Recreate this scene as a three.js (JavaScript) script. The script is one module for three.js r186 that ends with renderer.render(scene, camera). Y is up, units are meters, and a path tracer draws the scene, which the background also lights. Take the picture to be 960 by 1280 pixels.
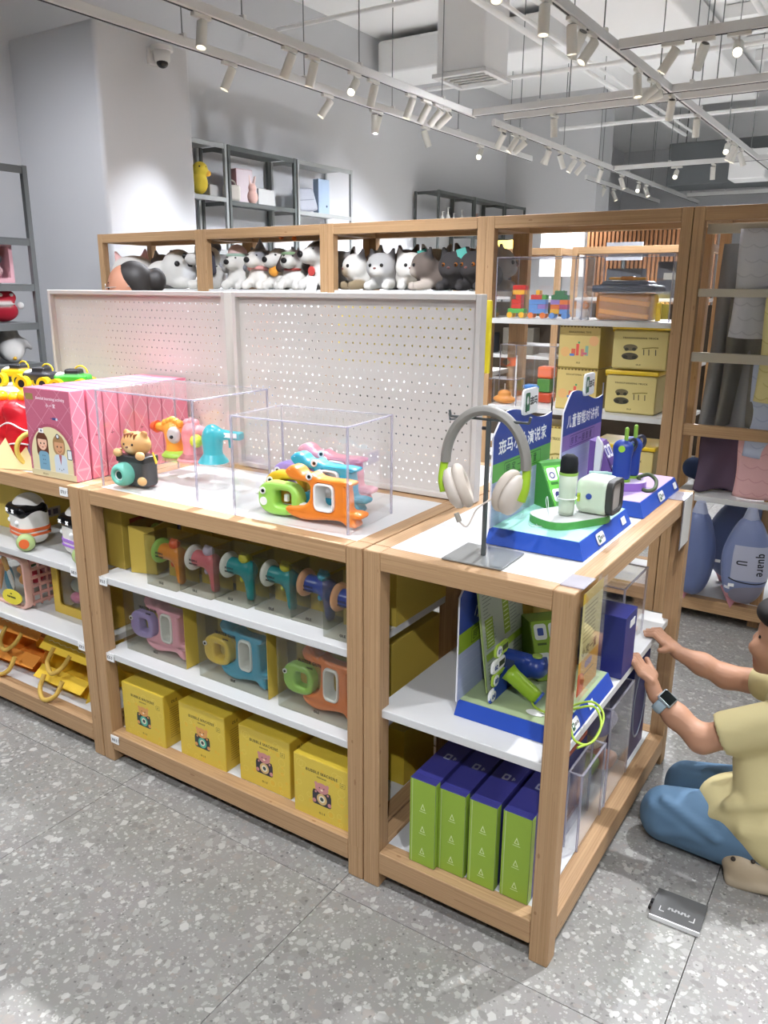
import * as THREE from 'three';
import { RoundedBoxGeometry } from 'three/addons/geometries/RoundedBoxGeometry.js';
import { mergeGeometries, toCreasedNormals } from 'three/addons/utils/BufferGeometryUtils.js';

// ---------- camera, renderer, exposure ----------
const scene = new THREE.Scene();
scene.background = new THREE.Color(0x000000);
const camera = new THREE.PerspectiveCamera(65.34, 0.75, 0.05, 60);
camera.position.set(0.4792, 1.4699, 1.4161);
camera.rotation.set(-0.27389, 0.577403, 0.006033, 'YXZ');
const renderer = new THREE.WebGLRenderer({ antialias: true });
renderer.toneMapping = THREE.LinearToneMapping;
renderer.toneMappingExposure = 0.99;
renderer.shadowMap.enabled = true;
const LAMP = 1.0;            // scales every track spotlight
const WARM = 0xf3f6ff;
// spotlights on the ceiling tracks that light the place: [x, y, z, target x, y, z, candela, half angle, penumbra]
const SPOTS = [
  [-0.36, 2.86, -1.55, 0.0, 0.3, -0.1, 15, 0.55, 0.5],
  [0.72, 2.86, -1.55, 0.5, 0, 0.1, 27, 0.38, 0.6],
  [-1.25, 2.86, -1.55, -1.0, 0.0, 1.2, 58, 0.3, 0.3],
  [0.55, 2.86, 0.8, -0.45, 0.6, 0.0, 9, 0.75, 0.9],
  [-1.0, 2.86, 0.8, -1.5, 0.5, 0.0, 7.5, 0.75, 0.9],
  [-2.6, 2.86, 0.8, -2.2, 0.8, -0.1, 5, 0.75, 0.9],
  [0.9, 2.86, 2.2, -0.7, 0.3, 0.1, 14, 0.6, 0.8],
  [2.3, 2.86, -1.55, 1.2, 0.0, -0.9, 10, 0.8, 0.9],
  [-2.2, 2.86, 2.2, -1.6, 0.3, 0.1, 12, 0.6, 0.8],
  [2.6, 2.86, 0.8, 2.6, 0.0, 0.7, 24, 1.0, 0.9],
  [2.4, 2.86, 2.2, 2.4, 0.0, 2.2, 24, 1.0, 0.9],
  [2.9, 2.86, -1.55, 3.2, 0.0, -1.8, 24, 1.0, 0.9],
];
const spotTargets = [];
function addSpot(x, y, z, tx, ty, tz, cd, ang, pen, parent = scene) {
  const s = new THREE.SpotLight(WARM, cd * LAMP, 0, ang, pen, 2);
  s.position.set(x, y, z); s.target.position.set(tx, ty, tz); s.castShadow = true; s.shadow.radius = 1.5;
  s.shadow.mapSize.set(1024, 1024); s.shadow.bias = -0.0005;
  scene.add(s); scene.add(s.target); s.name = 'track_spotlight_beam'; return s;
}

// ---------- helpers ----------
let seed = 20240711;
const rnd = (a = 1, b) => { seed = (seed * 1664525 + 1013904223) >>> 0; const t = seed / 4294967296; return b === undefined ? t * a : a + t * (b - a); };
const used = {};
const numbered = (n) => { const k = used[n] = (used[n] ?? -1) + 1; return k ? `${n}_${String(k).padStart(3, '0')}` : n; };
const mat = (color, roughness = 0.6, o = {}) => new THREE.MeshStandardMaterial({ color, roughness, ...o });
const phys = (color, roughness, o = {}) => new THREE.MeshPhysicalMaterial({ color, roughness, ...o });
function put(g, x = 0, y = 0, z = 0, rx = 0, ry = 0, rz = 0) {
  if (rx || ry || rz) g.applyMatrix4(new THREE.Matrix4().makeRotationFromEuler(new THREE.Euler(rx, ry, rz, 'YXZ')));
  return g.translate(x, y, z);
}
const plainG = (g) => { const r = g.index ? g.toNonIndexed() : g; for (const k of Object.keys(r.attributes)) if (!['position', 'normal', 'uv'].includes(k)) r.deleteAttribute(k); return r; };
const merge = (list) => mergeGeometries(list.map(plainG));
const box = (w, h, d, x = 0, y = 0, z = 0) => put(new THREE.BoxGeometry(w, h, d), x, y, z);
const rbox = (w, h, d, r, x = 0, y = 0, z = 0, s = 2) => put(new RoundedBoxGeometry(w, h, d, s, Math.min(r, w / 2.01, h / 2.01, d / 2.01)), x, y, z);
const cyl = (r1, r2, h, x = 0, y = 0, z = 0, n = 20, rx = 0, ry = 0, rz = 0) => put(new THREE.CylinderGeometry(r1, r2, h, n), x, y, z, rx, ry, rz);
const sph = (r, x = 0, y = 0, z = 0, sx = 1, sy = 1, sz = 1, n = 16) => put(new THREE.SphereGeometry(r, n, Math.ceil(n * 0.7)).scale(sx, sy, sz), x, y, z);
const lathe = (pts, n = 24) => new THREE.LatheGeometry(pts.map(([r, y]) => new THREE.Vector2(r, y)), n);
const v3 = (a) => new THREE.Vector3(...a);
const tube = (pts, r, seg = 24, n = 6, closed = false) => new THREE.TubeGeometry(new THREE.CatmullRomCurve3(pts.map(v3), closed), seg, r, n, closed);
function rod(a, b, r, n = 8) {
  const A = v3(a), B = v3(b), d = B.clone().sub(A), g = new THREE.CylinderGeometry(r, r, d.length(), n);
  g.applyQuaternion(new THREE.Quaternion().setFromUnitVectors(new THREE.Vector3(0, 1, 0), d.normalize()));
  return g.translate((A.x + B.x) / 2, (A.y + B.y) / 2, (A.z + B.z) / 2);
}
function shapeOf(pts, smooth = false) {
  const s = new THREE.Shape();
  if (!smooth) { pts.forEach(([x, y], i) => (i ? s.lineTo(x, y) : s.moveTo(x, y))); return s; }
  const c = new THREE.CatmullRomCurve3(pts.map(([x, y]) => new THREE.Vector3(x, y, 0)), true, 'catmullrom', 0.5).getPoints(pts.length * 4);
  c.forEach((p, i) => (i ? s.lineTo(p.x, p.y) : s.moveTo(p.x, p.y))); return s;
}
function rrect(w, h, r, cx = 0, cy = 0, C = THREE.Shape) {
  const s = new C(), x = cx - w / 2, y = cy - h / 2;
  s.moveTo(x + r, y); s.lineTo(x + w - r, y); s.quadraticCurveTo(x + w, y, x + w, y + r); s.lineTo(x + w, y + h - r); s.quadraticCurveTo(x + w, y + h, x + w - r, y + h);
  s.lineTo(x + r, y + h); s.quadraticCurveTo(x, y + h, x, y + h - r); s.lineTo(x, y + r); s.quadraticCurveTo(x, y, x + r, y); return s;
}
const extrude = (s, depth, bevel = 0, seg = 2, cs = 6) => new THREE.ExtrudeGeometry(s, { depth, bevelEnabled: bevel > 0, bevelThickness: bevel, bevelSize: bevel, bevelOffset: -bevel, bevelSegments: seg, curveSegments: cs }).translate(0, 0, -depth / 2);
function mesh(name, g, m, parent) {
  const o = new THREE.Mesh(Array.isArray(g) ? merge(g) : g, m);
  o.castShadow = o.receiveShadow = true;
  o.name = parent && parent !== scene ? name : numbered(name);
  (parent || scene).add(o); return o;
}
function tag(o, label, category, group) { o.userData.label = label; o.userData.category = category; if (group) o.userData.group = group; return o; }
function thing(name, label, category, [x, y, z] = [0, 0, 0], turn = 0, group) {
  const o = new THREE.Group(); o.name = numbered(name); scene.add(o); o.position.set(x, y, z); o.rotation.y = turn;
  return tag(o, label, category, group);
}
function copy(o, [x, y, z], turn, label) {
  const c = o.clone(); c.name = numbered(o.name.replace(/_\d{3}$/, '')); c.userData = { ...o.userData }; c.position.set(x, y, z);
  if (turn !== undefined) c.rotation.y = turn; if (label) c.userData.label = label; scene.add(c); return c;
}
function struct(name, g, m) { const o = new THREE.Mesh(Array.isArray(g) ? merge(g) : g, m); o.name = name; o.castShadow = o.receiveShadow = true; o.userData.kind = 'structure'; scene.add(o); return o; }

// canvas textures
function canvas(w, h, draw) {
  const c = document.createElement('canvas'); c.width = w; c.height = h; const g = c.getContext('2d'); draw(g, w, h);
  const t = new THREE.CanvasTexture(c); t.colorSpace = THREE.SRGBColorSpace; t.anisotropy = 8; return t;
}
const txt = (g, s, x, y, px, col, align = 'center', weight = 'bold', fam = 'sans-serif') => { g.fillStyle = col; g.font = `${weight} ${px}px ${fam}`; g.textAlign = align; g.textBaseline = 'middle'; g.fillText(s, x, y); };
function rr(g, x, y, w, h, r, fill, stroke, lw = 2) { g.beginPath(); g.moveTo(x + r, y); g.arcTo(x + w, y, x + w, y + h, r); g.arcTo(x + w, y + h, x, y + h, r); g.arcTo(x, y + h, x, y, r); g.arcTo(x, y, x + w, y, r); g.closePath(); if (fill) { g.fillStyle = fill; g.fill(); } if (stroke) { g.strokeStyle = stroke; g.lineWidth = lw; g.stroke(); } }
const circ = (g, x, y, r, fill) => { g.fillStyle = fill; g.beginPath(); g.arc(x, y, r, 0, 7); g.fill(); };
const oval = (g, x, y, rx, ry, fill, rot = 0) => { g.fillStyle = fill; g.beginPath(); g.ellipse(x, y, rx, ry, rot, 0, 7); g.fill(); };
const printMat = (t, rough = 0.5) => new THREE.MeshStandardMaterial({ map: t, roughness: rough });
// a printed sheet lying 0.4 mm proud of a face (a thin card with its own thickness)
function print(name, w, h, m, parent, x, y, z, ry = 0, rx = 0) {
  const g = new THREE.BoxGeometry(w, h, 0.0006), o = mesh(name, g, m, parent); o.position.set(x, y, z); o.rotation.set(rx, ry, 0, 'YXZ'); return o;
}
// Chinese signs written stroke by stroke on a 10 x 10 grid
const HAN = {
  ban: [[0, 2, 3.4, 2], [1.7, 2, 1.7, 8.6], [0.2, 5, 3.2, 5], [0, 8.8, 3.6, 8], [5, .6, 5.4, 2], [4, 2.6, 6.4, 2.6], [5.6, 3, 3.8, 9.4], [4.2, 4.6, 6.4, 9], [6.6, 2, 10, 2], [8.3, 2, 8.3, 8.6], [6.8, 5, 9.8, 5], [6.5, 8.8, 10, 8]],
  ma: [[1.5, 1, 7.5, 1], [7.5, 1, 7.2, 4.6], [2.6, 2.4, 2, 5], [2, 5, 9, 5], [9, 5, 8.5, 9], [8.5, 9, 7, 9], [.6, 7.2, 6.4, 7.2]],
  xiao: [[5, .5, 5, 9], [5, 9, 3.8, 8.6], [2.8, 3.4, .8, 7.2], [7.2, 3.4, 9.3, 7]],
  yan: [[.6, 1, 1.8, 2], [.2, 4, 1.4, 5], [.2, 9, 2, 6], [3, 2, 9.6, 2], [6.2, .4, 6.2, 1.8], [3, 2, 3, 3], [9.6, 2, 9.6, 3], [4, 3.6, 8.8, 3.6], [4, 5, 8.8, 5], [4, 6.6, 8.8, 6.6], [4, 5, 4, 7.8], [8.8, 5, 8.8, 7.8], [6.3, 3.6, 6.3, 7.8], [4, 7.8, 8.8, 7.8], [5, 8.2, 3.4, 9.6], [7.6, 8.2, 9.4, 9.6]],
  shuo: [[1, 1, 2, 2], [.3, 4, 2, 4], [2, 4, 2, 8.6], [2, 8.6, 3.4, 7.4], [4.6, .6, 5.4, 2], [8.6, .6, 7.6, 2], [4.4, 2.4, 9, 2.4], [4.4, 2.4, 4.4, 5], [9, 2.4, 9, 5], [4.4, 5, 9, 5], [5.8, 5, 4.2, 9.4], [7.2, 5, 7.4, 9], [7.4, 9, 9.8, 9], [9.8, 9, 9.8, 8]],
  jia: [[5, 0, 5, 1.2], [1, 1.6, 9, 1.6], [1, 1.6, .8, 3], [9, 1.6, 9, 3], [2.4, 3.4, 7.6, 3.4], [5.6, 3.4, 2, 6], [4, 4.6, 5.6, 8], [5.6, 8, 4, 9.6], [5, 6, 1.6, 8.8], [7.6, 5, 5.8, 6.4], [5.8, 6.4, 9.4, 9]],
  er: [[3.4, 1, 3, 6], [3, 6, .8, 9], [6.6, 1, 6.6, 8.8], [6.6, 8.8, 9.4, 8.8], [9.4, 8.8, 9.4, 7]],
  tong: [[5, 0, 5, 1], [1.6, 1, 8.4, 1], [3.4, 1.4, 3.8, 2.8], [6.6, 1.4, 6.2, 2.8], [.6, 3, 9.4, 3], [2.4, 4, 7.6, 4], [2.4, 5.4, 7.6, 5.4], [2.4, 6.8, 7.6, 6.8], [2.4, 4, 2.4, 6.8], [7.6, 4, 7.6, 6.8], [5, 4, 5, 9.4], [2, 8, 8, 8], [.8, 9.5, 9.2, 9.5]],
  zhi: [[2, 0, 1, 1.6], [1.4, 1.2, 5, 1.2], [.6, 3, 5.4, 3], [3, 1.2, 3, 3], [3, 3, .8, 5], [3, 3, 5, 4.8], [6.4, 1.2, 9.4, 1.2], [6.4, 1.2, 6.4, 4], [9.4, 1.2, 9.4, 4], [6.4, 4, 9.4, 4], [2.4, 5.6, 7.8, 5.6], [2.4, 7.4, 7.8, 7.4], [2.4, 9.3, 7.8, 9.3], [2.4, 5.6, 2.4, 9.4], [7.8, 5.6, 7.8, 9.4]],
  neng: [[2.6, 0, .8, 2.4], [.8, 2.4, 4, 2], [3.4, .8, 4.4, 2.8], [1, 3.6, 1, 9.4], [1, 3.6, 4.2, 3.6], [4.2, 3.6, 4.2, 9.4], [1, 5.4, 4.2, 5.4], [1, 7.2, 4.2, 7.2], [6, .4, 6, 4], [6, 4, 9.2, 4], [9.2, 4, 9.2, 3], [9, .8, 6, 2.4], [6, 5, 6, 9.2], [6, 9.2, 9.4, 9.2], [9.4, 9.2, 9.4, 8], [9, 5.8, 6, 7.4]],
  dui: [[.6, 2, 4, 2], [4, 2, .6, 8.6], [1, 3.6, 4.2, 8], [5, 3, 9.6, 3], [8, .6, 8, 9], [8, 9, 6.6, 8.6], [5.6, 5, 6.6, 6.6]],
  jiang: [[1, 1, 2, 2], [.3, 4, 2, 4], [2, 4, 2, 8.6], [2, 8.6, 3.4, 7.4], [4.2, 2.8, 9.6, 2.8], [4, 5.6, 9.8, 5.6], [5.8, 1, 5.8, 6], [5.8, 6, 4.4, 9.2], [8, 1, 8, 9.4]],
  ji: [[.4, 3, 4.4, 3], [2.4, .6, 2.4, 9.6], [2.4, 3.4, .4, 7], [2.4, 4, 4.2, 6], [5.6, 1.4, 5.6, 6], [5.6, 6, 4.4, 9.2], [5.6, 1.4, 8.2, 1.4], [8.2, 1.4, 8.2, 8.4], [8.2, 8.4, 9.8, 8.6], [9.8, 8.6, 9.8, 7]],
  yi: [[.6, 5, 9.4, 5]],
  guan: [[.8, 1.6, 2, 3], [.4, 4.4, 5, 4.4], [2.6, .6, 2.6, 4.4], [4.8, .8, 3.8, 2.6], [.6, 6, 4.8, 6], [.6, 6, .6, 9.2], [4.8, 6, 4.8, 9.2], [.6, 9.2, 4.8, 9.2], [6, 1, 9.4, 1], [6, 1, 6, 5], [9.4, 1, 9.4, 5], [6, 3, 9.4, 3], [6, 5, 9.4, 5], [7.6, 5, 7.6, 9.4], [5.8, 7.2, 9.6, 7.2]],
};
function han(g, word, x, y, size, col, gap = 1.12, lw = 0.12) {
  g.strokeStyle = col; g.lineWidth = size * lw; g.lineCap = 'round';
  word.split(' ').forEach((k, i) => { for (const [a, b, c, d] of HAN[k]) { g.beginPath(); g.moveTo(x + i * size * gap + a * size / 10, y + b * size / 10); g.lineTo(x + i * size * gap + c * size / 10, y + d * size / 10); g.stroke(); } });
}

// smooth blends of ellipsoids, tapered capsules and rounded boxes meshed by surface nets, with a colour per member
const E = (x, y, z, rx, ry, rz, col, rot) => ({ t: 0, c: [x, y, z], r: [rx, ry ?? rx, rz ?? rx], col, rot });
const C = (a, b, ra, rb, col) => ({ t: 1, a, b, ra, rb: rb ?? ra, col });
const B = (x, y, z, hx, hy, hz, r, col, rot) => ({ t: 2, c: [x, y, z], r: [hx, hy, hz], rad: r, col, rot });
const _m = new THREE.Matrix4();
function blob(prims, cell, k = 0.015) {
  const lo = [1e9, 1e9, 1e9], hi = [-1e9, -1e9, -1e9];
  for (const p of prims) {
    p.rgb = new THREE.Color(p.col ?? 0xffffff); p.inv = null;
    if (p.rot) p.inv = _m.clone().makeRotationFromEuler(new THREE.Euler(...p.rot)).transpose().elements.slice();
    const R = p.t === 1 ? 0 : Math.hypot(...p.r);
    for (let i = 0; i < 3; i++) {
      const e = p.t === 1 ? Math.max(p.ra, p.rb) : p.rot ? R : p.r[i];
      lo[i] = Math.min(lo[i], (p.t === 1 ? Math.min(p.a[i], p.b[i]) : p.c[i]) - e); hi[i] = Math.max(hi[i], (p.t === 1 ? Math.max(p.a[i], p.b[i]) : p.c[i]) + e);
    }
  }
  const n = [0, 1, 2].map((i) => Math.ceil((hi[i] - lo[i]) / cell) + 5), o = lo.map((v) => v - 2 * cell), ds = new Float64Array(prims.length);
  const dist = (p, x, y, z) => {
    if (p.t === 1) {
      const bx = p.b[0] - p.a[0], by = p.b[1] - p.a[1], bz = p.b[2] - p.a[2], ax = x - p.a[0], ay = y - p.a[1], az = z - p.a[2];
      let h = (ax * bx + ay * by + az * bz) / (bx * bx + by * by + bz * bz); h = h < 0 ? 0 : h > 1 ? 1 : h;
      return Math.hypot(ax - bx * h, ay - by * h, az - bz * h) - (p.ra + (p.rb - p.ra) * h);
    }
    let X = x - p.c[0], Y = y - p.c[1], Z = z - p.c[2];
    if (p.inv) { const e = p.inv, a = X, b = Y, c = Z; X = e[0] * a + e[4] * b + e[8] * c; Y = e[1] * a + e[5] * b + e[9] * c; Z = e[2] * a + e[6] * b + e[10] * c; }
    const [rx, ry, rz] = p.r;
    if (p.t === 0) { const k0 = Math.hypot(X / rx, Y / ry, Z / rz), k1 = Math.hypot(X / rx / rx, Y / ry / ry, Z / rz / rz); return k1 < 1e-9 ? -Math.min(rx, ry, rz) : k0 * (k0 - 1) / k1; }
    const qx = Math.abs(X) - rx + p.rad, qy = Math.abs(Y) - ry + p.rad, qz = Math.abs(Z) - rz + p.rad;
    return Math.hypot(Math.max(qx, 0), Math.max(qy, 0), Math.max(qz, 0)) + Math.min(Math.max(qx, qy, qz), 0) - p.rad;
  };
  const F = (x, y, z) => {
    let d = 1e9;
    for (let i = 0; i < prims.length; i++) { const p = prims[i], e = dist(p, x, y, z); ds[i] = e; if (p.cut) { const h = Math.max(k * 0.4 - Math.abs(d + e), 0) / (k * 0.4 + 1e-9); d = Math.max(d, -e) + h * h * k * 0.1; } else { const kk = p.k ?? k, h = Math.max(kk - Math.abs(d - e), 0) / kk; d = Math.min(d, e) - h * h * kk * 0.25; } }
    return d;
  };
  const N = n[0] * n[1] * n[2], f = new Float32Array(N), sy = n[0], sz = n[0] * n[1];
  for (let z = 0, i = 0; z < n[2]; z++) for (let y = 0; y < n[1]; y++) for (let x = 0; x < n[0]; x++, i++) f[i] = F(o[0] + x * cell, o[1] + y * cell, o[2] + z * cell);
  const id = new Int32Array(N).fill(-1), pos = [], col = [], idx = [];
  const off = [0, 1, sy, sy + 1, sz, sz + 1, sz + sy, sz + sy + 1], ed = [[0, 1], [2, 3], [4, 5], [6, 7], [0, 2], [1, 3], [4, 6], [5, 7], [0, 4], [1, 5], [2, 6], [3, 7]];
  for (let z = 0; z < n[2] - 1; z++) for (let y = 0; y < n[1] - 1; y++) for (let x = 0; x < n[0] - 1; x++) {
    const i = x + y * sy + z * sz; let inside = 0; for (const q of off) if (f[i + q] < 0) inside++;
    if (!inside || inside === 8) continue;
    let px = 0, py = 0, pz = 0, c = 0;
    for (const [a, b] of ed) { const fa = f[i + off[a]], fb = f[i + off[b]]; if ((fa < 0) === (fb < 0)) continue; const t = fa / (fa - fb); px += (a & 1) + t * ((b & 1) - (a & 1)); py += ((a >> 1) & 1) + t * (((b >> 1) & 1) - ((a >> 1) & 1)); pz += (a >> 2) + t * ((b >> 2) - (a >> 2)); c++; }
    const X = o[0] + (x + px / c) * cell, Y = o[1] + (y + py / c) * cell, Z = o[2] + (z + pz / c) * cell;
    id[i] = pos.length / 3; pos.push(X, Y, Z); F(X, Y, Z);
    let r = 0, g = 0, b = 0, w = 0;
    for (let j = 0; j < prims.length; j++) { const p = prims[j]; if (p.cut && p.col === undefined) continue; const q = Math.exp(-Math.abs(p.cut ? ds[j] : Math.max(ds[j], p.paint ? -1 : ds[j])) / (cell * 0.45)) * (p.w ?? 1); r += p.rgb.r * q; g += p.rgb.g * q; b += p.rgb.b * q; w += q; }
    w = w || 1; col.push(r / w, g / w, b / w);
  }
  const quad = (a, b, c, d, flip) => { if (flip) idx.push(a, c, b, a, d, c); else idx.push(a, b, c, a, c, d); };
  for (let z = 1; z < n[2] - 1; z++) for (let y = 1; y < n[1] - 1; y++) for (let x = 1; x < n[0] - 1; x++) {
    const i = x + y * sy + z * sz, s = f[i] < 0;
    if (s !== f[i + 1] < 0) quad(id[i - sy - sz], id[i - sz], id[i], id[i - sy], !s);
    if (s !== f[i + sy] < 0) quad(id[i - 1 - sz], id[i - 1], id[i], id[i - sz], !s);
    if (s !== f[i + sz] < 0) quad(id[i - 1 - sy], id[i - sy], id[i], id[i - 1], !s);
  }
  const g = new THREE.BufferGeometry();
  g.setAttribute('position', new THREE.Float32BufferAttribute(pos, 3)); g.setAttribute('color', new THREE.Float32BufferAttribute(col, 3)); g.setIndex(idx);
  g.computeVertexNormals(); return g;
}
const vmat = (roughness = 0.6, o = {}) => new THREE.MeshStandardMaterial({ color: 0xffffff, vertexColors: true, roughness, ...o });

// ---------- shared materials ----------
function noiseTex(w, h, draw) { const t = canvas(w, h, draw); t.wrapS = t.wrapT = THREE.RepeatWrapping; return t; }
const woodTex = noiseTex(1024, 512, (g, w, h) => {
  g.fillStyle = '#b5926a'; g.fillRect(0, 0, w, h);
  for (let i = 0; i < 900; i++) {
    const y = rnd(h), l = rnd(150, 900), x = rnd(-200, w), a = rnd(0.03, 0.14), dark = rnd() < 0.62;
    g.strokeStyle = dark ? `rgba(122,82,45,${a})` : `rgba(228,192,150,${a})`; g.lineWidth = rnd(0.6, 3.2);
    for (const ox of [0, -w]) { g.beginPath(); g.moveTo(x + ox, y); g.bezierCurveTo(x + ox + l * 0.3, y + rnd(-5, 5), x + ox + l * 0.6, y + rnd(-5, 5), x + ox + l, y + rnd(-3, 3)); g.stroke(); }
  }
  for (let i = 0; i < 9; i++) oval(g, rnd(w), rnd(h), rnd(5, 12), rnd(2, 4), 'rgba(105,66,34,0.35)');
});
const wood = new THREE.MeshStandardMaterial({ map: woodTex, roughness: 0.55, bumpMap: woodTex, bumpScale: 0.0002 });
const woodDarkTint = new THREE.MeshStandardMaterial({ map: woodTex, color: 0xc9a888, roughness: 0.6 });
function grain(g, axis, s = 0.9) {                    // uv in metres along the grain
  const p = g.attributes.position, nn = g.attributes.normal, uv = new Float32Array(p.count * 2), ou = rnd(), ov = rnd();
  const get = (i, a) => (a === 0 ? p.getX(i) : a === 1 ? p.getY(i) : p.getZ(i));
  for (let i = 0; i < p.count; i++) {
    const ax = Math.abs(nn.getX(i)), ay = Math.abs(nn.getY(i)), az = Math.abs(nn.getZ(i)), nrm = ax >= ay && ax >= az ? 0 : ay >= az ? 1 : 2;
    let o = [0, 1, 2].filter((a) => a !== axis && a !== nrm)[0]; let u = get(i, axis);
    if (nrm === axis) { o = (axis + 1) % 3; u = get(i, (axis + 2) % 3) * 0.3; }
    uv[i * 2] = ou + u / s; uv[i * 2 + 1] = ov + get(i, o) * 2 / s;
  }
  g.setAttribute('uv', new THREE.BufferAttribute(uv, 2)); return g;
}
const plank = (w, h, d, x, y, z, axis, r = 0.003) => grain(rbox(w, h, d, r, x, y, z, 1), axis);
const white = mat(0xd8d8d5, 0.45), whitePaint = mat(0xd9d9d8, 0.75), black = mat(0x161618, 0.55), steel = mat(0x8b8f8e, 0.38, { metalness: 0.75 }), darkSteel = mat(0x5d615f, 0.5, { metalness: 0.4 });
const chrome = mat(0xd8d8d8, 0.2, { metalness: 1 });
const acrylic = phys(0xffffff, 0.03, { transmission: 1, thickness: 0, ior: 1.49 });
const acrylicEdge = phys(0xe3e1e9, 0.25, { transmission: 0.72, thickness: 0, ior: 1.49 });
const filmClear = phys(0xf2f3f0, 0.08, { transmission: 1, thickness: 0, ior: 1.4 });
const plinthMat = mat(0x2b2a27, 0.8);
// ---------- floor ----------
const terrazzo = noiseTex(2048, 2048, (g, w, h) => {
  g.fillStyle = '#8f8d87'; g.fillRect(0, 0, w, h);
  for (let i = 0; i < 260; i++) { const v = rnd(-10, 10) | 0, r = rnd(60, 200); g.fillStyle = `rgba(${143 + v},${141 + v},${135 + v},0.25)`; g.beginPath(); g.arc(rnd(w), rnd(h), r, 0, 7); g.fill(); }
  const chip = (x, y, r, c) => {
    const n = 4 + (rnd(4) | 0), a0 = rnd(6.3), el = rnd(0.45, 1), rot = rnd(6.3), pts = [];
    for (let i = 0; i < n; i++) { const a = a0 + (i + rnd(-0.25, 0.25)) * 6.283 / n, q = r * rnd(0.75, 1.15), px = Math.cos(a) * q, py = Math.sin(a) * q * el; pts.push([px * Math.cos(rot) - py * Math.sin(rot), px * Math.sin(rot) + py * Math.cos(rot)]); }
    g.fillStyle = c;
    for (const ox of [0, w, -w]) for (const oy of [0, h, -h]) { if (x + ox < -60 || x + ox > w + 60 || y + oy < -60 || y + oy > h + 60) continue; g.beginPath(); pts.forEach(([a, b], i) => (i ? g.lineTo(x + ox + a, y + oy + b) : g.moveTo(x + ox + a, y + oy + b))); g.closePath(); g.fill(); }
  };
  const tones = ['148,147,142', '156,154,148', '164,162,156', '174,172,165', '184,182,175', '126,124,119', '194,192,185', '150,143,134'];
  for (let i = 0; i < 26000; i++) chip(rnd(w), rnd(h), rnd(1.6, 4.5), `rgba(${tones[rnd(8) | 0]},0.75)`);
  for (let i = 0; i < 10500; i++) chip(rnd(w), rnd(h), rnd(4, 11), `rgba(${tones[rnd(8) | 0]},0.8)`);
  for (let i = 0; i < 1250; i++) chip(rnd(w), rnd(h), rnd(10, 21), `rgba(${tones[2 + (rnd(6) | 0)]},0.85)`);
  for (let i = 0; i < 1500; i++) chip(rnd(w), rnd(h), rnd(2, 6), `rgba(84,83,80,0.6)`);
});
const terr = new THREE.MeshStandardMaterial({ map: terrazzo, roughness: 0.38 });
const floorUV = (g, px, pz) => { const p = g.attributes.position, uv = g.attributes.uv; for (let i = 0; i < p.count; i++) uv.setXY(i, (p.getX(i) + px) / 1.6, (p.getZ(i) + pz) / 1.6); return g; };
{
  const fl = struct('floor', [floorUV(box(11.6, 0.1, 9.1, 0.4, -0.053, -17.45 + 0.0), 0, 0), floorUV(box(11.6, 0.1, 2.6, 0.4, -0.053, 3.7), 0, 0), box(11.6, 0.1, 18, 0.4, -0.06, -4)], mat(0x55534f, 0.9));
  const far = floorUV(box(11.6, 0.012, 8.0, 0.4, -0.006, -8.6), 0, 0); mesh('far_paving', far, terr, fl);
  const T = 0.8045, x0 = 0.258 - 6 * T, z0 = 0.068 - 6 * T;
  const variants = [0, 1, 2, 3, 4, 5].map(() => floorUV(put(new RoundedBoxGeometry(T - 0.0016, 0.02, T - 0.0016, 1, 0.0009), 0, 0, 0), rnd(1.6), rnd(1.6)));
  for (let i = 0; i < 10; i++) for (let j = 0; j < 9; j++) { const m = mesh('floor_tile', variants[(i * 5 + j * 3) % 6], terr, fl); m.position.set(x0 + (i + 0.5) * T, -0.01, z0 + (j + 0.5) * T); m.rotation.y = 0; }
}
// ---------- walls and ceiling ----------
const wallM = mat(0xcacbcd, 0.85), ceilM = mat(0xf8f8f7, 0.9);
struct('wall_left', box(0.2, 4.4, 22.2, -5.5, 2.15, -6), wallM);
struct('wall_column', new RoundedBoxGeometry(1.2, 3.2, 0.86, 4, 0.03).translate(-5.05, 1.6, -2.98), wallM);
struct('wall_back', box(1.5, 4.4, 0.6, -4.65, 2.15, -11.4), wallM);
struct('wall_far', box(12, 4.4, 0.2, 0.4, 2.15, -17.1), wallM);
struct('wall_right', box(0.2, 4.4, 22.2, 6.2, 2.15, -6), wallM);
struct('wall_front', box(12, 4.4, 0.2, 0.4, 2.15, 5.05), wallM);
struct('ceiling', box(12, 0.2, 22.4, 0.4, 4.4, -6), ceilM);
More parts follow.
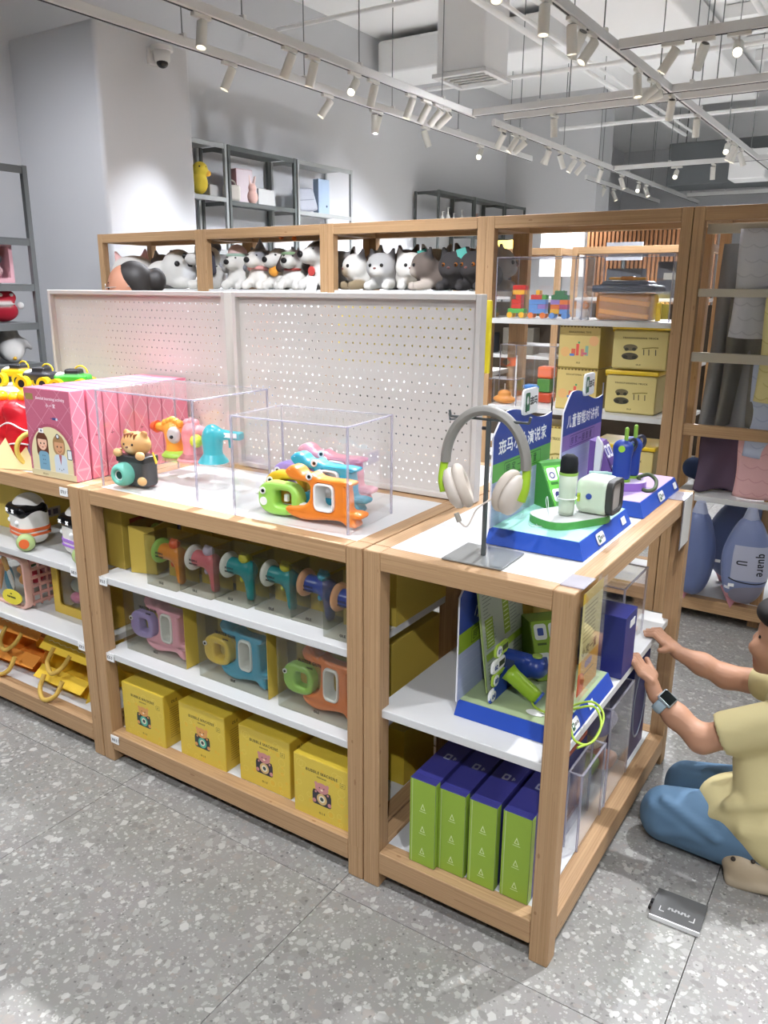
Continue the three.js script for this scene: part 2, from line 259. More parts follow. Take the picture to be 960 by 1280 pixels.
// exposed services under the ceiling
const pipeM = mat(0xf2f2f1, 0.6);
for (let i = 0; i < 16; i++) tag(mesh('ceiling_joist', box(5.2, 0.12, 0.09, 0.9, 4.23, -3.4 - i * 0.62), ceilM), 'white ribbed joist running across the exposed ceiling', 'joist', 'ceiling joists');
function duct(label, g) { return tag(mesh('ventilation_duct', g, pipeM), label, 'duct'); }
duct('broad white duct under the ceiling between the hanging tracks', rbox(1.1, 0.3, 7.4, 0.04, -2.35, 4.1, -7.6));
duct('white square duct crossing high above the plush shelves', rbox(2.3, 0.36, 0.7, 0.04, -4.15, 4.05, -7.6));
{
  const t = thing('supply_duct', 'white drop duct with square slatted diffuser at its foot', 'duct', [-3.42, 3.36, -6.05]);
  mesh('duct_body', rbox(0.5, 0.92, 0.5, 0.02, 0, 0.49, 0), pipeM, t);
  const f = mesh('diffuser_frame', extrude((() => { const s = rrect(0.56, 0.56, 0.01); s.holes.push(rrect(0.46, 0.46, 0.005, 0, 0, THREE.Path)); return s; })(), 0.03, 0.003).rotateX(Math.PI / 2).translate(0, 0.015, 0), whitePaint, t);
  for (let i = 0; i < 5; i++) mesh('diffuser_slat', put(new THREE.BoxGeometry(0.46, 0.004, 0.07), 0, 0.03, -0.18 + i * 0.09, 0.6), whitePaint, t);
}
const pipes = [
  [[-4.9, 3.62, -4.6], [-1.9, 3.62, -4.6], 0.018, 'thin white pipe crossing under the ceiling near the diffuser'], [[-2.9, 3.7, -1.2], [-2.9, 3.7, -12], 0.026, 'white pipe running lengthwise above the middle track'],
  [[-2.75, 3.7, -1.2], [-2.75, 3.7, -12], 0.018, 'slim white conduit beside the lengthwise pipe'], [[-1.05, 3.75, -4.5], [-1.05, 3.75, -14], 0.03, 'white pipe below the ribbed ceiling joists'],
  [[-4.6, 3.55, -6.9], [-0.4, 3.55, -6.9], 0.022, 'white cross pipe behind the drop duct'], [[-0.6, 3.85, -6.2], [3.4, 3.85, -6.2], 0.05, 'thick white pipe across the right hand ceiling'],
  [[-3.9, 3.5, -9.5], [1.5, 3.5, -9.5], 0.024, 'white cross pipe beyond the far cross track']];
for (const [a, b, r, l] of pipes) tag(mesh('ceiling_pipe', rod(a, b, r, 10), pipeM), l, 'pipe');
{
  const t = thing('air_handler', 'dark grey air handling unit hanging beyond the back wall', 'air conditioner', [-2.45, 3.02, -12.7]);
  mesh('casing', rbox(1.5, 0.62, 0.8, 0.02, 0, 0.32, 0), mat(0x5f6365, 0.6), t); mesh('outlet', rbox(0.5, 0.4, 0.5, 0.02, 0.5, 0.2, 0.6), pipeM, t);
  for (const x of [-0.6, 0.6]) mesh('hanger', rod([x, 0.6, 0], [x, 1.3, 0], 0.008), darkSteel, t);
}
// ---------- lighting tracks and spot lamps ----------
const TY = 3.0, trackM = mat(0xdadad8, 0.45);
function track(label, a, b) {
  const along = Math.abs(a[0] - b[0]) > 0.01 ? 0 : 1, L = along ? Math.abs(a[1] - b[1]) : Math.abs(a[0] - b[0]);
  const t = thing('lighting_track', label, 'track', [(a[0] + b[0]) / 2, TY, (a[1] + b[1]) / 2], along ? Math.PI / 2 : 0);
  mesh('rail', rbox(L, 0.06, 0.045, 0.006, 0, 0.03, 0), trackM, t);
  mesh('slot', box(L - 0.02, 0.006, 0.012, 0, -0.001, 0), black, t);
  const n = Math.max(2, Math.round(L / 1.3));
  for (let i = 0; i < n; i++) { const x = -L / 2 + (i + 0.5) * L / n; mesh('hanger_rod', rod([x, 0.06, 0], [x, 1.3, 0], 0.005, 6), steel, t); mesh('clamp', rbox(0.03, 0.03, 0.055, 0.004, x, 0.062, 0), trackM, t); }
}
track('lengthwise white lighting track nearer the diffuser', [-3.3, 0.4], [-3.3, -5.9]);
track('lengthwise white track close to the left wall', [-3.89, 0.4], [-3.89, -8.6]);
track('lengthwise white track starting beyond the joined cross tracks', [-3.3, -6.3], [-3.3, -15]);
track('far lengthwise track over the back wall corner', [-3.89, -10.6], [-3.89, -14.5]);
track('lengthwise white track above the display island', [-1.5, 0.5], [-1.5, -11.5]);
track('cross track joining the island track beside lit lamps', [-1.47, -4.4], [3.2, -4.4]);
track('first of two joined cross tracks', [-3.27, -5.82], [3.2, -5.82]);
track('second of two joined cross tracks', [-3.1, -6.12], [3.2, -6.12]);
track('cross track under the far pipes with one lit lamp', [-3.27, -9.95], [2.5, -9.95]);
track('farthest cross track before the end wall', [-3.2, -13.7], [3.0, -13.7]);
track('cross track over the back of the display island', [-1.47, -1.55], [3.0, -1.55]);
track('cross track over the aisle in front of the island', [-3.2, 0.8], [3.0, 0.8]);
track('cross track behind the aisle viewpoint', [-3.2, 2.2], [3.0, 2.2]);
const lampM = mat(0xdcdad2, 0.5), lampBack = mat(0x6c6a66, 0.6), glowM = new THREE.MeshStandardMaterial({ color: 0xffffff, emissive: 0xfff4e0, emissiveIntensity: 14 });
const headG = merge([put(lathe([[0, -0.005], [0.026, -0.005], [0.031, 0], [0.031, 0.15], [0.0275, 0.15], [0.0265, 0.105], [0, 0.104]], 20), 0, 0, 0)]);
const adaptG = rbox(0.14, 0.022, 0.032, 0.004, 0, -0.014, 0), stemG = cyl(0.008, 0.008, 0.06, 0, -0.05, 0, 8), glowG = cyl(0.024, 0.024, 0.003, 0, 0.107, 0, 20), backG = cyl(0.024, 0.024, 0.002, 0, -0.006, 0, 16);
function lamp(x, z, dir, lit, label, along = 1, group = 'white spot lamps on the ceiling tracks') {
  const t = thing('spot_lamp', label, 'spot lamp', [x, TY, z], 0, group);
  const ad = mesh('adapter', adaptG, lampM, t); ad.rotation.y = along ? Math.PI / 2 : 0;
  mesh('stem', stemG, lampM, t);
  const d = v3(dir).normalize(), h = mesh('head', headG, lampM, t); h.position.set(0, -0.085, 0).addScaledVector(d, -0.045); h.quaternion.setFromUnitVectors(new THREE.Vector3(0, 1, 0), d);
  mesh('back_cap', backG, lampBack, h); mesh('lens', glowG, glowM, h);
  return t;
}
const beam = (x, z, d, cd, an) => { const u = v3(d).normalize(); addSpot(x + u.x * 0.11, TY - 0.085 + u.y * 0.11, z + u.z * 0.11, x + u.x * 3, TY + u.y * 3, z + u.z * 3, cd, an, 0.9); };
const LL = 'white cylinder spot lamp on a ceiling track, its face turned away', LG = 'glowing white spot lamp shining towards the display island';
const away = [[-3.89, -3.25, [-0.3, -1, 0.35]], [-3.89, -4.4, [-0.5, -1, 0.5]], [-3.89, -5.15, [-0.5, -1, -0.2]], [-3.89, -6.0, [0.25, -1, -0.3]], [-3.3, -3.2, [-0.45, -1, 0.15]], [-3.3, -3.45, [-0.3, -1, 0.05]], [-3.3, -4.75, [-0.3, -1, 0.2]], [-3.3, -5.0, [-0.6, -1, 0.1]], [-3.3, -5.2, [-0.9, -1, 0.2]], [-3.3, -5.35, [-1.1, -0.8, 0]],
  [-3.3, -6.5, [-0.8, -1, -0.4]], [-3.3, -6.8, [-0.5, -1, 0.4]], [-3.3, -7.0, [-1, -0.8, 0.2]], [-3.3, -7.7, [-0.6, -1, 0]], [-3.3, -8.1, [0.2, -1, -0.5]], [-3.3, -8.5, [-0.5, -1, 0.3]], [-3.3, -8.8, [-0.9, -1, 0.1]], [-3.3, -9.5, [-0.4, -1, -0.2]], [-3.89, -11.4, [-0.5, -1, 0]], [-3.89, -11.9, [0.5, -1, 0]], [-3.3, -11.6, [0.5, -1, 0.2]],
  [-1.5, -3.62, [0.05, -1, -0.1]], [-1.5, -3.75, [-0.6, -0.8, -0.4]], [-1.5, -4.95, [0.15, -1, 0.1]], [-1.5, -5.3, [-0.8, -0.6, 0.1]], [-1.5, -5.45, [-1, -0.3, 0.2]], [-1.5, -8.45, [-0.4, -1, 0.1]], [-1.5, -8.6, [-0.2, -1, 0.1]], [-1.5, -8.95, [0.4, -1, -0.2]]];
away.forEach(([x, z, d]) => { lamp(x, z, d, 0, LL); beam(x, z, d, x < -3.8 ? 8 : z > -4 ? 7 : z > -6.2 ? 9 : 26, x < -3.8 ? 0.55 : 0.7); });
[[-1.12, -4.4, [-0.55, -0.9, 0.1]], [-0.93, -4.4, [-0.4, -0.9, -0.5]]].forEach(([x, z, d]) => { lamp(x, z, d, 0, LL, 0); beam(x, z, d, 15, 0.85); });
const lit = [[-3.3, -3.95, [0.25, -0.75, 0.9], 0], [-3.89, -7.2, [0.3, -0.7, 1], 0], [-1.5, -3.2, [0.05, -1, 0.12], 0], [-1.5, -3.95, [-0.45, -1, 0.55], 0], [-0.72, -4.4, [0.2, -0.6, 1], 1], [-1.5, -8.2, [0.1, -0.7, 1], 0], [-2.45, -9.95, [0.1, -0.7, 1], 1], [-3.3, -11.2, [0.2, -0.7, 1], 0]];
lit.forEach(([x, z, d, c]) => { lamp(x, z, d, 1, LG, c ? 0 : 1, 'glowing spot lamps'); const u = v3(d).normalize(); addSpot(x + u.x * 0.11, TY - 0.085 + u.y * 0.11, z + u.z * 0.11, x + u.x * 3, TY + u.y * 3, z + u.z * 3, 16, 0.7, 0.8); });
// lamps over the island and the aisle (above the frame): they light what the photograph shows lit
SPOTS.forEach(([x, y, z, tx, ty, tz, cd, an, pe]) => {
  const d = [tx - x, ty - y, tz - z], u = v3(d).normalize(); lamp(x, z, d, 1, 'glowing spot lamp overhead aimed at the display island', Math.abs(z + 1.55) < 0.2 || z > 0.5 ? 0 : 1, 'lamps overhead the island');
  addSpot(x + u.x * 0.11, TY - 0.085 + u.y * 0.11, z + u.z * 0.11, tx, ty, tz, cd, an, pe);
});
// wall washers behind the tall racks and down the shop
[[-3.3, -4.2, -4.3, 0, -4.4, 26], [-3.89, -5.1, -4.3, 0.6, -5.8], [-3.3, -7.7, -4.4, 0, -8.4], [-3.3, 0.1, -3.4, 0, -0.6, 18], [-3.89, -0.8, -4.75, 1.2, -2.6, 11], [-1.5, -0.6, -2.4, 0.2, -1.6], [-1.5, -5.9, -2.2, 0, -7.4, 36], [0.6, -5.82, 1.8, 0, -4.6, 18], [0.4, -9.95, -0.6, 0, -8.6], [1.8, -13.7, 0.8, 0, -14.6],
  [1.6, -4.4, 1.9, 0, -4.6], [2.8, -5.82, 3, 0, -6.2], [1.2, -6.12, 1.2, 0, -8.0], [2.6, -9.95, 2.6, 0, -9.4, 60], [-3.3, -10.4, -2.2, 0, -10.6, 60], [1.0, -9.95, 0.6, 0, -11.2, 60], [-0.4, -13.7, -0.6, 0, -12.6], [-2.6, -6.12, -2.7, 0, -6.8], [-2.0, -9.95, -2.0, 0, -10.6], [-0.2, -6.12, -0.2, 0, -7.2], [2.8, -13.7, 2.8, 0, -13.4], [0.3, -4.4, 1.6, 0, -3.6, 16], [-1.5, -6.8, -1.6, 0, -7.6], [-3.3, -2.4, -2.9, 0, -1.6, 9], [-1.5, -2.6, -1.0, 0, -1.7, 9]].forEach(([x, z, tx, ty, tz, cd = 42]) => {
  const u = v3([tx - x, ty - TY, tz - z]).normalize(); lamp(x, z, [u.x, u.y, u.z], 1, 'white spot lamp lighting the shop floor beyond the island', 1, 'lamps lighting the shop floor');
  addSpot(x + u.x * 0.11, TY - 0.085 + u.y * 0.11, z + u.z * 0.11, tx, ty, tz, cd, 0.95, 0.9);
});
{
  const t = thing('security_camera', 'white dome security camera with black eye on the wall column', 'camera', [-4.45, 3.06, -3.06]);
  mesh('bracket', rbox(0.03, 0.11, 0.13, 0.008, 0.015, 0.0, 0), whitePaint, t); mesh('mount', cyl(0.075, 0.08, 0.03, 0.09, 0.045, 0, 24), whitePaint, t); mesh('arm', rbox(0.1, 0.03, 0.06, 0.006, 0.05, 0.03, 0), whitePaint, t);
  mesh('shell', lathe([[0, -0.07], [0.03, -0.065], [0.055, -0.03], [0.06, 0.03], [0, 0.03]], 24).translate(0.09, 0, 0), white, t); mesh('dome', sph(0.042, 0.095, -0.045, 0.005, 1, 0.9, 1), mat(0x111113, 0.12), t);
}
// ---------- wooden shop furniture ----------
const P = 0.046;
function unit(label, x0, z0, w, d, shelves, o = {}) {          // corner at (x0, z0) front left, depth towards -z
  const H = o.H ?? 0.9, t = thing('display_unit', label, 'shelf unit', [x0 + w / 2, 0, z0 - d / 2]);
  const X = w / 2 - P / 2, Z = d / 2 - P / 2;
  for (const sx of [-1, 1]) for (const sz of [-1, 1]) mesh('post', plank(P, H - 0.001, P, sx * X, (H - 0.001) / 2, sz * Z, 1, 0.004), wood, t);
  for (const s of [-1, 1]) {
    mesh('top_rail', plank(w - 2 * P, 0.045, P * 0.98, 0, H - 0.0235, s * Z, 0), wood, t); mesh('top_rail', plank(P * 0.98, 0.045, d - 2 * P, s * X, H - 0.0235, 0, 2), wood, t);
    mesh('bottom_rail', plank(w - 2 * P, 0.062, P * 0.98, 0, 0.075, s * Z, 0), wood, t); mesh('bottom_rail', plank(P * 0.98, 0.062, d - 2 * P, s * X, 0.075, 0, 2), wood, t);
  }
  mesh('top_panel', rbox(w - 2 * P + 0.002, 0.012, d - 2 * P + 0.002, 0.001, 0, H - 0.0075, 0, 1), white, t);
  mesh('bottom_panel', rbox(w - 2 * P, 0.016, d - 2 * P, 0.001, 0, 0.0965, 0, 1), white, t);
  for (const y of shelves) mesh('shelf', rbox(o.full ? w - 0.012 : w - 2 * P + 0.04, 0.022, d - 0.025, 0.0025, 0, y - 0.011, 0, 1), white, t);
  mesh('plinth', [box(w - 0.12, 0.052, 0.01, 0, 0.026, d / 2 - 0.05), box(w - 0.12, 0.052, 0.01, 0, 0.026, 0.05 - d / 2), box(0.01, 0.052, d - 0.12, w / 2 - 0.05, 0.026, 0), box(0.01, 0.052, d - 0.12, 0.05 - w / 2, 0.026, 0)], plinthMat, t);
  return t;
}
unit('low oak display unit holding the yellow bubble machine boxes', -1.516, 0, 1.013, 0.5, [0.63, 0.38]);
unit('low oak display unit with robot cars and rope-handled bags', -2.534, 0, 1.013, 0.5, [0.63, 0.38]);
unit('oak end display unit with headphones on top and green books below', -0.5, 0, 0.5, 1.0, [0.5]);
unit('low oak display unit backing the perforated boards', -1.516, -0.503, 1.013, 0.5, [0.63, 0.38]);
unit('low oak display unit behind the pink puzzle boxes', -2.534, -0.503, 1.013, 0.5, [0.63, 0.38]);
// tall racks
const RZ = -2.23, RD = 0.46, RX = [-4.185, -3.232, -2.28, -1.325, -0.372];
function rack(label, x0, x1, z0, d, shelves, o = {}) {
  const w = x1 - x0, H = o.H ?? 1.8, t = thing('tall_rack', label, 'rack', [(x0 + x1) / 2, 0, z0 - d / 2]), X = w / 2 - P / 2, Z = d / 2 - P / 2;
  for (const sx of [-1, 1]) for (const sz of [-1, 1]) mesh('post', plank(P, H, P, sx * X, H / 2, sz * Z, 1), wood, t);
  for (const s of [-1, 1]) { mesh('top_rail', plank(w - 2 * P, 0.055, P, 0, H - 0.0285, s * Z, 0), wood, t); mesh('top_rail', plank(P, 0.055, d - 2 * P, s * X, H - 0.0285, 0, 2), wood, t); mesh('bottom_rail', plank(w - 2 * P, 0.06, P, 0, 0.08, s * Z, 0), wood, t); mesh('bottom_rail', plank(P, 0.06, d - 2 * P, s * X, 0.08, 0, 2), wood, t); }
  for (const y of shelves) mesh('shelf', rbox(w - 2 * P + 0.02, 0.024, d - 0.04, 0.002, 0, y - 0.012, 0.012, 1), white, t);
  mesh('bottom_panel', box(w - 2 * P, 0.016, d - 2 * P, 0, 0.1, 0), white, t);
  if (o.back) mesh('back_panel', box(w - 2 * P, 1.24, 0.012, 0, 0.73, 0.03 - d / 2), mat(0x54493d, 0.8), t);
  if (o.top !== false) mesh('top_panel', grain(box(w - 2 * P, 0.014, d - 2 * P, 0, H - 0.02, 0), 0), wood, t);
  return t;
}
rack('tall oak rack of white and grey plush animals beside the wall column', RX[0], RX[1], RZ, RD, [1.455, 1.05, 0.6]);
rack('tall oak rack with the row of spotted plush puppies', RX[1], RX[2], RZ, RD, [1.455, 1.05, 0.6]);
rack('tall oak rack with the dark plush cats', RX[2], RX[3], RZ, RD, [1.455, 1.05, 0.6]);
rack('tall oak rack with building toys in clear boxes', RX[3], RX[4] - 0.003, RZ, RD, [1.33, 0.91, 0.5]);
{
  const t = rack('tall oak rack hung with quilted blankets', RX[4], 0.62, RZ, 0.6, [0.585], { top: false });
  const w = 0.62 - RX[4], yz = 0.3 - P / 2;
  for (const [y, h, z, m] of [[1.715, 0.04, yz - 0.05, whitePaint], [1.457, 0.034, yz, whitePaint], [1.19, 0.04, yz, whitePaint], [0.875, 0.05, yz, wood]]) mesh('hanging_rail', m === wood ? plank(w - 2 * P, h, 0.03, 0, y, z, 0) : rbox(w - 2 * P, h, 0.025, 0.003, 0, y, z), m === wood ? wood : mat(0xbab3a2, 0.6), t);
  mesh('middle_post', plank(P, 1.78, P, -0.07, 0.89, yz - 0.06, 1), wood, t);
}
// second rack row deeper in the shop
rack('oak rack in the second row behind the plush cats', -3.1, -2.1, -5.2, 0.46, [1.4, 0.9], { back: true });
rack('oak rack in the second row behind the building toys', -2.0, -0.9, -5.2, 0.46, [1.4, 0.9, 0.5], { back: true });
rack('oak rack in the second row behind the quilts', -0.5, 0.9, -5.6, 0.46, [1.4, 0.9, 0.5], { back: true });
{
  const t = thing('slatted_wall_panel', 'dark wooden panel of narrow vertical slats far behind the racks', 'wall panel', [-2.3, 0, -8.5]);
  mesh('backing', box(1.5, 2.2, 0.03, 0, 1.1, 0), mat(0x4a3320, 0.7), t); const sg = grain(box(0.03, 2.2, 0.03, 0, 1.1, 0.03), 1);
  for (let i = 0; i < 30; i++) { const s = mesh('slat', sg, woodDarkTint, t); s.position.x = -0.725 + i * 0.05; }
}
for (const [x, w, h, y, c, l] of [[-3.25, 0.55, 0.5, 1.86, 0xe0e0de, 'plain white notice board on a pole behind the toy rack'], [-2.5, 0.42, 0.2, 1.89, 0xb9bdc6, 'pale grey notice board on a pole before the slatted wood']]) { const t = thing('notice_board', l, 'notice board', [x, 0, -8.2]); mesh('board', rbox(w, h, 0.03, 0.004, 0, y, 0), mat(c, 0.5), t); mesh('pole', rod([0, 0, 0], [0, y - h / 2, 0], 0.02), darkSteel, t); mesh('foot', cyl(0.16, 0.17, 0.02, 0, 0.01, 0, 24), darkSteel, t); }
{ const t = thing('light_box', 'glowing yellow light box on a pole far behind the cats', 'light box', [-4.0, 0, -8.1]); mesh('panel', rbox(0.42, 0.16, 0.03, 0.004, 0, 1.96, 0), new THREE.MeshStandardMaterial({ color: 0xf0c44c, emissive: 0xf4c040, emissiveIntensity: 0.7 }), t); mesh('pole', rod([0, 0, 0], [0, 1.88, 0], 0.02), darkSteel, t); }
{
  const t = thing('display_screen', 'pale blue lit screen glimpsed past the hanging quilts', 'screen', [-0.42, 1.35, -7.5]);
  mesh('panel', rbox(0.75, 0.9, 0.04, 0.005, 0, 0.3, 0), new THREE.MeshStandardMaterial({ color: 0xa9b6dc, emissive: 0x9fb0e0, emissiveIntensity: 0.55 }), t); mesh('stand', box(0.3, 1.2, 0.05, 0, -0.75, 0), darkSteel, t);
}
// ---------- steel wall shelving ----------
function steelShelf(label, xf, z0, z1, top, levels, m = steel, depth = 0.38, back) {     // front plane x = xf, spans z0 > z1
  const L = z0 - z1, t = thing('steel_shelf', label, 'shelf', [xf - depth / 2, 0, (z0 + z1) / 2]);
  for (const sx of [-1, 1]) for (const sz of [-1, 1]) mesh('post', rbox(0.03, top, 0.03, 0.003, sx * (depth / 2 - 0.015), top / 2, sz * (L / 2 - 0.015)), m, t);
  for (const y of [top, ...levels]) { const s = mesh('shelf_plate', rbox(depth - 0.004, 0.008, L - 0.064, 0.002, 0, y - 0.008, 0), m, t); mesh('front_lip', box(0.006, 0.04, L - 0.062, depth / 2 - 0.006, y - 0.024, 0), m, s); mesh('end_lip', box(depth - 0.06, 0.035, 0.006, 0, y - 0.024, L / 2 - 0.036), m, s); }
  if (back) mesh('back_panel', box(0.006, top - 0.05, L - 0.06, -depth / 2 + 0.006, top / 2, 0), back, t);
  return t;
}
const lightSteel = mat(0xa4a7a5, 0.42, { metalness: 0.5 });
steelShelf('grey steel wall shelf with a yellow plush by the column', -5.0, -3.4, -4.355, 2.71, [2.26, 1.8], lightSteel);
steelShelf('darker steel wall shelf with the pink gift box', -5.0, -4.37, -5.34, 2.71, [2.24, 1.8], darkSteel);
steelShelf('grey steel wall shelf with blue boxes', -5.0, -5.365, -6.32, 2.71, [2.23, 1.8], lightSteel);
steelShelf('black steel shelf with pale bottles far along the wall', -5.0, -8.26, -9.28, 2.7, [2.2], darkSteel);
steelShelf('black steel shelf with a tan pair of bottles', -5.0, -9.3, -10.28, 2.7, [2.2], darkSteel);
steelShelf('black steel shelf nearest the inner wall corner', -5.0, -10.3, -11.05, 2.7, [2.2], darkSteel);
steelShelf('tall steel shelf with red and grey plush in front of the column', -3.8, 0.2, -1.5, 2.11, [1.73, 1.483, 1.268, 1.04, 0.6], mat(0x777b7c, 0.45, { metalness: 0.5 }), 0.4, whitePaint);
// ---------- perforated boards ----------
const pegM = mat(0xcbc5bd, 0.6, { metalness: 0.1 });
function pegGeometry(w, h, t) {
  const p = [], idx = [], c = 0.025, cols = Math.floor(w / c) - 1, rows = Math.floor(h / c), mx = (w - cols * c) / 2, my = (h - rows * c) / 2;
  const quad = (x0, y0, x1, y1) => { for (const z of [t / 2, -t / 2]) { const b = p.length / 3; p.push(x0, y0, z, x1, y0, z, x1, y1, z, x0, y1, z); if (z > 0) idx.push(b, b + 1, b + 2, b, b + 2, b + 3); else idx.push(b, b + 2, b + 1, b, b + 3, b + 2); } };
  const X0 = -w / 2, Y0 = -h / 2;
  quad(X0, Y0, -X0, Y0 + my); quad(X0, -Y0 - my, -X0, -Y0);
  for (let r = 0; r < rows; r++) {
    const y0 = Y0 + my + r * c, sh = r % 2 ? c / 4 : -c / 4, xs = X0 + mx + sh;
    quad(X0, y0, xs, y0 + c); quad(xs + cols * c, y0, -X0, y0 + c);
    for (let k = 0; k < cols; k++) {
      const cx = xs + (k + 0.5) * c, cy = y0 + c / 2, R = 0.003, b = p.length / 3, o = [[1, 0], [1, 1], [0, 1], [-1, 1], [-1, 0], [-1, -1], [0, -1], [1, -1]];
      for (const z of [t / 2, -t / 2]) { for (const [a, d] of o) p.push(cx + a * c / 2, cy + d * c / 2, z); for (let i = 0; i < 8; i++) p.push(cx + R * Math.cos(i * Math.PI / 4), cy + R * Math.sin(i * Math.PI / 4), z); }
      for (let i = 0; i < 8; i++) { const j = (i + 1) % 8; idx.push(b + i, b + j, b + 8 + j, b + i, b + 8 + j, b + 8 + i, b + 16 + j, b + 16 + i, b + 24 + i, b + 16 + j, b + 24 + i, b + 24 + j, b + 8 + i, b + 8 + j, b + 24 + j, b + 8 + i, b + 24 + j, b + 24 + i); }
    }
  }
  const g = new THREE.BufferGeometry(); g.setAttribute('position', new THREE.Float32BufferAttribute(p, 3)); g.setIndex(idx); const f = g.toNonIndexed(); f.computeVertexNormals(); return f;
}
function pegboard(label, x0, x1) {
  const w = x1 - x0, h = 0.553, t = thing('perforated_board', label, 'pegboard', [(x0 + x1) / 2, 0.902, -0.505]);
  mesh('perforated_sheet', pegGeometry(w - 0.03, h - 0.03, 0.0015).translate(0, h / 2, 0), pegM, t);
  for (const s of [-1, 1]) { mesh('side_rim', rbox(0.015, h, 0.035, 0.002, s * (w / 2 - 0.0075), h / 2, 0.002), pegM, t); mesh('end_rim', rbox(w - 0.03, 0.015, 0.035, 0.002, 0, h / 2 + s * (h / 2 - 0.0075), 0.002), pegM, t); }
}
pegboard('beige perforated metal board behind the pink puzzle boxes', -2.27, -1.366);
pegboard('beige perforated metal board with a single hook behind the clear toy case', -1.335, -0.467);
tag(mesh('board_hook', [rod([-0.5, 1.135, -0.5], [-0.512, 1.139, -0.42], 0.003), rod([-0.512, 1.139, -0.42], [-0.514, 1.156, -0.418], 0.003)], steel), 'bent metal hook on the perforated board', 'hook');
tag(mesh('hanging_card', rbox(0.5, 0.19, 0.012, 0.003, -0.715, 1.345, -0.545), mat(0xf0dc35, 0.5)), 'bright yellow card hung behind the perforated board', 'card');
// ---------- clear display cases ----------
function acrylicCase(label, cx, y, cz, w, h, d, turn = 0) {
  const t = thing('acrylic_case', label, 'display case', [cx, y, cz], turn), k = 0.003, e = 0.006;
  for (const s of [-1, 1]) { mesh('side_pane', box(k, h - k, d - 2 * e, s * (w / 2 - k / 2), h / 2, 0), acrylic, t); mesh('side_pane', box(w - 2 * e, h - k, k, 0, h / 2, s * (d / 2 - k / 2)), acrylic, t); }
  mesh('top_pane', box(w - 2 * e, k, d - 2 * e, 0, h - k / 2, 0), acrylic, t);
  for (const sx of [-1, 1]) for (const sz of [-1, 1]) mesh('corner_edge', rbox(e, h, e, 0.002, sx * (w / 2 - e / 2), h / 2, sz * (d / 2 - e / 2)), acrylicEdge, t);
  for (const s of [-1, 1]) { mesh('top_edge', rbox(e, e * 0.7, d - 2 * e, 0.0015, s * (w / 2 - e / 2), h - e / 2, 0), acrylicEdge, t); mesh('top_edge', rbox(w - 2 * e, e * 0.7, e, 0.0015, 0, h - e / 2, s * (d / 2 - e / 2)), acrylicEdge, t); }
  return t;
}
acrylicCase('clear acrylic case over the tiger camera and bubble guns', -1.273, 0.9005, -0.2, 0.396, 0.286, 0.3);
acrylicCase('clear acrylic case over the orange and green water guns', -0.765, 0.9005, -0.158, 0.348, 0.262, 0.222, 0.075);
// ---------- water guns ----------
const lib = {};
const gpts = (a, sx, sy, ox, oy) => a.map(([x, y]) => [(x - ox) * sx, (oy - y) * sy]);
const bigOutline = gpts([[332, 350], [345, 315], [380, 290], [420, 302], [450, 335], [480, 345], [505, 332], [540, 345], [570, 362], [650, 366], [720, 362], [775, 372], [772, 398], [742, 412], [748, 500], [755, 592], [800, 598], [840, 610], [836, 645], [790, 656], [806, 705], [790, 728], [742, 718], [700, 690], [600, 700], [480, 722], [380, 708], [330, 668], [335, 635], [380, 622], [450, 605], [490, 560], [510, 480], [490, 420], [440, 408], [370, 400]], 0.00044, 0.000315, 585, 728);
const bigWin = [(600 - 585) * 0.00044, (728 - 515) * 0.000315];
function bigGunG() {
  const s = shapeOf(bigOutline, true); s.holes.push(rrect(0.058, 0.07, 0.018, bigWin[0], bigWin[1], THREE.Path));
  const l = rrect(0.06, 0.072, 0.019, bigWin[0], bigWin[1]); l.holes.push(rrect(0.048, 0.06, 0.014, bigWin[0], bigWin[1], THREE.Path));
  return { body: extrude(s, 0.026, 0.009, 3, 5), liner: extrude(l, 0.046, 0.002, 1, 5) };
}
lib.big = bigGunG();
lib.small = (() => { const s = shapeOf([[-0.065, 0.04], [-0.06, 0.068], [-0.035, 0.085], [0, 0.086], [0.04, 0.083], [0.062, 0.06], [0.062, 0.03], [0.045, 0.008], [0, 0.0], [-0.04, 0.004], [-0.06, 0.02]], true); s.holes.push(rrect(0.05, 0.042, 0.012, 0.012, 0.045, THREE.Path)); return extrude(s, 0.022, 0.009, 3, 5); })();
const eyeW = mat(0xf4f4f0, 0.3), eyeB = mat(0x141414, 0.25);
function eyeOn(t, x, y, z, r) { const e = mesh('eye', cyl(r, r, 0.004, 0, 0, 0, 16, Math.PI / 2), eyeW, t); e.position.set(x, y, z); mesh('pupil', cyl(r * 0.5, r * 0.5, 0.002, r * 0.2, 0, 0.0028, 12, Math.PI / 2), eyeB, e); }
const plastic = (c) => mat(c, 0.32);
function bigGun(color, label, pos, turn, s = 1) {
  const t = thing('hippo_water_gun', label, 'water gun', pos, turn); t.scale.setScalar(s);
  mesh('body', lib.big.body, plastic(color), t); mesh('handle_liner', lib.big.liner, eyeW, t);
  eyeOn(t, -0.035, 0.117, 0.023, 0.009); eyeOn(t, -0.035, 0.117, -0.023, 0.009); mesh('nostril', sph(0.004, -0.095, 0.127, 0.018), plastic(0xffffff), t); mesh('tongue', rbox(0.05, 0.006, 0.02, 0.002, -0.075, 0.036, 0), eyeW, t);
  return t;
}
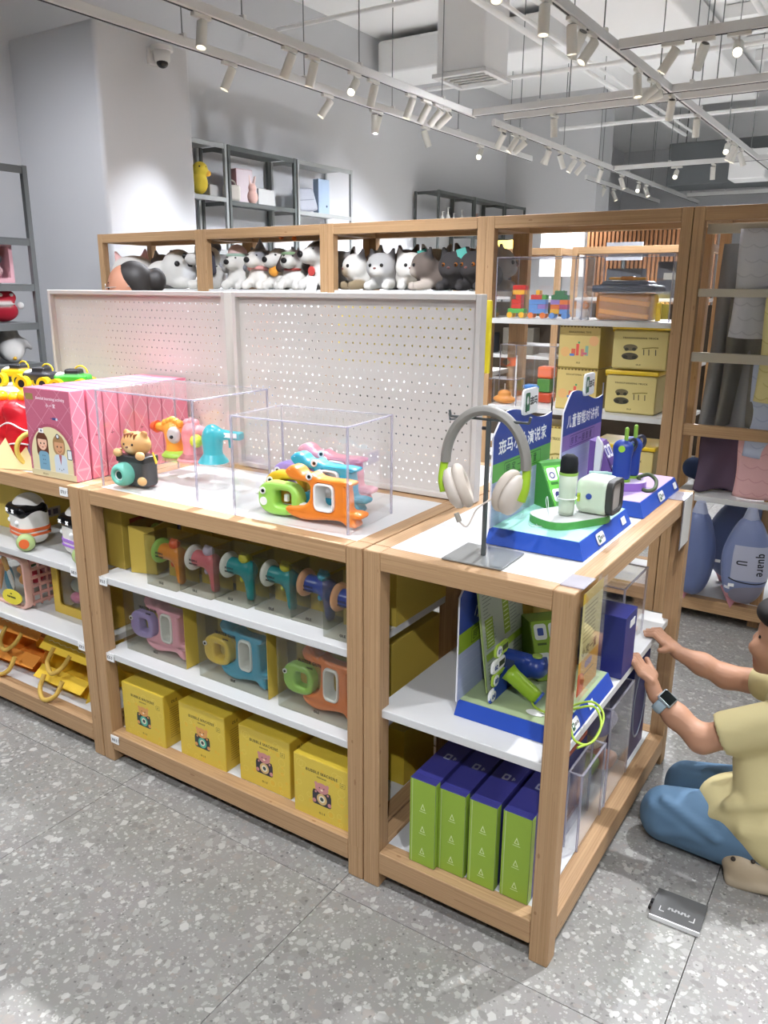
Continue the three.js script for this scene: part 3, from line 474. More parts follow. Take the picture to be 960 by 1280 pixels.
function smallGun(color, label, pos, turn) {
  const t = thing('dinosaur_water_gun', label, 'water gun', pos, turn);
  mesh('body', lib.small, plastic(color), t); eyeOn(t, -0.046, 0.062, 0.021, 0.009); mesh('cheek', cyl(0.011, 0.011, 0.004, -0.045, 0.034, 0.02, 14, Math.PI / 2), eyeW, t); mesh('trigger', rbox(0.012, 0.02, 0.012, 0.003, 0.014, 0.045, 0), eyeW, t); mesh('nozzle', cyl(0.006, 0.008, 0.02, -0.068, 0.05, 0, 12, 0, 0, Math.PI / 2), eyeW, t);
  return t;
}
const ORG = 0xf48a2c, GRN = 0x9fd65c, BLU = 0x36a9c6, YEL = 0xe6b422, PNK = 0xf2a7b4, PUR = 0xa48fd0;
bigGun(ORG, 'big orange water gun in front inside the clear case', [-0.69, 0.9035, -0.115], 0.06);
bigGun(BLU, 'big blue water gun behind the orange one in the clear case', [-0.715, 0.925, -0.168], 0.08);
bigGun(PNK, 'big pink water gun at the back of the clear case', [-0.735, 0.937, -0.223], 0.08);
smallGun(GRN, 'small green ring-shaped water gun beside the orange one', [-0.828, 0.9035, -0.11], 0.1);
smallGun(YEL, 'small yellow water gun behind the green one', [-0.845, 0.92, -0.158], 0.1);
smallGun(PUR, 'small purple water gun behind the yellow one', [-0.86, 0.935, -0.206], 0.1);
// ---------- bubble guns in the left case ----------
{
  const r = thing('clear_riser', 'clear low riser under the bubble guns', 'riser', [-1.30, 0.9005, -0.265]);
  mesh('deck', box(0.29, 0.003, 0.13, 0, 0.062, 0), acrylic, r); for (const s of [-1, 1]) mesh('riser_side', box(0.003, 0.06, 0.13, s * 0.14, 0.0305, 0), acrylic, r);
}
function bubbleGun(label, pos, turn, a, b, face) {
  const t = thing('bubble_gun', label, 'bubble gun', pos, turn);
  mesh('body', blob([E(0, 0.075, 0, 0.032, 0.042, 0.03, a), C([0, 0.02, 0], [0, 0.07, 0], 0.03, 0.024, a), C([face * 0.02, 0.088, 0], [face * 0.055, 0.088, 0], 0.018, 0.014, a)], 0.004, 0.012), vmat(0.3), t);
  mesh('base_ring', lathe([[0, 0], [0.042, 0], [0.044, 0.006], [0.036, 0.014], [0.028, 0.022], [0, 0.022]], 24), plastic(b), t);
  return t;
}
{
  let t = bubbleGun('orange lion bubble gun on a green base', [-1.385, 0.9645, -0.265], 0.2, 0xf3a63c, 0xa8d64e, -1);
  mesh('beak', cyl(0.012, 0.02, 0.02, -0.072, 0.088, 0, 16, 0, 0, Math.PI / 2), plastic(0xe8612c), t); mesh('mane', merge([0, 1, 2, 3, 4].map((i) => sph(0.012, -0.026 + i * 0.013, 0.113 - Math.abs(i - 2) * 0.005, 0.008))), plastic(0xe9a032), t); mesh('face', sph(0.024, 0.012, 0.07, 0.022, 1, 1.1, 0.6), plastic(0xc9c5c2), t); mesh('nose', sph(0.006, 0.014, 0.066, 0.037), eyeB, t);
  t = bubbleGun('pink bubble gun with a yellow trigger ball', [-1.305, 0.9645, -0.26], 0.2, 0xf2969a, 0xf0a3a6, 1);
  mesh('crest', merge([0, 1, 2].map((i) => sph(0.012, -0.015 + i * 0.015, 0.116 - Math.abs(i - 1) * 0.004, 0))), plastic(0xf4a0a5), t); mesh('trigger_ball', sph(0.02, 0.03, 0.062, 0.022), plastic(0xd9dc3e), t); mesh('skirt', lathe([[0.03, 0.02], [0.046, 0.004], [0.048, 0]], 24), plastic(0xf2969a), t);
  t = bubbleGun('teal bubble gun with a price sticker on its barrel', [-1.215, 0.9645, -0.255], 0.2, 0x27aeb8, 0xf2f2ee, 1);
  mesh('barrel', rbox(0.085, 0.024, 0.026, 0.006, 0.06, 0.088, 0), plastic(0x27aeb8), t); mesh('trigger', cyl(0.006, 0.004, 0.03, 0.06, 0.066, 0, 10), plastic(0x2fa5ab), t); mesh('price_sticker', box(0.042, 0.014, 0.001, 0.07, 0.09, 0.0136), eyeW, t); mesh('skirt', lathe([[0.028, 0.03], [0.044, 0.008], [0.046, 0.004]], 24), plastic(0x27aeb8), t);
}
{
  const t = thing('tiger_bubble_camera', 'tiger cub hugging a grey toy camera with a mint lens', 'toy camera', [-1.385, 0.9015, -0.115], 0.1);
  mesh('camera_body', rbox(0.11, 0.085, 0.06, 0.014, 0, 0.0435, 0), plastic(0x4c4a4a), t); mesh('top_plate', rbox(0.112, 0.022, 0.062, 0.006, 0, 0.083, 0), plastic(0x3a3838), t);
  const l = mesh('lens', lathe([[0.034, 0], [0.035, 0.012], [0.033, 0.026], [0.027, 0.034], [0.019, 0.036], [0.016, 0.031], [0.014, 0.024], [0, 0.024]], 28).rotateX(Math.PI / 2).translate(-0.018, 0.04, 0.03), plastic(0x79c9b4), t); mesh('lens_ring', put(new THREE.TorusGeometry(0.0135, 0.0018, 6, 24), -0.018, 0.04, 0.058), eyeW, l); mesh('lens_glass', cyl(0.011, 0.011, 0.003, -0.018, 0.04, 0.0565, 16, Math.PI / 2), plastic(0x2c4f49), l);
  mesh('tiger_head', blob([E(0, 0.125, 0, 0.05, 0.036, 0.034, 0xd8a565), E(-0.034, 0.155, 0, 0.011, 0.011, 0.008, 0xc98f4f), E(0.034, 0.155, 0, 0.011, 0.011, 0.008, 0xc98f4f), E(0, 0.115, 0.026, 0.016, 0.01, 0.012, 0xe9c796)], 0.0035, 0.008), vmat(0.55), t);
  for (const x of [-0.016, 0.016]) mesh('eye', sph(0.0035, x, 0.128, 0.032), eyeB, t); mesh('nose', sph(0.004, 0, 0.121, 0.038, 1.2, 0.8, 0.8), plastic(0x6b3a28), t);
  for (const x of [-0.018, -0.006, 0.006, 0.018]) mesh('stripe', rbox(0.004, 0.016, 0.05, 0.002, x, 0.153 - Math.abs(x) * 0.2, 0.002), plastic(0x8a4f2a), t);
  for (const [x, y, z] of [[-0.045, 0.1, 0.03], [0.045, 0.098, 0.034], [-0.05, 0.022, 0.03], [0.048, 0.024, 0.036]]) mesh('paw', sph(0.014, x, y, z, 1.1, 0.9, 0.8), mat(0xe2b277, 0.55), t);
  for (const x of [-0.062, 0.062]) mesh('tassel', merge([0, 1, 2, 3, 4].map((i) => rod([x, 0.105, 0], [x + Math.sign(x) * 0.012 + (i - 2) * 0.004, 0.075, (i - 2) * 0.005], 0.0025, 5))), plastic(0xd9b02e), t);
}
// ---------- lettering, price tags ----------
import { FontLoader } from 'three/addons/loaders/FontLoader.js';
import { TextGeometry } from 'three/addons/geometries/TextGeometry.js';
const font = await new FontLoader().loadAsync('fonts/droid/droid_sans_bold.typeface.json');
function letters(s, size, depth = 0.0006) { const g = new TextGeometry(s, { font, size, depth, curveSegments: 3, bevelEnabled: false }); g.computeBoundingBox(); const b = g.boundingBox; return g.translate(-(b.min.x + b.max.x) / 2, -(b.min.y + b.max.y) / 2, 0); }
const tagTex = {};
function priceTag(s, x, y, z, ry = 0, label = `small white price tag reading ${s}`) {
  tagTex[s] ??= printMat(canvas(128, 64, (g) => { g.fillStyle = '#f4f4f1'; g.fillRect(0, 0, 128, 64); txt(g, '¥' + s.replace('¥', ''), 62, 34, 36, '#1d1d1d'); }), 0.4);
  const o = mesh('price_tag', new THREE.BoxGeometry(0.036, 0.026, 0.003), tagTex[s]); o.position.set(x, y, z); o.rotation.y = ry; return tag(o, label, 'price tag');
}
priceTag('79.9', -1.585, 0.877, 0.0018, 0, 'white 79.9 price tag on the top rail by the pink boxes'); priceTag('16.9', -1.455, 0.617, -0.009, 0, 'white 16.9 price tag on the bubble gun shelf'); priceTag('26.9', -1.455, 0.367, -0.009, 0, 'white 26.9 price tag on the water gun shelf'); priceTag('69.9', -1.455, 0.085, 0.0018, 0, 'white 69.9 price tag on the bottom rail'); priceTag('49.9', -1.59, 0.617, -0.009, 0, 'white price tag at the end of the robot shelf'); priceTag('39.9', -1.59, 0.367, -0.009, 0, 'white price tag at the end of the basket shelf');
// ---------- boxed bubble guns, upper shelf ----------
const yellowCard = mat(0xcbb04a, 0.6), darkInk = mat(0x2a2622, 0.6);
function gunBoxShell(t, w, h, d, side = true) {
  mesh('front_film', box(w, h, 0.001, 0, h / 2, d / 2 - 0.0005), filmClear, t); mesh('top_film', box(w, 0.001, d - 0.002, 0, h - 0.0005, 0), filmClear, t); mesh('side_film', box(0.001, h - 0.002, d - 0.004, -w / 2 + 0.0005, h / 2, 0), filmClear, t);
  mesh('back_card', box(w, h, 0.003, 0, h / 2, -d / 2 + 0.0015), yellowCard, t); mesh('base_card', box(w - 0.002, 0.002, d - 0.006, 0, 0.001, 0.001), mat(0xb8b4a6, 0.6), t);
  if (side) mesh('side_card', box(0.002, h - 0.002, d - 0.005, w / 2 - 0.001, h / 2, 0), yellowCard, t); else mesh('side_film', box(0.001, h - 0.002, d - 0.004, w / 2 - 0.0005, h / 2, 0), filmClear, t);
}
const qlt = letters('OLE', 0.0075), wg = merge([letters('WATER GUN', 0.0095), letters('SHARK', 0.005).translate(0, -0.016, 0)]), bm = merge([letters('BUBBLE', 0.006), letters('MACHINE', 0.005).translate(0, -0.01, 0)]);
function boxedGun(x, z, c, flange, headC, label, turn = 0) {
  const w = 0.122, h = 0.152, d = 0.09, t = thing('boxed_bubble_gun', label, 'boxed toy', [x, 0.6305, z - d / 2], turn);
  gunBoxShell(t, w, h, d, false);
  mesh('gun', blob([C([-0.03, 0.095, 0], [0.035, 0.095, 0], 0.024, 0.02, c), E(0.028, 0.09, 0, 0.026, 0.03, 0.02, c), C([0.028, 0.085, 0], [0.036, 0.018, 0], 0.015, 0.013, c)], 0.004, 0.01), vmat(0.3), t);
  mesh('flange', put(lathe([[0.018, 0], [0.036, 0], [0.038, 0.004], [0.034, 0.012], [0.02, 0.016]], 24), -0.046, 0.095, 0, 0, 0, -Math.PI / 2), plastic(flange), t);
  mesh('toy_head', blob([E(0.02, 0.126, 0.004, 0.018, 0.015, 0.016, headC), E(0.01, 0.138, 0.004, 0.005, 0.006, 0.004, headC), E(0.03, 0.138, 0.004, 0.005, 0.006, 0.004, headC)], 0.003, 0.005), vmat(0.35), t);
  mesh('trigger', sph(0.007, 0.004, 0.062, 0, 1, 1.4, 1), plastic(headC), t);
  const b = mesh('lettering', bm, darkInk, t); b.position.set(0.0, 0.105, d / 2 + 0.0002); const q = mesh('logo', qlt, darkInk, t); q.position.set(0, 0.016, d / 2 + 0.0002);
}
const gY = 'bubble gun in a clear box on the upper shelf';
boxedGun(-1.238, -0.045, 0xe88f2e, 0x9fd05a, 0xe8602e, `orange ${gY}, green flange`); boxedGun(-1.112, -0.055, 0xd87078, 0xf0ece8, 0xc6b8cc, `dusty pink ${gY}, white flange`); boxedGun(-0.986, -0.065, 0x1d8f95, 0xf0eee6, 0xd9cf3a, `teal ${gY} next to the pink one`);
boxedGun(-0.848, -0.075, 0x1d8f95, 0xf0eee6, 0xd9cf3a, `teal ${gY} next to the blue one`); boxedGun(-0.722, -0.075, 0x2746a8, 0xe8a878, 0x3c9fc0, `navy blue ${gY} with a peach flange`); boxedGun(-0.588, -0.04, 0x2746a8, 0xe8a878, 0x3c9fc0, 'navy blue boxed bubble gun half hidden by the post');
for (let i = 0; i < 6; i++) tag(mesh('toy_carton', box(0.12, 0.15, 0.28, -1.238 + i * 0.13, 0.7055, -0.33), yellowCard), 'yellow toy carton stacked behind the clear boxes', 'carton', 'cartons at the back of the upper shelf');
{
  let t = thing('boxed_bubble_gun', 'yellow bubble gun box turned sideways near the left post', 'boxed toy', [-1.395, 0.6305, -0.16], -1.25);
  gunBoxShell(t, 0.13, 0.15, 0.09); mesh('gun', blob([C([-0.03, 0.09, 0], [0.035, 0.09, 0], 0.024, 0.02, 0xe88f2e), C([0.028, 0.085, 0], [0.036, 0.02, 0], 0.015, 0.013, 0xd88a5a), E(-0.02, 0.12, 0, 0.018, 0.016, 0.016, 0x9fd05a)], 0.004, 0.01), vmat(0.3), t);
  t = thing('toy_carton', 'mustard yellow toy carton with red print beside the left post', 'carton', [-1.53, 0.6305, -0.2]); mesh('carton', rbox(0.16, 0.19, 0.22, 0.002, 0, 0.095, 0), yellowCard, t); mesh('print', box(0.001, 0.05, 0.14, 0.0805, 0.13, 0.01), mat(0x8c3b22, 0.6), t);
}
// ---------- boxed water guns, middle shelf ----------
function boxedWater(x, z, c, c2, label) {
  const w = 0.262, h = 0.205, d = 0.085, t = thing('boxed_water_gun', label, 'boxed toy', [x, 0.3805, z - d / 2]);
  gunBoxShell(t, w, h, d);
  const b = mesh('large_gun', lib.big.body, plastic(c), t); b.scale.set(0.8, 1.3, 0.9); b.position.set(0.028, 0.012, 0.005); const l = mesh('handle_liner', lib.big.liner, eyeW, t); l.scale.set(0.8, 1.3, 0.9); l.position.copy(b.position);
  const s = mesh('small_gun', lib.small, plastic(c2), t); s.scale.set(0.78, 0.98, 0.8); s.position.set(-0.072, 0.045, 0.014); const e = mesh('eye', cyl(0.007, 0.007, 0.003, 0, 0, 0, 14, Math.PI / 2), eyeW, t); e.position.set(-0.112, 0.105, 0.033); mesh('pupil', cyl(0.0035, 0.0035, 0.002, 0.001, 0, 0.002, 10, Math.PI / 2), eyeB, e);
  const T = mesh('lettering', wg, darkInk, t); T.position.set(-0.02, 0.158, d / 2 + 0.0002); const q = mesh('logo', qlt, darkInk, t); q.position.set(0.0, 0.022, d / 2 + 0.0002);
}
boxedWater(-1.307, -0.062, 0xf0a5b6, 0xa490cc, 'boxed pink water gun with a small purple one'); boxedWater(-0.986, -0.058, 0x3d9fc0, 0xe2bf3e, 'boxed blue water gun with a small yellow one'); boxedWater(-0.684, -0.052, 0xe67f3c, 0x9ac957, 'boxed orange water gun with a small green one');
for (let i = 0; i < 3; i++) tag(mesh('toy_carton', box(0.26, 0.19, 0.26, -1.307 + i * 0.315, 0.4755, -0.33), yellowCard), 'yellow water gun carton behind the boxed water guns', 'carton', 'cartons at the back of the middle shelf');
// ---------- bubble machine boxes, bottom shelf ----------
function bubbleTex(lens, body, fur) {
  return printMat(canvas(512, 480, (g, w, h) => {
    g.fillStyle = '#d8bd48'; g.fillRect(0, 0, w, h);
    for (let i = 0; i < 14; i++) { g.strokeStyle = 'rgba(240,220,120,0.55)'; g.lineWidth = 3; g.beginPath(); g.arc(rnd(w), rnd(60, h), rnd(12, 34), 0, 7); g.stroke(); circ(g, rnd(w), rnd(60, h), rnd(8, 22), 'rgba(232,176,40,0.35)'); }
    txt(g, 'BUBBLE MACHINE', 256, 92, 34, '#3a3216'); txt(g, 'DINOSAUR', 256, 128, 17, '#3a3216'); g.strokeStyle = '#3a3216'; g.lineWidth = 2; g.strokeRect(424, 104, 42, 34); txt(g, '3+', 445, 122, 22, '#3a3216');
    rr(g, 170, 246, 172, 110, 20, body); rr(g, 176, 236, 160, 26, 8, '#2b2724'); oval(g, 256, 212, 62, 44, fur); circ(g, 204, 182, 15, fur); circ(g, 308, 182, 15, fur); circ(g, 236, 210, 5, '#222'); circ(g, 276, 210, 5, '#222'); oval(g, 256, 226, 12, 8, '#f3dcc0');
    circ(g, 256, 302, 46, lens); circ(g, 256, 302, 28, '#e8e0c8'); circ(g, 256, 302, 16, '#3a4a44'); circ(g, 186, 330, 17, fur); circ(g, 326, 330, 17, fur); circ(g, 200, 252, 10, fur); circ(g, 312, 252, 10, fur);
    txt(g, 'O L E', 256, 424, 24, '#3a3216');
  }), 0.38);
}
const bubTex = [bubbleTex('#58b89c', '#2f3f3c', '#d89a58'), bubbleTex('#d8b878', '#34303a', '#c98a86')], bmYellow = mat(0xd4b83e, 0.4), bmTop = printMat(canvas(256, 256, (g) => { g.fillStyle = '#d4b83e'; g.fillRect(0, 0, 256, 256); txt(g, 'OLE', 128, 78, 44, '#4a3d10'); }), 0.4);
const bmSide = printMat(canvas(256, 256, (g) => { g.fillStyle = '#cbab38'; g.fillRect(0, 0, 256, 256); txt(g, 'OLE', 60, 40, 20, '#5a4a14'); for (let i = 0; i < 14; i++) { g.fillStyle = 'rgba(90,70,20,0.6)'; g.fillRect(28, 70 + i * 11, rnd(40, 110), 3); } g.strokeStyle = '#5a4a14'; g.strokeRect(150, 150, 70, 70); }), 0.4);
[[-1.3475, -0.03, 0, 'yellow bubble machine box with mint-lens camera, next to the left post'], [-1.107, -0.042, 0, 'yellow bubble machine box with mint-lens camera, second from the left post'], [-0.868, -0.045, 1, 'yellow bubble machine box with pink camera, second from the end unit'], [-0.648, -0.022, 1, 'yellow bubble machine box with pink camera, beside the end unit']].forEach(([x, z, k, l]) => {
  const t = thing('bubble_machine_box', l, 'toy box', [x, 0.1045, z - 0.09], 0, 'bubble machine boxes');
  mesh('carton', rbox(0.187, 0.176, 0.178, 0.0015, 0, 0.088, 0, 1), bmYellow, t); print('front_print', 0.184, 0.173, bubTex[k], t, 0, 0.088, 0.0893); print('top_print', 0.184, 0.174, bmTop, t, 0, 0.1762, 0, 0, -Math.PI / 2); print('side_print', 0.174, 0.173, bmSide, t, 0.0938, 0.088, 0, Math.PI / 2);
});
for (let i = 0; i < 4; i++) tag(mesh('toy_carton', box(0.185, 0.17, 0.17, -1.3475 + i * 0.235, 0.19, -0.36), bmYellow), 'plain yellow carton behind the bubble machine boxes', 'carton', 'cartons at the back of the bottom shelf');
// ---------- left unit: pink puzzle boxes ----------
const pinkSide = (() => { const t = printMat(canvas(256, 1024, (g, w, h) => {
  g.fillStyle = '#ee8aa0'; g.fillRect(0, 0, w, h); g.strokeStyle = 'rgba(250,205,215,0.9)'; g.lineWidth = 10;
  for (let y = -300; y < h; y += 600) { g.beginPath(); g.moveTo(0, y); g.lineTo(w, y + 300); g.lineTo(0, y + 600); g.stroke(); g.beginPath(); g.moveTo(w, y); g.lineTo(0, y + 300); g.lineTo(w, y + 600); g.stroke(); }
  g.fillStyle = '#f3a9b8'; g.fillRect(0, 880, w, 26); g.fillStyle = '#8b2d3e'; g.fillRect(90, 520, 60, 8); g.fillRect(110, 500, 8, 40);
}), 0.35); return t; })();
const pinkTop = printMat(canvas(128, 256, (g, w, h) => { g.fillStyle = '#ec8ca2'; g.fillRect(0, 0, w, h); g.strokeStyle = 'rgba(250,200,212,0.8)'; g.lineWidth = 5; for (let y = -128; y < h; y += 128) { g.beginPath(); g.moveTo(0, y); g.lineTo(w, y + 128); g.moveTo(w, y); g.lineTo(0, y + 128); g.stroke(); } }), 0.35);
const pinkFront = printMat(canvas(640, 860, (g, w, h) => {
  g.fillStyle = '#c2697f'; g.fillRect(0, 0, w, h); g.strokeStyle = 'rgba(215,150,165,0.6)'; g.lineWidth = 10;
  for (let x = -860; x < w; x += 260) { g.beginPath(); g.moveTo(x, 0); g.lineTo(x + 860, h); g.moveTo(x + 860, 0); g.lineTo(x, h); g.stroke(); }
  g.fillStyle = '#9c8a52'; g.fillRect(20, 50, 110, 60); txt(g, 'Dental learning activity', 370, 88, 36, '#f3dfe3'); han(g, 'xiao yi jia', 300, 130, 42, '#f6e6ea', 1.15);
  g.fillStyle = '#3f4f86'; g.fillRect(380, 262, 60, 22); g.fillRect(352, 268, 110, 6); circ(g, 440, 276, 14, '#cfd6e6');
  g.fillStyle = '#a84f63'; for (let a = 0; a < 24; a++) circ(g, 320 + Math.cos(Math.PI + a * Math.PI / 23) * 300, 650 + Math.sin(Math.PI + a * Math.PI / 23) * 300, 24, '#b0586c');
  oval(g, 320, 650, 292, 292, '#e8dcae'); g.fillRect(0, 0, 0, 0); g.fillStyle = '#e8dcae'; g.fillRect(28, 640, 584, 220);
  rr(g, 110, 430, 170, 250, 70, '#6b3f2e'); oval(g, 196, 520, 66, 76, '#f0c2a4'); g.fillStyle = '#6b3f2e'; g.beginPath(); g.arc(196, 488, 74, Math.PI, 0); g.fill(); rr(g, 160, 382, 72, 44, 8, '#f4f2ee'); circ(g, 196, 404, 11, '#44506e'); circ(g, 172, 530, 9, '#2c211c'); circ(g, 222, 528, 9, '#2c211c'); oval(g, 198, 566, 14, 5, '#a8545a'); circ(g, 158, 555, 12, '#eba58f'); circ(g, 238, 553, 12, '#eba58f');
  rr(g, 128, 606, 150, 260, 46, '#7ea9be'); for (const y of [650, 690, 730]) { circ(g, 188, y, 6, '#3a5a70'); circ(g, 214, y, 6, '#3a5a70'); }
  rr(g, 350, 430, 170, 200, 80, '#b08a5e'); oval(g, 436, 532, 68, 78, '#d7a078'); g.fillStyle = '#a98257'; g.beginPath(); g.arc(436, 496, 74, Math.PI, 0); g.fill(); circ(g, 426, 440, 26, '#3b3b40'); circ(g, 426, 440, 17, '#dfe4e6'); circ(g, 410, 540, 9, '#2c211c'); circ(g, 462, 540, 9, '#2c211c'); g.strokeStyle = '#7b3c30'; g.lineWidth = 6; g.beginPath(); g.arc(438, 566, 24, 0.3, 2.4); g.stroke();
  rr(g, 350, 616, 180, 250, 50, '#cfdbe4'); g.fillStyle = '#b5656c'; g.beginPath(); g.moveTo(420, 618); g.lineTo(462, 618); g.lineTo(441, 720); g.fill(); for (const [x, y] of [[410, 760], [440, 770], [470, 756]]) circ(g, x, y, 6, '#3b4a58'); rr(g, 545, 560, 60, 90, 10, '#e9ecec', '#47566b', 8);
  g.fillStyle = '#d9cfa6'; g.fillRect(0, 800, w, 60); g.fillStyle = '#efe7c8'; g.fillRect(30, 792, 580, 6); txt(g, '60 pcs', 200, 832, 26, '#7a6a48');
}), 0.35);
const pinkM = mat(0xea889e, 0.4);
for (let i = 0; i < 8; i++) {
  const t = thing('puzzle_box', i ? 'pink puzzle box standing in the row behind the front one' : 'front pink puzzle box picturing a nurse and a doctor', 'puzzle box', [-1.673, 0.9005, -0.031 - 0.0275 - i * 0.0575 - (i ? 0.006 : 0)], i ? 0 : 0.03, i ? 'pink puzzle boxes in a row' : undefined);
  mesh('carton', rbox(0.212, 0.272, 0.053, 0.0012, 0, 0.136, 0, 1), pinkM, t); print('side_print', 0.051, 0.27, pinkSide, t, 0.1064, 0.136, 0, Math.PI / 2); print('top_print', 0.21, 0.051, pinkTop, t, 0, 0.2724, 0, 0, -Math.PI / 2);
  if (!i) print('front_print', 0.21, 0.27, pinkFront, t, 0, 0.136, 0.0269);
}
// toy playsets in red bags
function redBag(label, pos, turn, s) {
  const t = thing('red_toy_bag', label, 'toy bag', pos, turn); t.scale.setScalar(s);
  mesh('bag', blob([E(0, 0.09, 0, 0.12, 0.09, 0.07, 0xd8202c), E(0.05, 0.16, 0, 0.08, 0.05, 0.05, 0xd8202c), E(-0.06, 0.17, 0.01, 0.06, 0.04, 0.045, 0xc81b28), B(0, 0.03, 0, 0.11, 0.03, 0.06, 0.02, 0xc81b28)], 0.008, 0.03), vmat(0.35), t);
  mesh('trim', merge([tube([[-0.11, 0.12, 0.05], [-0.04, 0.14, 0.074], [0.04, 0.12, 0.077], [0.11, 0.13, 0.045]], 0.003, 24, 6), tube([[-0.1, 0.06, 0.055], [0, 0.075, 0.073], [0.1, 0.06, 0.05]], 0.003, 24, 6), tube([[-0.03, 0.2, 0.045], [0.03, 0.19, 0.058], [0.09, 0.2, 0.03]], 0.003, 20, 6)]), eyeW, t);
  mesh('yellow_crest', merge([0, 1, 2, 3, 4].map((i) => sph(0.022, -0.08 + i * 0.04, 0.212 + (i % 2) * 0.008, 0, 1, 0.9, 1))), plastic(0xf0c21c), t); mesh('buckle', rbox(0.03, 0.045, 0.014, 0.005, 0.06, 0.06, 0.068), plastic(0xf0b02a), t); mesh('window', rbox(0.08, 0.06, 0.004, 0.002, 0.07, 0.1, 0.074), filmClear, t);
}
redBag('shiny red toy bag with yellow crest beside the pink boxes', [-1.915, 0.9005, -0.15], 0.2, 1.0); redBag('second red toy bag at the edge of the left unit', [-2.14, 0.9005, -0.12], 0.1, 1.0); redBag('red toy bag behind the paper crown', [-1.96, 0.9005, -0.34], 0, 1.0);
{
  const t = thing('paper_crown', 'cream paper crown leaning by the pink boxes', 'paper crown', [-1.845, 0.9005, -0.05], 0.35);
  mesh('band', extrude(shapeOf([[-0.1, 0], [0.05, 0], [0.055, 0.06], [0.02, 0.03], [-0.01, 0.075], [-0.04, 0.035], [-0.09, 0.1], [-0.12, 0.05]]), 0.002).rotateX(-0.35), mat(0xe6d49a, 0.6), t); mesh('hoop', put(new THREE.TorusGeometry(0.055, 0.008, 8, 28, 3.4), 0.02, 0.062, -0.03, 0, 0.5, 0.6), mat(0xe8cf62, 0.5), t);
  mesh('round_print', cyl(0.045, 0.045, 0.002, 0.03, 0.062, -0.04, 24, Math.PI / 2 - 0.2), mat(0x8f7aa6, 0.5), t); mesh('red_flap', rbox(0.06, 0.05, 0.003, 0.001, 0.05, 0.027, -0.012), plastic(0xc8202c), t);
}
{
  const s = thing('display_crate', 'low white crate carrying the toy monster trucks', 'crate', [-2.2, 0.9005, -0.385]); mesh('crate', rbox(0.6, 0.2, 0.2, 0.004, 0, 0.1, 0), whitePaint, s);
  const truck = (label, x, z, c, turn) => {
    const t = thing('toy_monster_truck', label, 'toy truck', [x, 1.101, z], turn);
    mesh('body', blob([B(0, 0.05, 0, 0.06, 0.014, 0.03, 0.008, c), B(0.005, 0.07, 0, 0.028, 0.014, 0.024, 0.008, 0x2a2a2c), E(-0.045, 0.06, 0, 0.018, 0.012, 0.024, 0xf0ece0)], 0.004, 0.006), vmat(0.35), t);
    for (const sx of [-1, 1]) for (const sz of [-1, 1]) { const w = mesh('wheel', cyl(0.026, 0.026, 0.024, sx * 0.045, 0.026, sz * 0.042, 20, Math.PI / 2), plastic(0xe6c41e), t); mesh('tyre_hub', cyl(0.014, 0.014, 0.026, sx * 0.045, 0.026, sz * 0.042, 14, Math.PI / 2), black, w); }
    mesh('roll_bar', new THREE.TorusGeometry(0.024, 0.003, 6, 16, Math.PI).translate(0.03, 0.07, 0), plastic(0xe6c41e), t);
  };
  truck('green and black toy truck with yellow wheels', -2.03, -0.39, 0x3fae3c, 0.5); truck('black toy truck with yellow wheels next to the crate edge', -2.19, -0.37, 0x33343a, 0.3); truck('yellow toy truck with yellow wheels beside the red bags', -2.36, -0.39, 0xe0b81c, 0.2);
}
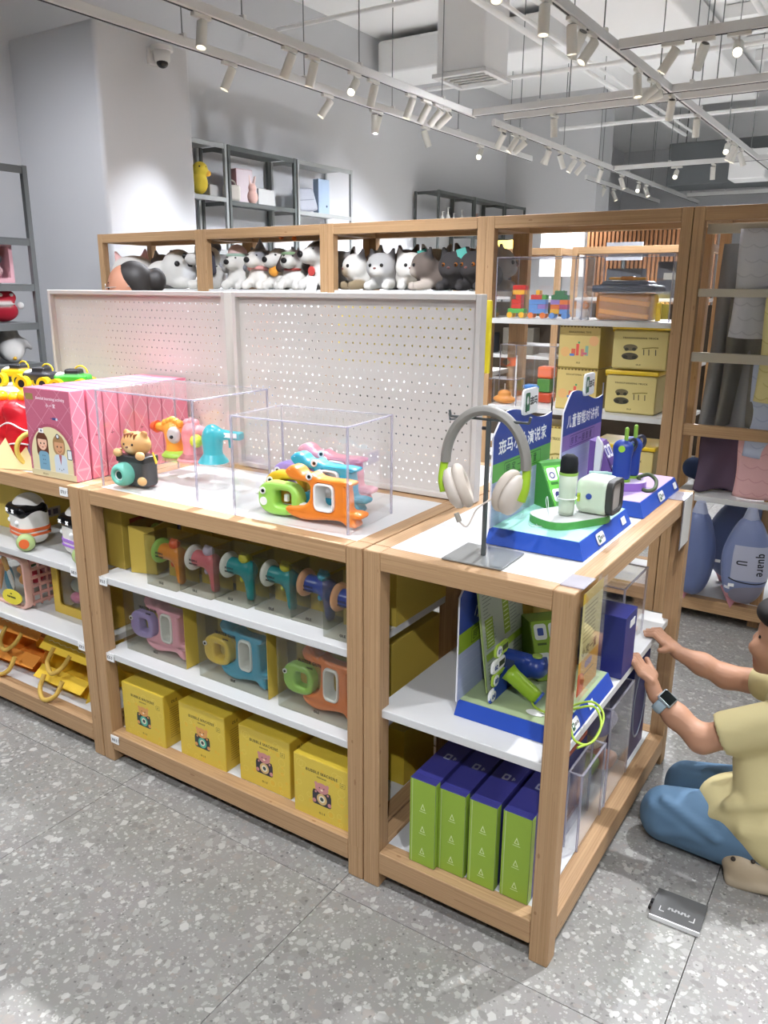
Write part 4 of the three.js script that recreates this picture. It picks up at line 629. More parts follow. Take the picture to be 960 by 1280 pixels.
// robots
{
  const robot = (x, z, band, label, turn) => {
    const t = thing('robot_car', label, 'robot toy', [x, 0.6305, z], turn);
    mesh('shell', blob([B(0, 0.075, 0, 0.062, 0.066, 0.052, 0.04, 0xf0ede4), E(-0.006, 0.13, -0.004, 0.056, 0.046, 0.05, 0xf6f4ec)], 0.004, 0.02), vmat(0.28), t);
    mesh('visor', blob([{ ...B(-0.003, 0.124, 0.004, 0.0605, 0.0235, 0.052, 0.022, 0x0c0c0e) }], 0.004, 0.004), mat(0x0b0b0d, 0.15), t);
    for (const dx of [-0.034, 0.008]) for (const r of [0.7, -0.7]) mesh('eye_mark', put(new THREE.BoxGeometry(0.016, 0.004, 0.002), dx, 0.126, 0.0566, 0, 0, r), new THREE.MeshStandardMaterial({ color: 0xffffff, emissive: 0xffffff, emissiveIntensity: 0.4 }), t);
    for (const [y, h] of [[0.064, 0.009], [0.048, 0.006]]) mesh('band', put(extrude(rrect(0.1275, 0.1075, 0.042), h, 0.0015, 2, 10), 0, y, 0, -Math.PI / 2), plastic(band), t);
    for (const dx of [-0.045, 0.022]) mesh('nose_dome', sph(0.009, dx, 0.088, dx < 0 ? 0.043 : 0.051), eyeW, t);
    const wl = mesh('wheel', lathe([[0, 0.014], [0.018, 0.014], [0.028, 0.006], [0.03, -0.006], [0.02, -0.014], [0, -0.014]], 24).rotateX(Math.PI / 2).rotateY(0.9).translate(0.066, 0.03, 0.05), plastic(0xb9d08a), t); mesh('hub', cyl(0.016, 0.016, 0.006, 0, 0, 0, 20, Math.PI / 2).rotateY(0.9).translate(0.077, 0.03, 0.06), plastic(band), wl);
    mesh('wheel', lathe([[0, 0.014], [0.028, 0.006], [0.03, -0.006], [0, -0.014]], 24).rotateZ(Math.PI / 2).translate(-0.07, 0.03, -0.01), plastic(0xb9d08a), t);
  };
  robot(-1.915, -0.085, 0xf0713a, 'white robot car with black visor and orange bands', -0.15); robot(-1.655, -0.1, 0xb07fd6, 'white robot car with black visor and purple bands by the post', -0.1);
  for (const [x, z, l, c] of [[-1.78, -0.33, 'big yellow robot carton behind the orange-banded robot', 0xd8bb4e], [-2.13, -0.25, 'yellow robot carton at the edge of the left unit', 0xe2c65a], [-1.6, -0.34, 'yellow robot carton behind the purple-banded robot', 0xd8bb4e]]) { const t = thing('robot_carton', l, 'carton', [x, 0.6305, z], 0); mesh('carton', rbox(0.16, 0.19, 0.2, 0.002, 0, 0.095, 0), mat(c, 0.6), t); const pr = mesh('icon_row', box(0.001, 0.035, 0.13, 0.0805, 0.05, 0.02), mat(0xb9b4b0, 0.6), t); for (let i = 0; i < 4; i++) mesh('icon', box(0.001, 0.02, 0.02, 0.0812, 0.05, -0.025 + i * 0.03), mat(0x57536c, 0.6), pr); }
}
// basket of play food
{
  const t = thing('toy_basket', 'pink basket of toy kitchen knives and fruit with a yellow tag', 'basket', [-2.07, 0.3805, -0.15]);
  const s = rrect(0.22, 0.19, 0.035, 0, 0.095); s.holes.push(rrect(0.2, 0.17, 0.03, 0, 0.095, THREE.Path)); mesh('rim', extrude(s, 0.02, 0.003, 2, 6).translate(0, 0, 0.07), mat(0xe8b9a8, 0.5), t);
  for (const y of [0.02, 0.05, 0.08, 0.11, 0.14, 0.165]) mesh('side_bar', rbox(0.008, 0.012, 0.18, 0.003, 0.1, y, -0.025), mat(0xdfa79a, 0.5), t);
  for (let i = 0; i < 6; i++) mesh('upright', rbox(0.006, 0.165, 0.008, 0.002, 0.1, 0.09, -0.1 + i * 0.03), mat(0xdfa79a, 0.5), t);
  mesh('back_net', box(0.2, 0.17, 0.006, 0, 0.095, -0.11), mat(0xb86a72, 0.6), t); mesh('film', box(0.2, 0.17, 0.001, 0, 0.095, 0.075), filmClear, t);
  mesh('basket_tag', extrude(shapeOf([[-0.05, 0.0], [-0.03, 0.022], [0.02, 0.03], [0.06, 0.018], [0.06, -0.004], [0.02, -0.024], [-0.04, -0.02]], true), 0.002).translate(0.035, 0.04, 0.093), mat(0xe8d83a, 0.5), t); const l = mesh('lettering', merge([letters('PLAY HOUSE', 0.006), letters('set', 0.005).translate(0, 0.013, 0)]), darkInk, t); l.position.set(0.04, 0.042, 0.0945);
  const piece = (label, g, m, cat = 'play food') => { const o = mesh('play_food', g, m); o.position.copy(t.position); return tag(o, label, cat); };
  piece('yellow-handled toy knife in the pink basket', merge([put(new THREE.CapsuleGeometry(0.009, 0.04, 4, 10), 0, 0.025, 0, 0, 0, 0)]).rotateZ(0.35).translate(-0.03, 0.115, 0.055), plastic(0xe6a92a), 'toy knife'); piece('white blade of the toy knife in the basket', extrude(shapeOf([[-0.009, 0], [0.009, 0], [0.01, -0.05], [0.0, -0.068], [-0.008, -0.05]], true), 0.004, 0.001).rotateZ(0.35).translate(-0.025, 0.112, 0.055), eyeW, 'toy knife');
  piece('blue toy fish in the pink basket', blob([E(-0.05, 0.075, 0.04, 0.018, 0.05, 0.016, 0x3f93b4), E(-0.05, 0.022, 0.04, 0.024, 0.012, 0.012, 0x2d7d9c)], 0.004, 0.01), vmat(0.35)); piece('orange toy carrot at the basket edge', put(new THREE.ConeGeometry(0.018, 0.12, 14), -0.085, 0.08, 0.05, 0, 0, Math.PI - 0.2), plastic(0xee9440));
  piece('orange toy pepper in the basket', blob([E(0.03, 0.085, 0.03, 0.022, 0.02, 0.02, 0xe89a32), E(0.02, 0.122, 0.03, 0.02, 0.016, 0.018, 0xe0902c)], 0.004, 0.012), vmat(0.35)); piece('red toy apple at the basket side', sph(0.03, 0.06, 0.1, 0.01, 1, 0.95, 1), plastic(0xb8263a)); piece('pink toy shrimp at the top of the basket', sph(0.028, 0.015, 0.152, 0.0, 1.3, 0.7, 1), plastic(0xc23a50)); piece('green toy lettuce deep in the basket', sph(0.034, -0.03, 0.13, -0.03, 1.1, 0.8, 1), plastic(0x4c7a3a));
}
// window boxes on the middle shelf of the left unit
{
  const wbox = (x, label, z = -0.17) => {
    const t = thing('window_box', label, 'toy box', [x, 0.3805, z]); const s = rrect(0.3, 0.2, 0.004, 0, 0.1); s.holes.push(rrect(0.235, 0.145, 0.014, 0, 0.105, THREE.Path));
    mesh('card_frame', extrude(s, 0.004, 0.0006).translate(0, 0, 0.045), mat(0xd8b648, 0.55), t); mesh('window', box(0.24, 0.15, 0.001, 0, 0.105, 0.04), filmClear, t); mesh('carton_back', [box(0.3, 0.2, 0.003, 0, 0.1, -0.046), box(0.003, 0.2, 0.086, 0.1485, 0.1, -0.001), box(0.003, 0.2, 0.086, -0.1485, 0.1, -0.001), box(0.294, 0.003, 0.086, 0, 0.0015, -0.001)], mat(0xc9a53c, 0.6), t);
    for (const [dx, dy, c, r] of [[-0.08, 0.05, 0xd25a8a, 0.026], [-0.03, 0.045, 0xe8c84a, 0.022], [0.03, 0.05, 0x6fae62, 0.026], [0.085, 0.05, 0x7fb4d8, 0.022], [-0.06, 0.1, 0xc9cdbd, 0.032], [0.03, 0.11, 0x8fbfae, 0.03]]) mesh('inner_toy', sph(r, dx, dy, 0, 1.2, 0.8, 0.9), plastic(c), t);
  };
  wbox(-1.735, 'yellow window box of small pastel toys beside the basket'); wbox(-1.345, 'yellow window box glimpsed behind the boxed pink water gun', -0.42);
}
// rope handled gift bags
{
  const bag = (x, z, c, label, turn) => {
    const t = thing('gift_bag', label, 'gift bag', [x, 0.1045, z], turn), m = mat(c, 0.55, { side: THREE.DoubleSide });
    const leaf = (y, z0, dy, dz) => put(new THREE.BoxGeometry(0.26, 0.0016, Math.hypot(dy, dz)), 0, y, z0, Math.atan2(-dy, dz));
    const inner = m; mesh('back_fold', leaf(0.15, -0.06, 0.06, -0.12), inner, t); mesh('inner_fold', leaf(0.1, -0.03, -0.1, -0.12), inner, t); mesh('bag_base', box(0.26, 0.0016, 0.2, 0, 0.001, -0.06), inner, t); mesh('upper_flap', leaf(0.158, 0.022, 0.045, -0.045), m, t); mesh('lower_flap', leaf(0.055, 0.058, 0.03, -0.042), m, t); mesh('wavy_print', tube(Array.from({ length: 13 }, (_, i) => [-0.1 + i * 0.0167, 0.1605 + (i % 2) * 0.003, 0.0225 - (i % 2) * 0.003]), 0.0012, 60, 5), mat(0xf6e8b0, 0.5), t);
    for (const sx of [-0.128, 0.128]) mesh('gusset', put(extrude(shapeOf([[0, 0], [0.19, 0], [0.09, 0.18]]), 0.0016), sx, 0, 0.06, 0, Math.PI / 2), m, t);
    const rope = mat(0xc9a54e, 0.8); mesh('rope_handle', tube([[-0.055, 0.15, 0.035], [-0.05, 0.11, 0.07], [-0.01, 0.085, 0.085], [0.03, 0.11, 0.07], [0.04, 0.145, 0.04]], 0.008, 40, 8), rope, t); mesh('rope_handle', tube([[-0.045, 0.075, 0.09], [-0.04, 0.03, 0.115], [0.0, 0.009, 0.13], [0.045, 0.03, 0.115], [0.055, 0.075, 0.09]], 0.008, 40, 8), rope, t);
  };
  bag(-1.82, -0.13, 0xf0c83c, 'yellow paper gift bag lying open with rope handles', 0); bag(-2.13, -0.15, 0xe8963a, 'orange paper gift bag at the edge of the bottom shelf', 0.05);
  for (let i = 0; i < 2; i++) tag(mesh('gift_bag_stack', rbox(0.28, 0.05, 0.2, 0.004, -1.75 - i * 0.33, 0.1296, -0.34), mat(0xf0c83c, 0.6)), 'flat stack of folded yellow bags behind the open bag', 'bag stack', 'stacks of folded bags');
}
// ---------- end unit, top: headphones on a stand ----------
{
  const t = thing('headphone_stand', 'grey steel stand with square base and cross bar', 'stand', [-0.247, 0.9005, -0.1], 0.02);
  mesh('base_plate', rbox(0.14, 0.004, 0.13, 0.0015, 0, 0.002, 0), mat(0x9a9c99, 0.35, { metalness: 0.6 }), t); mesh('pole', rbox(0.0085, 0.3, 0.0085, 0.001, 0, 0.152, 0), darkSteel, t); mesh('cross_bar', merge([rod([-0.09, 0.304, 0], [0.09, 0.304, 0], 0.0028), rod([-0.09, 0.304, 0], [-0.093, 0.317, 0], 0.0028), rod([0.09, 0.304, 0], [0.093, 0.317, 0], 0.0028)]), darkSteel, t); mesh('clamp_screw', cyl(0.004, 0.004, 0.012, -0.008, 0.285, 0, 10, 0, 0, Math.PI / 2), black, t);
  const h = thing('headphones', 'cream child headphones with grey band and green yokes', 'headphones', [-0.252, 0.9005, -0.1], 0.1);
  const arc = []; for (let i = 0; i <= 20; i++) { const a = Math.PI * (i / 20); arc.push([-Math.cos(a) * 0.091, 0.205 + Math.sin(a) * 0.118, 0]); }
  const bandG = tube(arc, 0.011, 60, 10).scale(1, 1, 1); { const p = bandG.attributes.position; for (let i = 0; i < p.count; i++) p.setZ(i, p.getZ(i) * 1.25); } bandG.computeVertexNormals(); mesh('head_band', bandG, mat(0x8d8a82, 0.5), h);
  const cream = mat(0xd9cfc2, 0.6), lime = mat(0x9ec431, 0.35);
  for (const s of [-1, 1]) {
    const c = new THREE.Group(); c.name = 'ear_cup'; h.add(c); c.position.set(s * 0.07, 0.147, 0.004); c.rotation.set(0.1, s * -0.35, s * -0.32);
    mesh('shell', put(lathe([[0, 0.016], [0.024, 0.014], [0.036, 0.006], [0.038, -0.004], [0.036, -0.012], [0, -0.012]], 32).scale(1, 1, 1.2), 0, 0, 0, 0, 0, -s * Math.PI / 2).scale(1, 1.25, 0.85), cream, c); mesh('cushion', put(new THREE.TorusGeometry(0.027, 0.013, 12, 28).scale(1, 1.3, 1), -s * 0.022, 0, 0, 0, Math.PI / 2, 0), mat(0xd3c7b8, 0.75), c); mesh('cushion_pad', put(cyl(0.024, 0.024, 0.01, 0, 0, 0, 20), -s * 0.018, 0, 0, 0, 0, Math.PI / 2).scale(1, 1.25, 1), mat(0xb8aea0, 0.9), c);
    mesh('yoke', tube([[s * 0.0915, 0.215, 0], [s * 0.094, 0.19, 0.004], [s * 0.094, 0.165, 0.01], [s * 0.088, 0.14, 0.012]], 0.0095, 20, 8), lime, h);
  }
  mesh('plug', cyl(0.006, 0.006, 0.02, -0.05, 0.088, 0.02, 10, 0, 0, 0.4), mat(0xa39d90, 0.5), h); mesh('cord', tube([[-0.05, 0.082, 0.02], [-0.03, 0.07, 0.02], [-0.01, 0.11, 0.01], [0.02, 0.135, 0]], 0.0022, 24, 6), cream, h);
}
// ---------- end unit, top: counter displays ----------
const BLUE = 0x2450b4, signBlue = '#2c4598';
function tray(t, w, d, h, topC, m) {           // bevelled tray, sides slope outwards to the foot
  const e = 0.016, p = [[-w / 2, 0, -d / 2], [w / 2, 0, -d / 2], [w / 2, 0, d / 2], [-w / 2, 0, d / 2], [-w / 2 + 0.002, h, -d / 2 + 0.002], [w / 2 - e, h, -d / 2 + 0.002], [w / 2 - e, h, d / 2 - e], [-w / 2 + 0.002, h, d / 2 - e]], f = [[0, 1, 2, 3], [0, 4, 5, 1], [1, 5, 6, 2], [2, 6, 7, 3], [3, 7, 4, 0], [4, 7, 6, 5]], pos = [];
  for (const [a, b, c, q] of f) for (const i of [a, b, c, a, c, q]) pos.push(...p[i]);
  const g = new THREE.BufferGeometry(); g.setAttribute('position', new THREE.Float32BufferAttribute(pos, 3)); g.setAttribute('uv', new THREE.Float32BufferAttribute(new Float32Array(pos.length / 3 * 2), 2)); g.computeVertexNormals();
  mesh('tray_base', g, m ?? mat(BLUE, 0.45), t); mesh('mat', box(w - e - 0.006, 0.001, d - e - 0.006, -e / 2 + 0.001, h + 0.0006, -e / 2 + 0.001), mat(topC, 0.55), t);
}
const zebraBadge = printMat(canvas(256, 176, (g, w, h) => { g.fillStyle = '#f4f4f4'; g.fillRect(0, 0, w, h); rr(g, 18, 18, 84, 140, 14, '#2f6b46'); g.fillStyle = '#f4f4f4'; g.beginPath(); g.moveTo(44, 60); g.lineTo(60, 40); g.lineTo(76, 60); g.lineTo(80, 96); g.lineTo(60, 112); g.lineTo(44, 92); g.fill(); g.strokeStyle = '#111'; g.lineWidth = 8; for (let i = 0; i < 4; i++) { g.beginPath(); g.moveTo(18, 104 + i * 16); g.lineTo(48, 122 + i * 14); g.stroke(); } han(g, 'ban ma', 112, 52, 66, '#161616', 1.05, 0.15); }), 0.4);
function signTex(title, band, bandText, titleSize) {
  return printMat(canvas(1024, 800, (g, w, h) => {
    g.fillStyle = '#aeb6d6'; g.fillRect(0, 0, w, h); g.fillStyle = signBlue; g.fillRect(0, 0, w, 350); g.fillStyle = band; g.fillRect(0, 350, w, 130);
    const n = title.split(' ').length; han(g, title, w / 2 - n * titleSize * 0.56, 190, titleSize, '#fafafa', 1.12, 0.13); g.strokeStyle = bandText; g.lineWidth = 5; rr(g, 190, 370, 640, 92, 8, null, bandText, 5); han(g, 'guan jia yi guan zhi tong', 214, 382, 66, bandText, 1.45, 0.1);
    for (let i = 0; i < 4; i++) { g.fillStyle = 'rgba(255,255,255,0.35)'; g.fillRect(0, 520 + i * 70, w, 2); }
  }), 0.45);
}
function signPanel(t, x, z0, z1, y0, y1, tex, wave, sideC = 0xe8e8ee) {      // plane facing +x, spans z0 > z1
  const L = z0 - z1, H = y1 - y0, pts = [[0, 0], [L, 0], [L, H]], N = 18;
  for (let i = 0; i <= N; i++) { const u = 1 - i / N; pts.push([u * L, H - 0.02 + 0.02 * Math.sin(u * 5.2 + wave) - (u < 0.15 ? (0.15 - u) * 0.25 : 0)]); }
  const g = new THREE.ShapeGeometry(shapeOf(pts)), q = extrude(shapeOf(pts), 0.004), p = g.attributes.position, uv = g.attributes.uv; for (let i = 0; i < p.count; i++) uv.setXY(i, p.getX(i) / L, p.getY(i) / H);
  const R = (a, off) => put(a, 0, 0, off).rotateY(Math.PI / 2).translate(x, y0, z0);
  mesh('sign_board', R(q, 0), mat(sideC, 0.5), t); mesh('sign_print', R(g, 0.0026), tex, t);
}
{
  const t = thing('microphone_display', 'blue and mint counter display for the toy microphone', 'counter display', [-0.17, 0.9005, -0.368]);
  tray(t, 0.234, 0.354, 0.036, 0xa9e4d2); signPanel(t, -0.111, 0.172, -0.172, 0.036, 0.3, signTex('ban ma xiao xiao yan shuo jia', '#63a84a', '#1d4d1e', 108), 0.3);
  mesh('badge', put(extrude(rrect(0.088, 0.062, 0.014), 0.004, 0.001), 0, 0, 0, 0, Math.PI / 2).translate(-0.104, 0.31, -0.01), eyeW, t); print('badge_print', 0.08, 0.055, zebraBadge, t, -0.1005, 0.31, -0.01, Math.PI / 2);
  const s = mesh('tray_badge', put(extrude(rrect(0.05, 0.026, 0.008), 0.001), 0, 0, 0, 0, Math.PI / 2).rotateZ(0.42).translate(0.111, 0.019, 0.045), eyeW, t); const sb = print('tray_badge_print', 0.044, 0.02, zebraBadge, t, 0.1122, 0.0195, 0.045, Math.PI / 2, -0.42); const st = print('price_sticker', 0.03, 0.018, mat(0xf2f2ee, 0.4), t, 0.1112, 0.0195, -0.125, Math.PI / 2, -0.42);
  mesh('device_plinth', put(extrude(rrect(0.19, 0.125, 0.055), 0.016, 0.001), 0, 0, 0, -Math.PI / 2, 1.05).translate(0.022, 0.046, 0.01), mat(0x57a04c, 0.45), t); mesh('plinth_top', put(extrude(rrect(0.188, 0.123, 0.054), 0.001), 0, 0, 0, -Math.PI / 2, 1.05).translate(0.022, 0.0554, 0.01), white, t);
  // leaflet wedge
  const wq = new THREE.Group(); wq.name = 'leaflet_wedge'; t.add(wq); wq.position.set(-0.06, 0, -0.1); wq.rotation.y = -0.55; mesh('wedge_body', extrude(shapeOf([[0, 0], [0.1, 0], [0.03, 0.11], [0, 0.11]]), 0.075, 0.001).translate(-0.045, 0.037, 0), mat(0x49953c, 0.5), wq);
  const wp = mesh('wedge_print', box(0.001, 0.112, 0.07), printMat(canvas(256, 400, (g) => { g.fillStyle = '#6fce4a'; g.fillRect(0, 0, 256, 400); for (const [x, y] of [[18, 20], [136, 20], [18, 220], [136, 220]]) { rr(g, x, y, 102, 120, 22, '#fafafa'); } g.strokeStyle = '#33327a'; g.lineWidth = 10; g.beginPath(); g.arc(68, 92, 26, 0, 7); g.moveTo(110, 60); g.stroke(); g.beginPath(); g.arc(190, 78, 26, 3, 7); g.lineTo(190, 118); g.stroke(); oval(g, 70, 280, 28, 34, '#33327a'); oval(g, 188, 280, 28, 30, '#8fa2c0'); g.fillStyle = '#2d7a1e'; g.fillRect(30, 155, 80, 26); g.fillRect(148, 155, 80, 26); }), 0.5), wq); wp.rotation.z = 0.567; wp.position.set(0.0205, 0.093, 0);
  mesh('leaflet_holder', merge([box(0.003, 0.12, 0.05, -0.075, 0.1, 0.05), box(0.02, 0.003, 0.05, -0.085, 0.04, 0.05)]), acrylic, t); mesh('loose_wire', tube([[-0.035, 0.04, 0.08], [-0.02, 0.039, 0.1], [0.0, 0.039, 0.09], [-0.01, 0.045, 0.06], [-0.025, 0.09, 0.05], [-0.02, 0.1, 0.055], [-0.01, 0.04, 0.075], [-0.03, 0.039, 0.11], [-0.05, 0.039, 0.09]], 0.001, 80, 5), mat(0xdfe4e0, 0.3), t);
}
{
  const m = thing('toy_microphone', 'pale green toy microphone with black foam head', 'microphone', [-0.15, 0.9575, -0.335]);
  mesh('handle', lathe([[0, 0.0], [0.017, 0.0], [0.018, 0.01], [0.02, 0.06], [0.0215, 0.095], [0, 0.095]], 28).translate(0, 0.002, 0), mat(0xcfdcc4, 0.35), m); mesh('clear_sleeve', lathe([[0.024, 0], [0.023, 0.04], [0.0225, 0.042]], 28), acrylic, m); mesh('sleeve_rim', put(new THREE.TorusGeometry(0.0225, 0.0012, 6, 28), 0, 0.042, 0, Math.PI / 2), eyeW, m); mesh('green_ring', cyl(0.022, 0.022, 0.006, 0, 0.1, 0, 28), mat(0x9dc85c, 0.35), m); mesh('foam_head', lathe([[0, 0.145], [0.01, 0.1445], [0.0185, 0.138], [0.0205, 0.125], [0.0205, 0.103], [0, 0.103]], 28), mat(0x15171a, 0.85), m);
  const s = thing('bluetooth_speaker', 'pale green cube speaker with dark framed grille', 'speaker', [-0.1, 0.9575, -0.405], -0.02);
  mesh('housing', rbox(0.085, 0.086, 0.088, 0.02, 0, 0.043, 0, 4), mat(0xd2e0c8, 0.35), s); mesh('grille_rim', put(extrude((() => { const a = rrect(0.084, 0.084, 0.024); a.holes.push(rrect(0.062, 0.062, 0.014, 0, 0, THREE.Path)); return a; })(), 0.012, 0.003, 2, 8), 0.04, 0.043, 0, 0, Math.PI / 2), mat(0x3b3a37, 0.45), s); mesh('grille', put(extrude(rrect(0.066, 0.066, 0.014), 0.006), 0.04, 0.043, 0, 0, Math.PI / 2), mat(0xa59f98, 0.6), s); mesh('side_button', cyl(0.007, 0.007, 0.003, -0.006, 0.045, 0.0445, 18, Math.PI / 2), mat(0x3c55a8, 0.4), s); mesh('side_tag', rbox(0.006, 0.02, 0.01, 0.002, -0.03, 0.04, 0.045), mat(0xb9d13c, 0.4), s);
}
{
  const t = thing('walkie_talkie_display', 'blue and lilac counter display for the walkie talkies', 'counter display', [-0.165, 0.9005, -0.79]);
  tray(t, 0.25, 0.37, 0.036, 0xcbb2df); signPanel(t, -0.115, 0.168, -0.15, 0.036, 0.302, signTex('er tong zhi neng dui jiang ji', '#8a6fb0', '#3a2566', 108), 0.3);
  mesh('badge', put(extrude(rrect(0.08, 0.062, 0.014), 0.004, 0.001), 0, 0, 0, 0, Math.PI / 2).translate(-0.108, 0.312, 0.0), eyeW, t); print('badge_print', 0.073, 0.055, zebraBadge, t, -0.1045, 0.312, 0.0, Math.PI / 2);
  mesh('tray_badge', put(extrude(rrect(0.05, 0.026, 0.008), 0.001), 0, 0, 0, 0, Math.PI / 2).rotateZ(0.42).translate(0.119, 0.019, -0.005), eyeW, t); print('tray_badge_print', 0.044, 0.02, zebraBadge, t, 0.1202, 0.0195, -0.005, Math.PI / 2, -0.42); print('price_sticker', 0.03, 0.018, mat(0xf2f2ee, 0.4), t, 0.1194, 0.0195, -0.15, Math.PI / 2, -0.42);
  mesh('device_plinth', put(extrude(rrect(0.16, 0.12, 0.055), 0.02, 0.001), 0, 0, 0, -Math.PI / 2, 0.5).translate(-0.0, 0.048, 0.03), mat(0x9a72c4, 0.45), t); mesh('plinth_top', put(extrude(rrect(0.158, 0.118, 0.055), 0.001), 0, 0, 0, -Math.PI / 2, 0.5).translate(0, 0.0594, 0.03), mat(0xd8c8e6, 0.5), t);
  mesh('leaflet_wedge', extrude(shapeOf([[0, 0], [0.09, 0], [0.03, 0.115], [0.0, 0.12]], false), 0.06, 0.001).translate(-0.09, 0.037, -0.02), mat(0x7a5a9e, 0.5), t); mesh('wedge_edge', extrude(shapeOf([[0, 0], [0.012, 0], [0.02, 0.1], [0.01, 0.125], [0, 0.125]], true), 0.01, 0.001).translate(-0.065, 0.037, 0.025), eyeW, t);
  const wp = mesh('wedge_print', box(0.001, 0.115, 0.056), printMat(canvas(256, 400, (g) => { g.fillStyle = '#6a4f94'; g.fillRect(0, 0, 256, 400); for (const [x, y] of [[20, 20], [136, 20], [20, 230], [136, 230]]) { rr(g, x, y, 100, 130, 20, '#fafafa'); rr(g, x + 22, y + 26, 56, 78, 8, '#4d4b96'); } }), 0.5), t); wp.rotation.z = 0.48; wp.position.set(-0.028, 0.096, -0.02);
}
{
  const walkie = (label, pos, turn) => {
    const t = thing('walkie_talkie', label, 'walkie talkie', pos, turn), m = mat(0x27459c, 0.35);
    mesh('housing', blob([B(0, 0.055, 0, 0.024, 0.052, 0.016, 0.013, 0x27459c), E(0, 0.09, -0.002, 0.026, 0.026, 0.016, 0x27459c)], 0.003, 0.01), vmat(0.35), t); mesh('antenna', put(new THREE.CapsuleGeometry(0.0055, 0.032, 6, 12), 0.006, 0.128, 0), mat(0x93c04a, 0.4), t); mesh('talk_button', cyl(0.009, 0.009, 0.004, -0.004, 0.092, 0.0165, 18, Math.PI / 2), mat(0xa4d83e, 0.4), t); mesh('speaker_ring', put(new THREE.TorusGeometry(0.016, 0.005, 8, 20), 0.022, 0.1, -0.01, 0, 0.8, 0), mat(0x23283c, 0.5), t); mesh('foot', cyl(0.025, 0.026, 0.006, 0, 0.003, 0, 20).scale(1, 1, 0.7), mat(0x8fbe4a, 0.4), t);
  };
  walkie('blue walkie talkie with lime antenna on the lilac plinth', [-0.145, 0.961, -0.735], 0.3); walkie('second blue walkie talkie standing just behind', [-0.138, 0.961, -0.795], 0.3);
  tag(mesh('wrist_strap', [tube([[-0.115, 0.963, -0.8], [-0.09, 0.972, -0.81], [-0.065, 0.962, -0.795], [-0.058, 0.946, -0.76], [-0.07, 0.942, -0.74], [-0.09, 0.943, -0.755], [-0.112, 0.964, -0.79]], 0.0055, 40, 8)], mat(0x4d5a3a, 0.7)), 'olive wrist strap curling over the lilac mat', 'strap'); tag(mesh('small_flashlight', [put(cyl(0.01, 0.012, 0.05, 0, 0, 0, 16), -0.205, 0.972, -0.725, 0, 0.3, Math.PI / 2), put(rbox(0.03, 0.02, 0.018, 0.004), -0.18, 0.971, -0.735)], mat(0x8fb4a8, 0.4)), 'small pale green torch behind the speaker', 'torch');
}
// hanging price sheet at the far corner
{
  const t = thing('price_sleeve', 'clear sleeve with white sheet hung at the far corner of the end unit', 'price sleeve', [0.004, 0.905, -0.93]); mesh('sleeve', box(0.002, 0.15, 0.1, 0.0, -0.075, 0.03), acrylicEdge, t); mesh('sheet', box(0.001, 0.14, 0.094, 0.002, -0.075, 0.03), mat(0xdad8d2, 0.6), t); mesh('clip', rbox(0.09, 0.002, 0.1, 0.0008, -0.044, -0.0035, 0.03), acrylicEdge, t);
}
{
  const t = thing('leaflet_stand', 'yellow leaflet in a clear holder clipped to the end unit', 'leaflet holder', [0.004, 0.9, -0.085], 0);
  mesh('holder', [box(0.002, 0.235, 0.13, 0.0, -0.118, 0), box(0.002, 0.235, 0.13, 0.012, -0.118, 0), box(0.014, 0.002, 0.13, 0.006, -0.2355, 0)], acrylic, t); mesh('clip', rbox(0.05, 0.003, 0.07, 0.001, -0.022, 0.0016, 0.02), acrylicEdge, t);
  print('leaflet', 0.12, 0.225, printMat(canvas(360, 680, (g, w, h) => { g.fillStyle = '#cfc58a'; g.fillRect(0, 0, w, h); g.fillStyle = '#c9a92c'; g.fillRect(0, 0, w, 70); for (let i = 0; i < 9; i++) { g.fillStyle = 'rgba(120,104,52,0.75)'; g.fillRect(40, 100 + i * 28, rnd(170, 270), 10); } han(g, 'xiao jia yi tong', 40, 370, 62, '#3c2f14', 1.1, 0.14); g.fillStyle = '#d9a02a'; g.fillRect(0, 450, w, 230); rr(g, 110, 480, 130, 50, 20, '#8a7aa0'); g.fillStyle = '#8d6a1e'; g.fillRect(60, 560, 220, 10); circ(g, 30, 620, 90, '#c8502c'); }), 0.5), t, 0.006, -0.12, 0, Math.PI / 2);
}
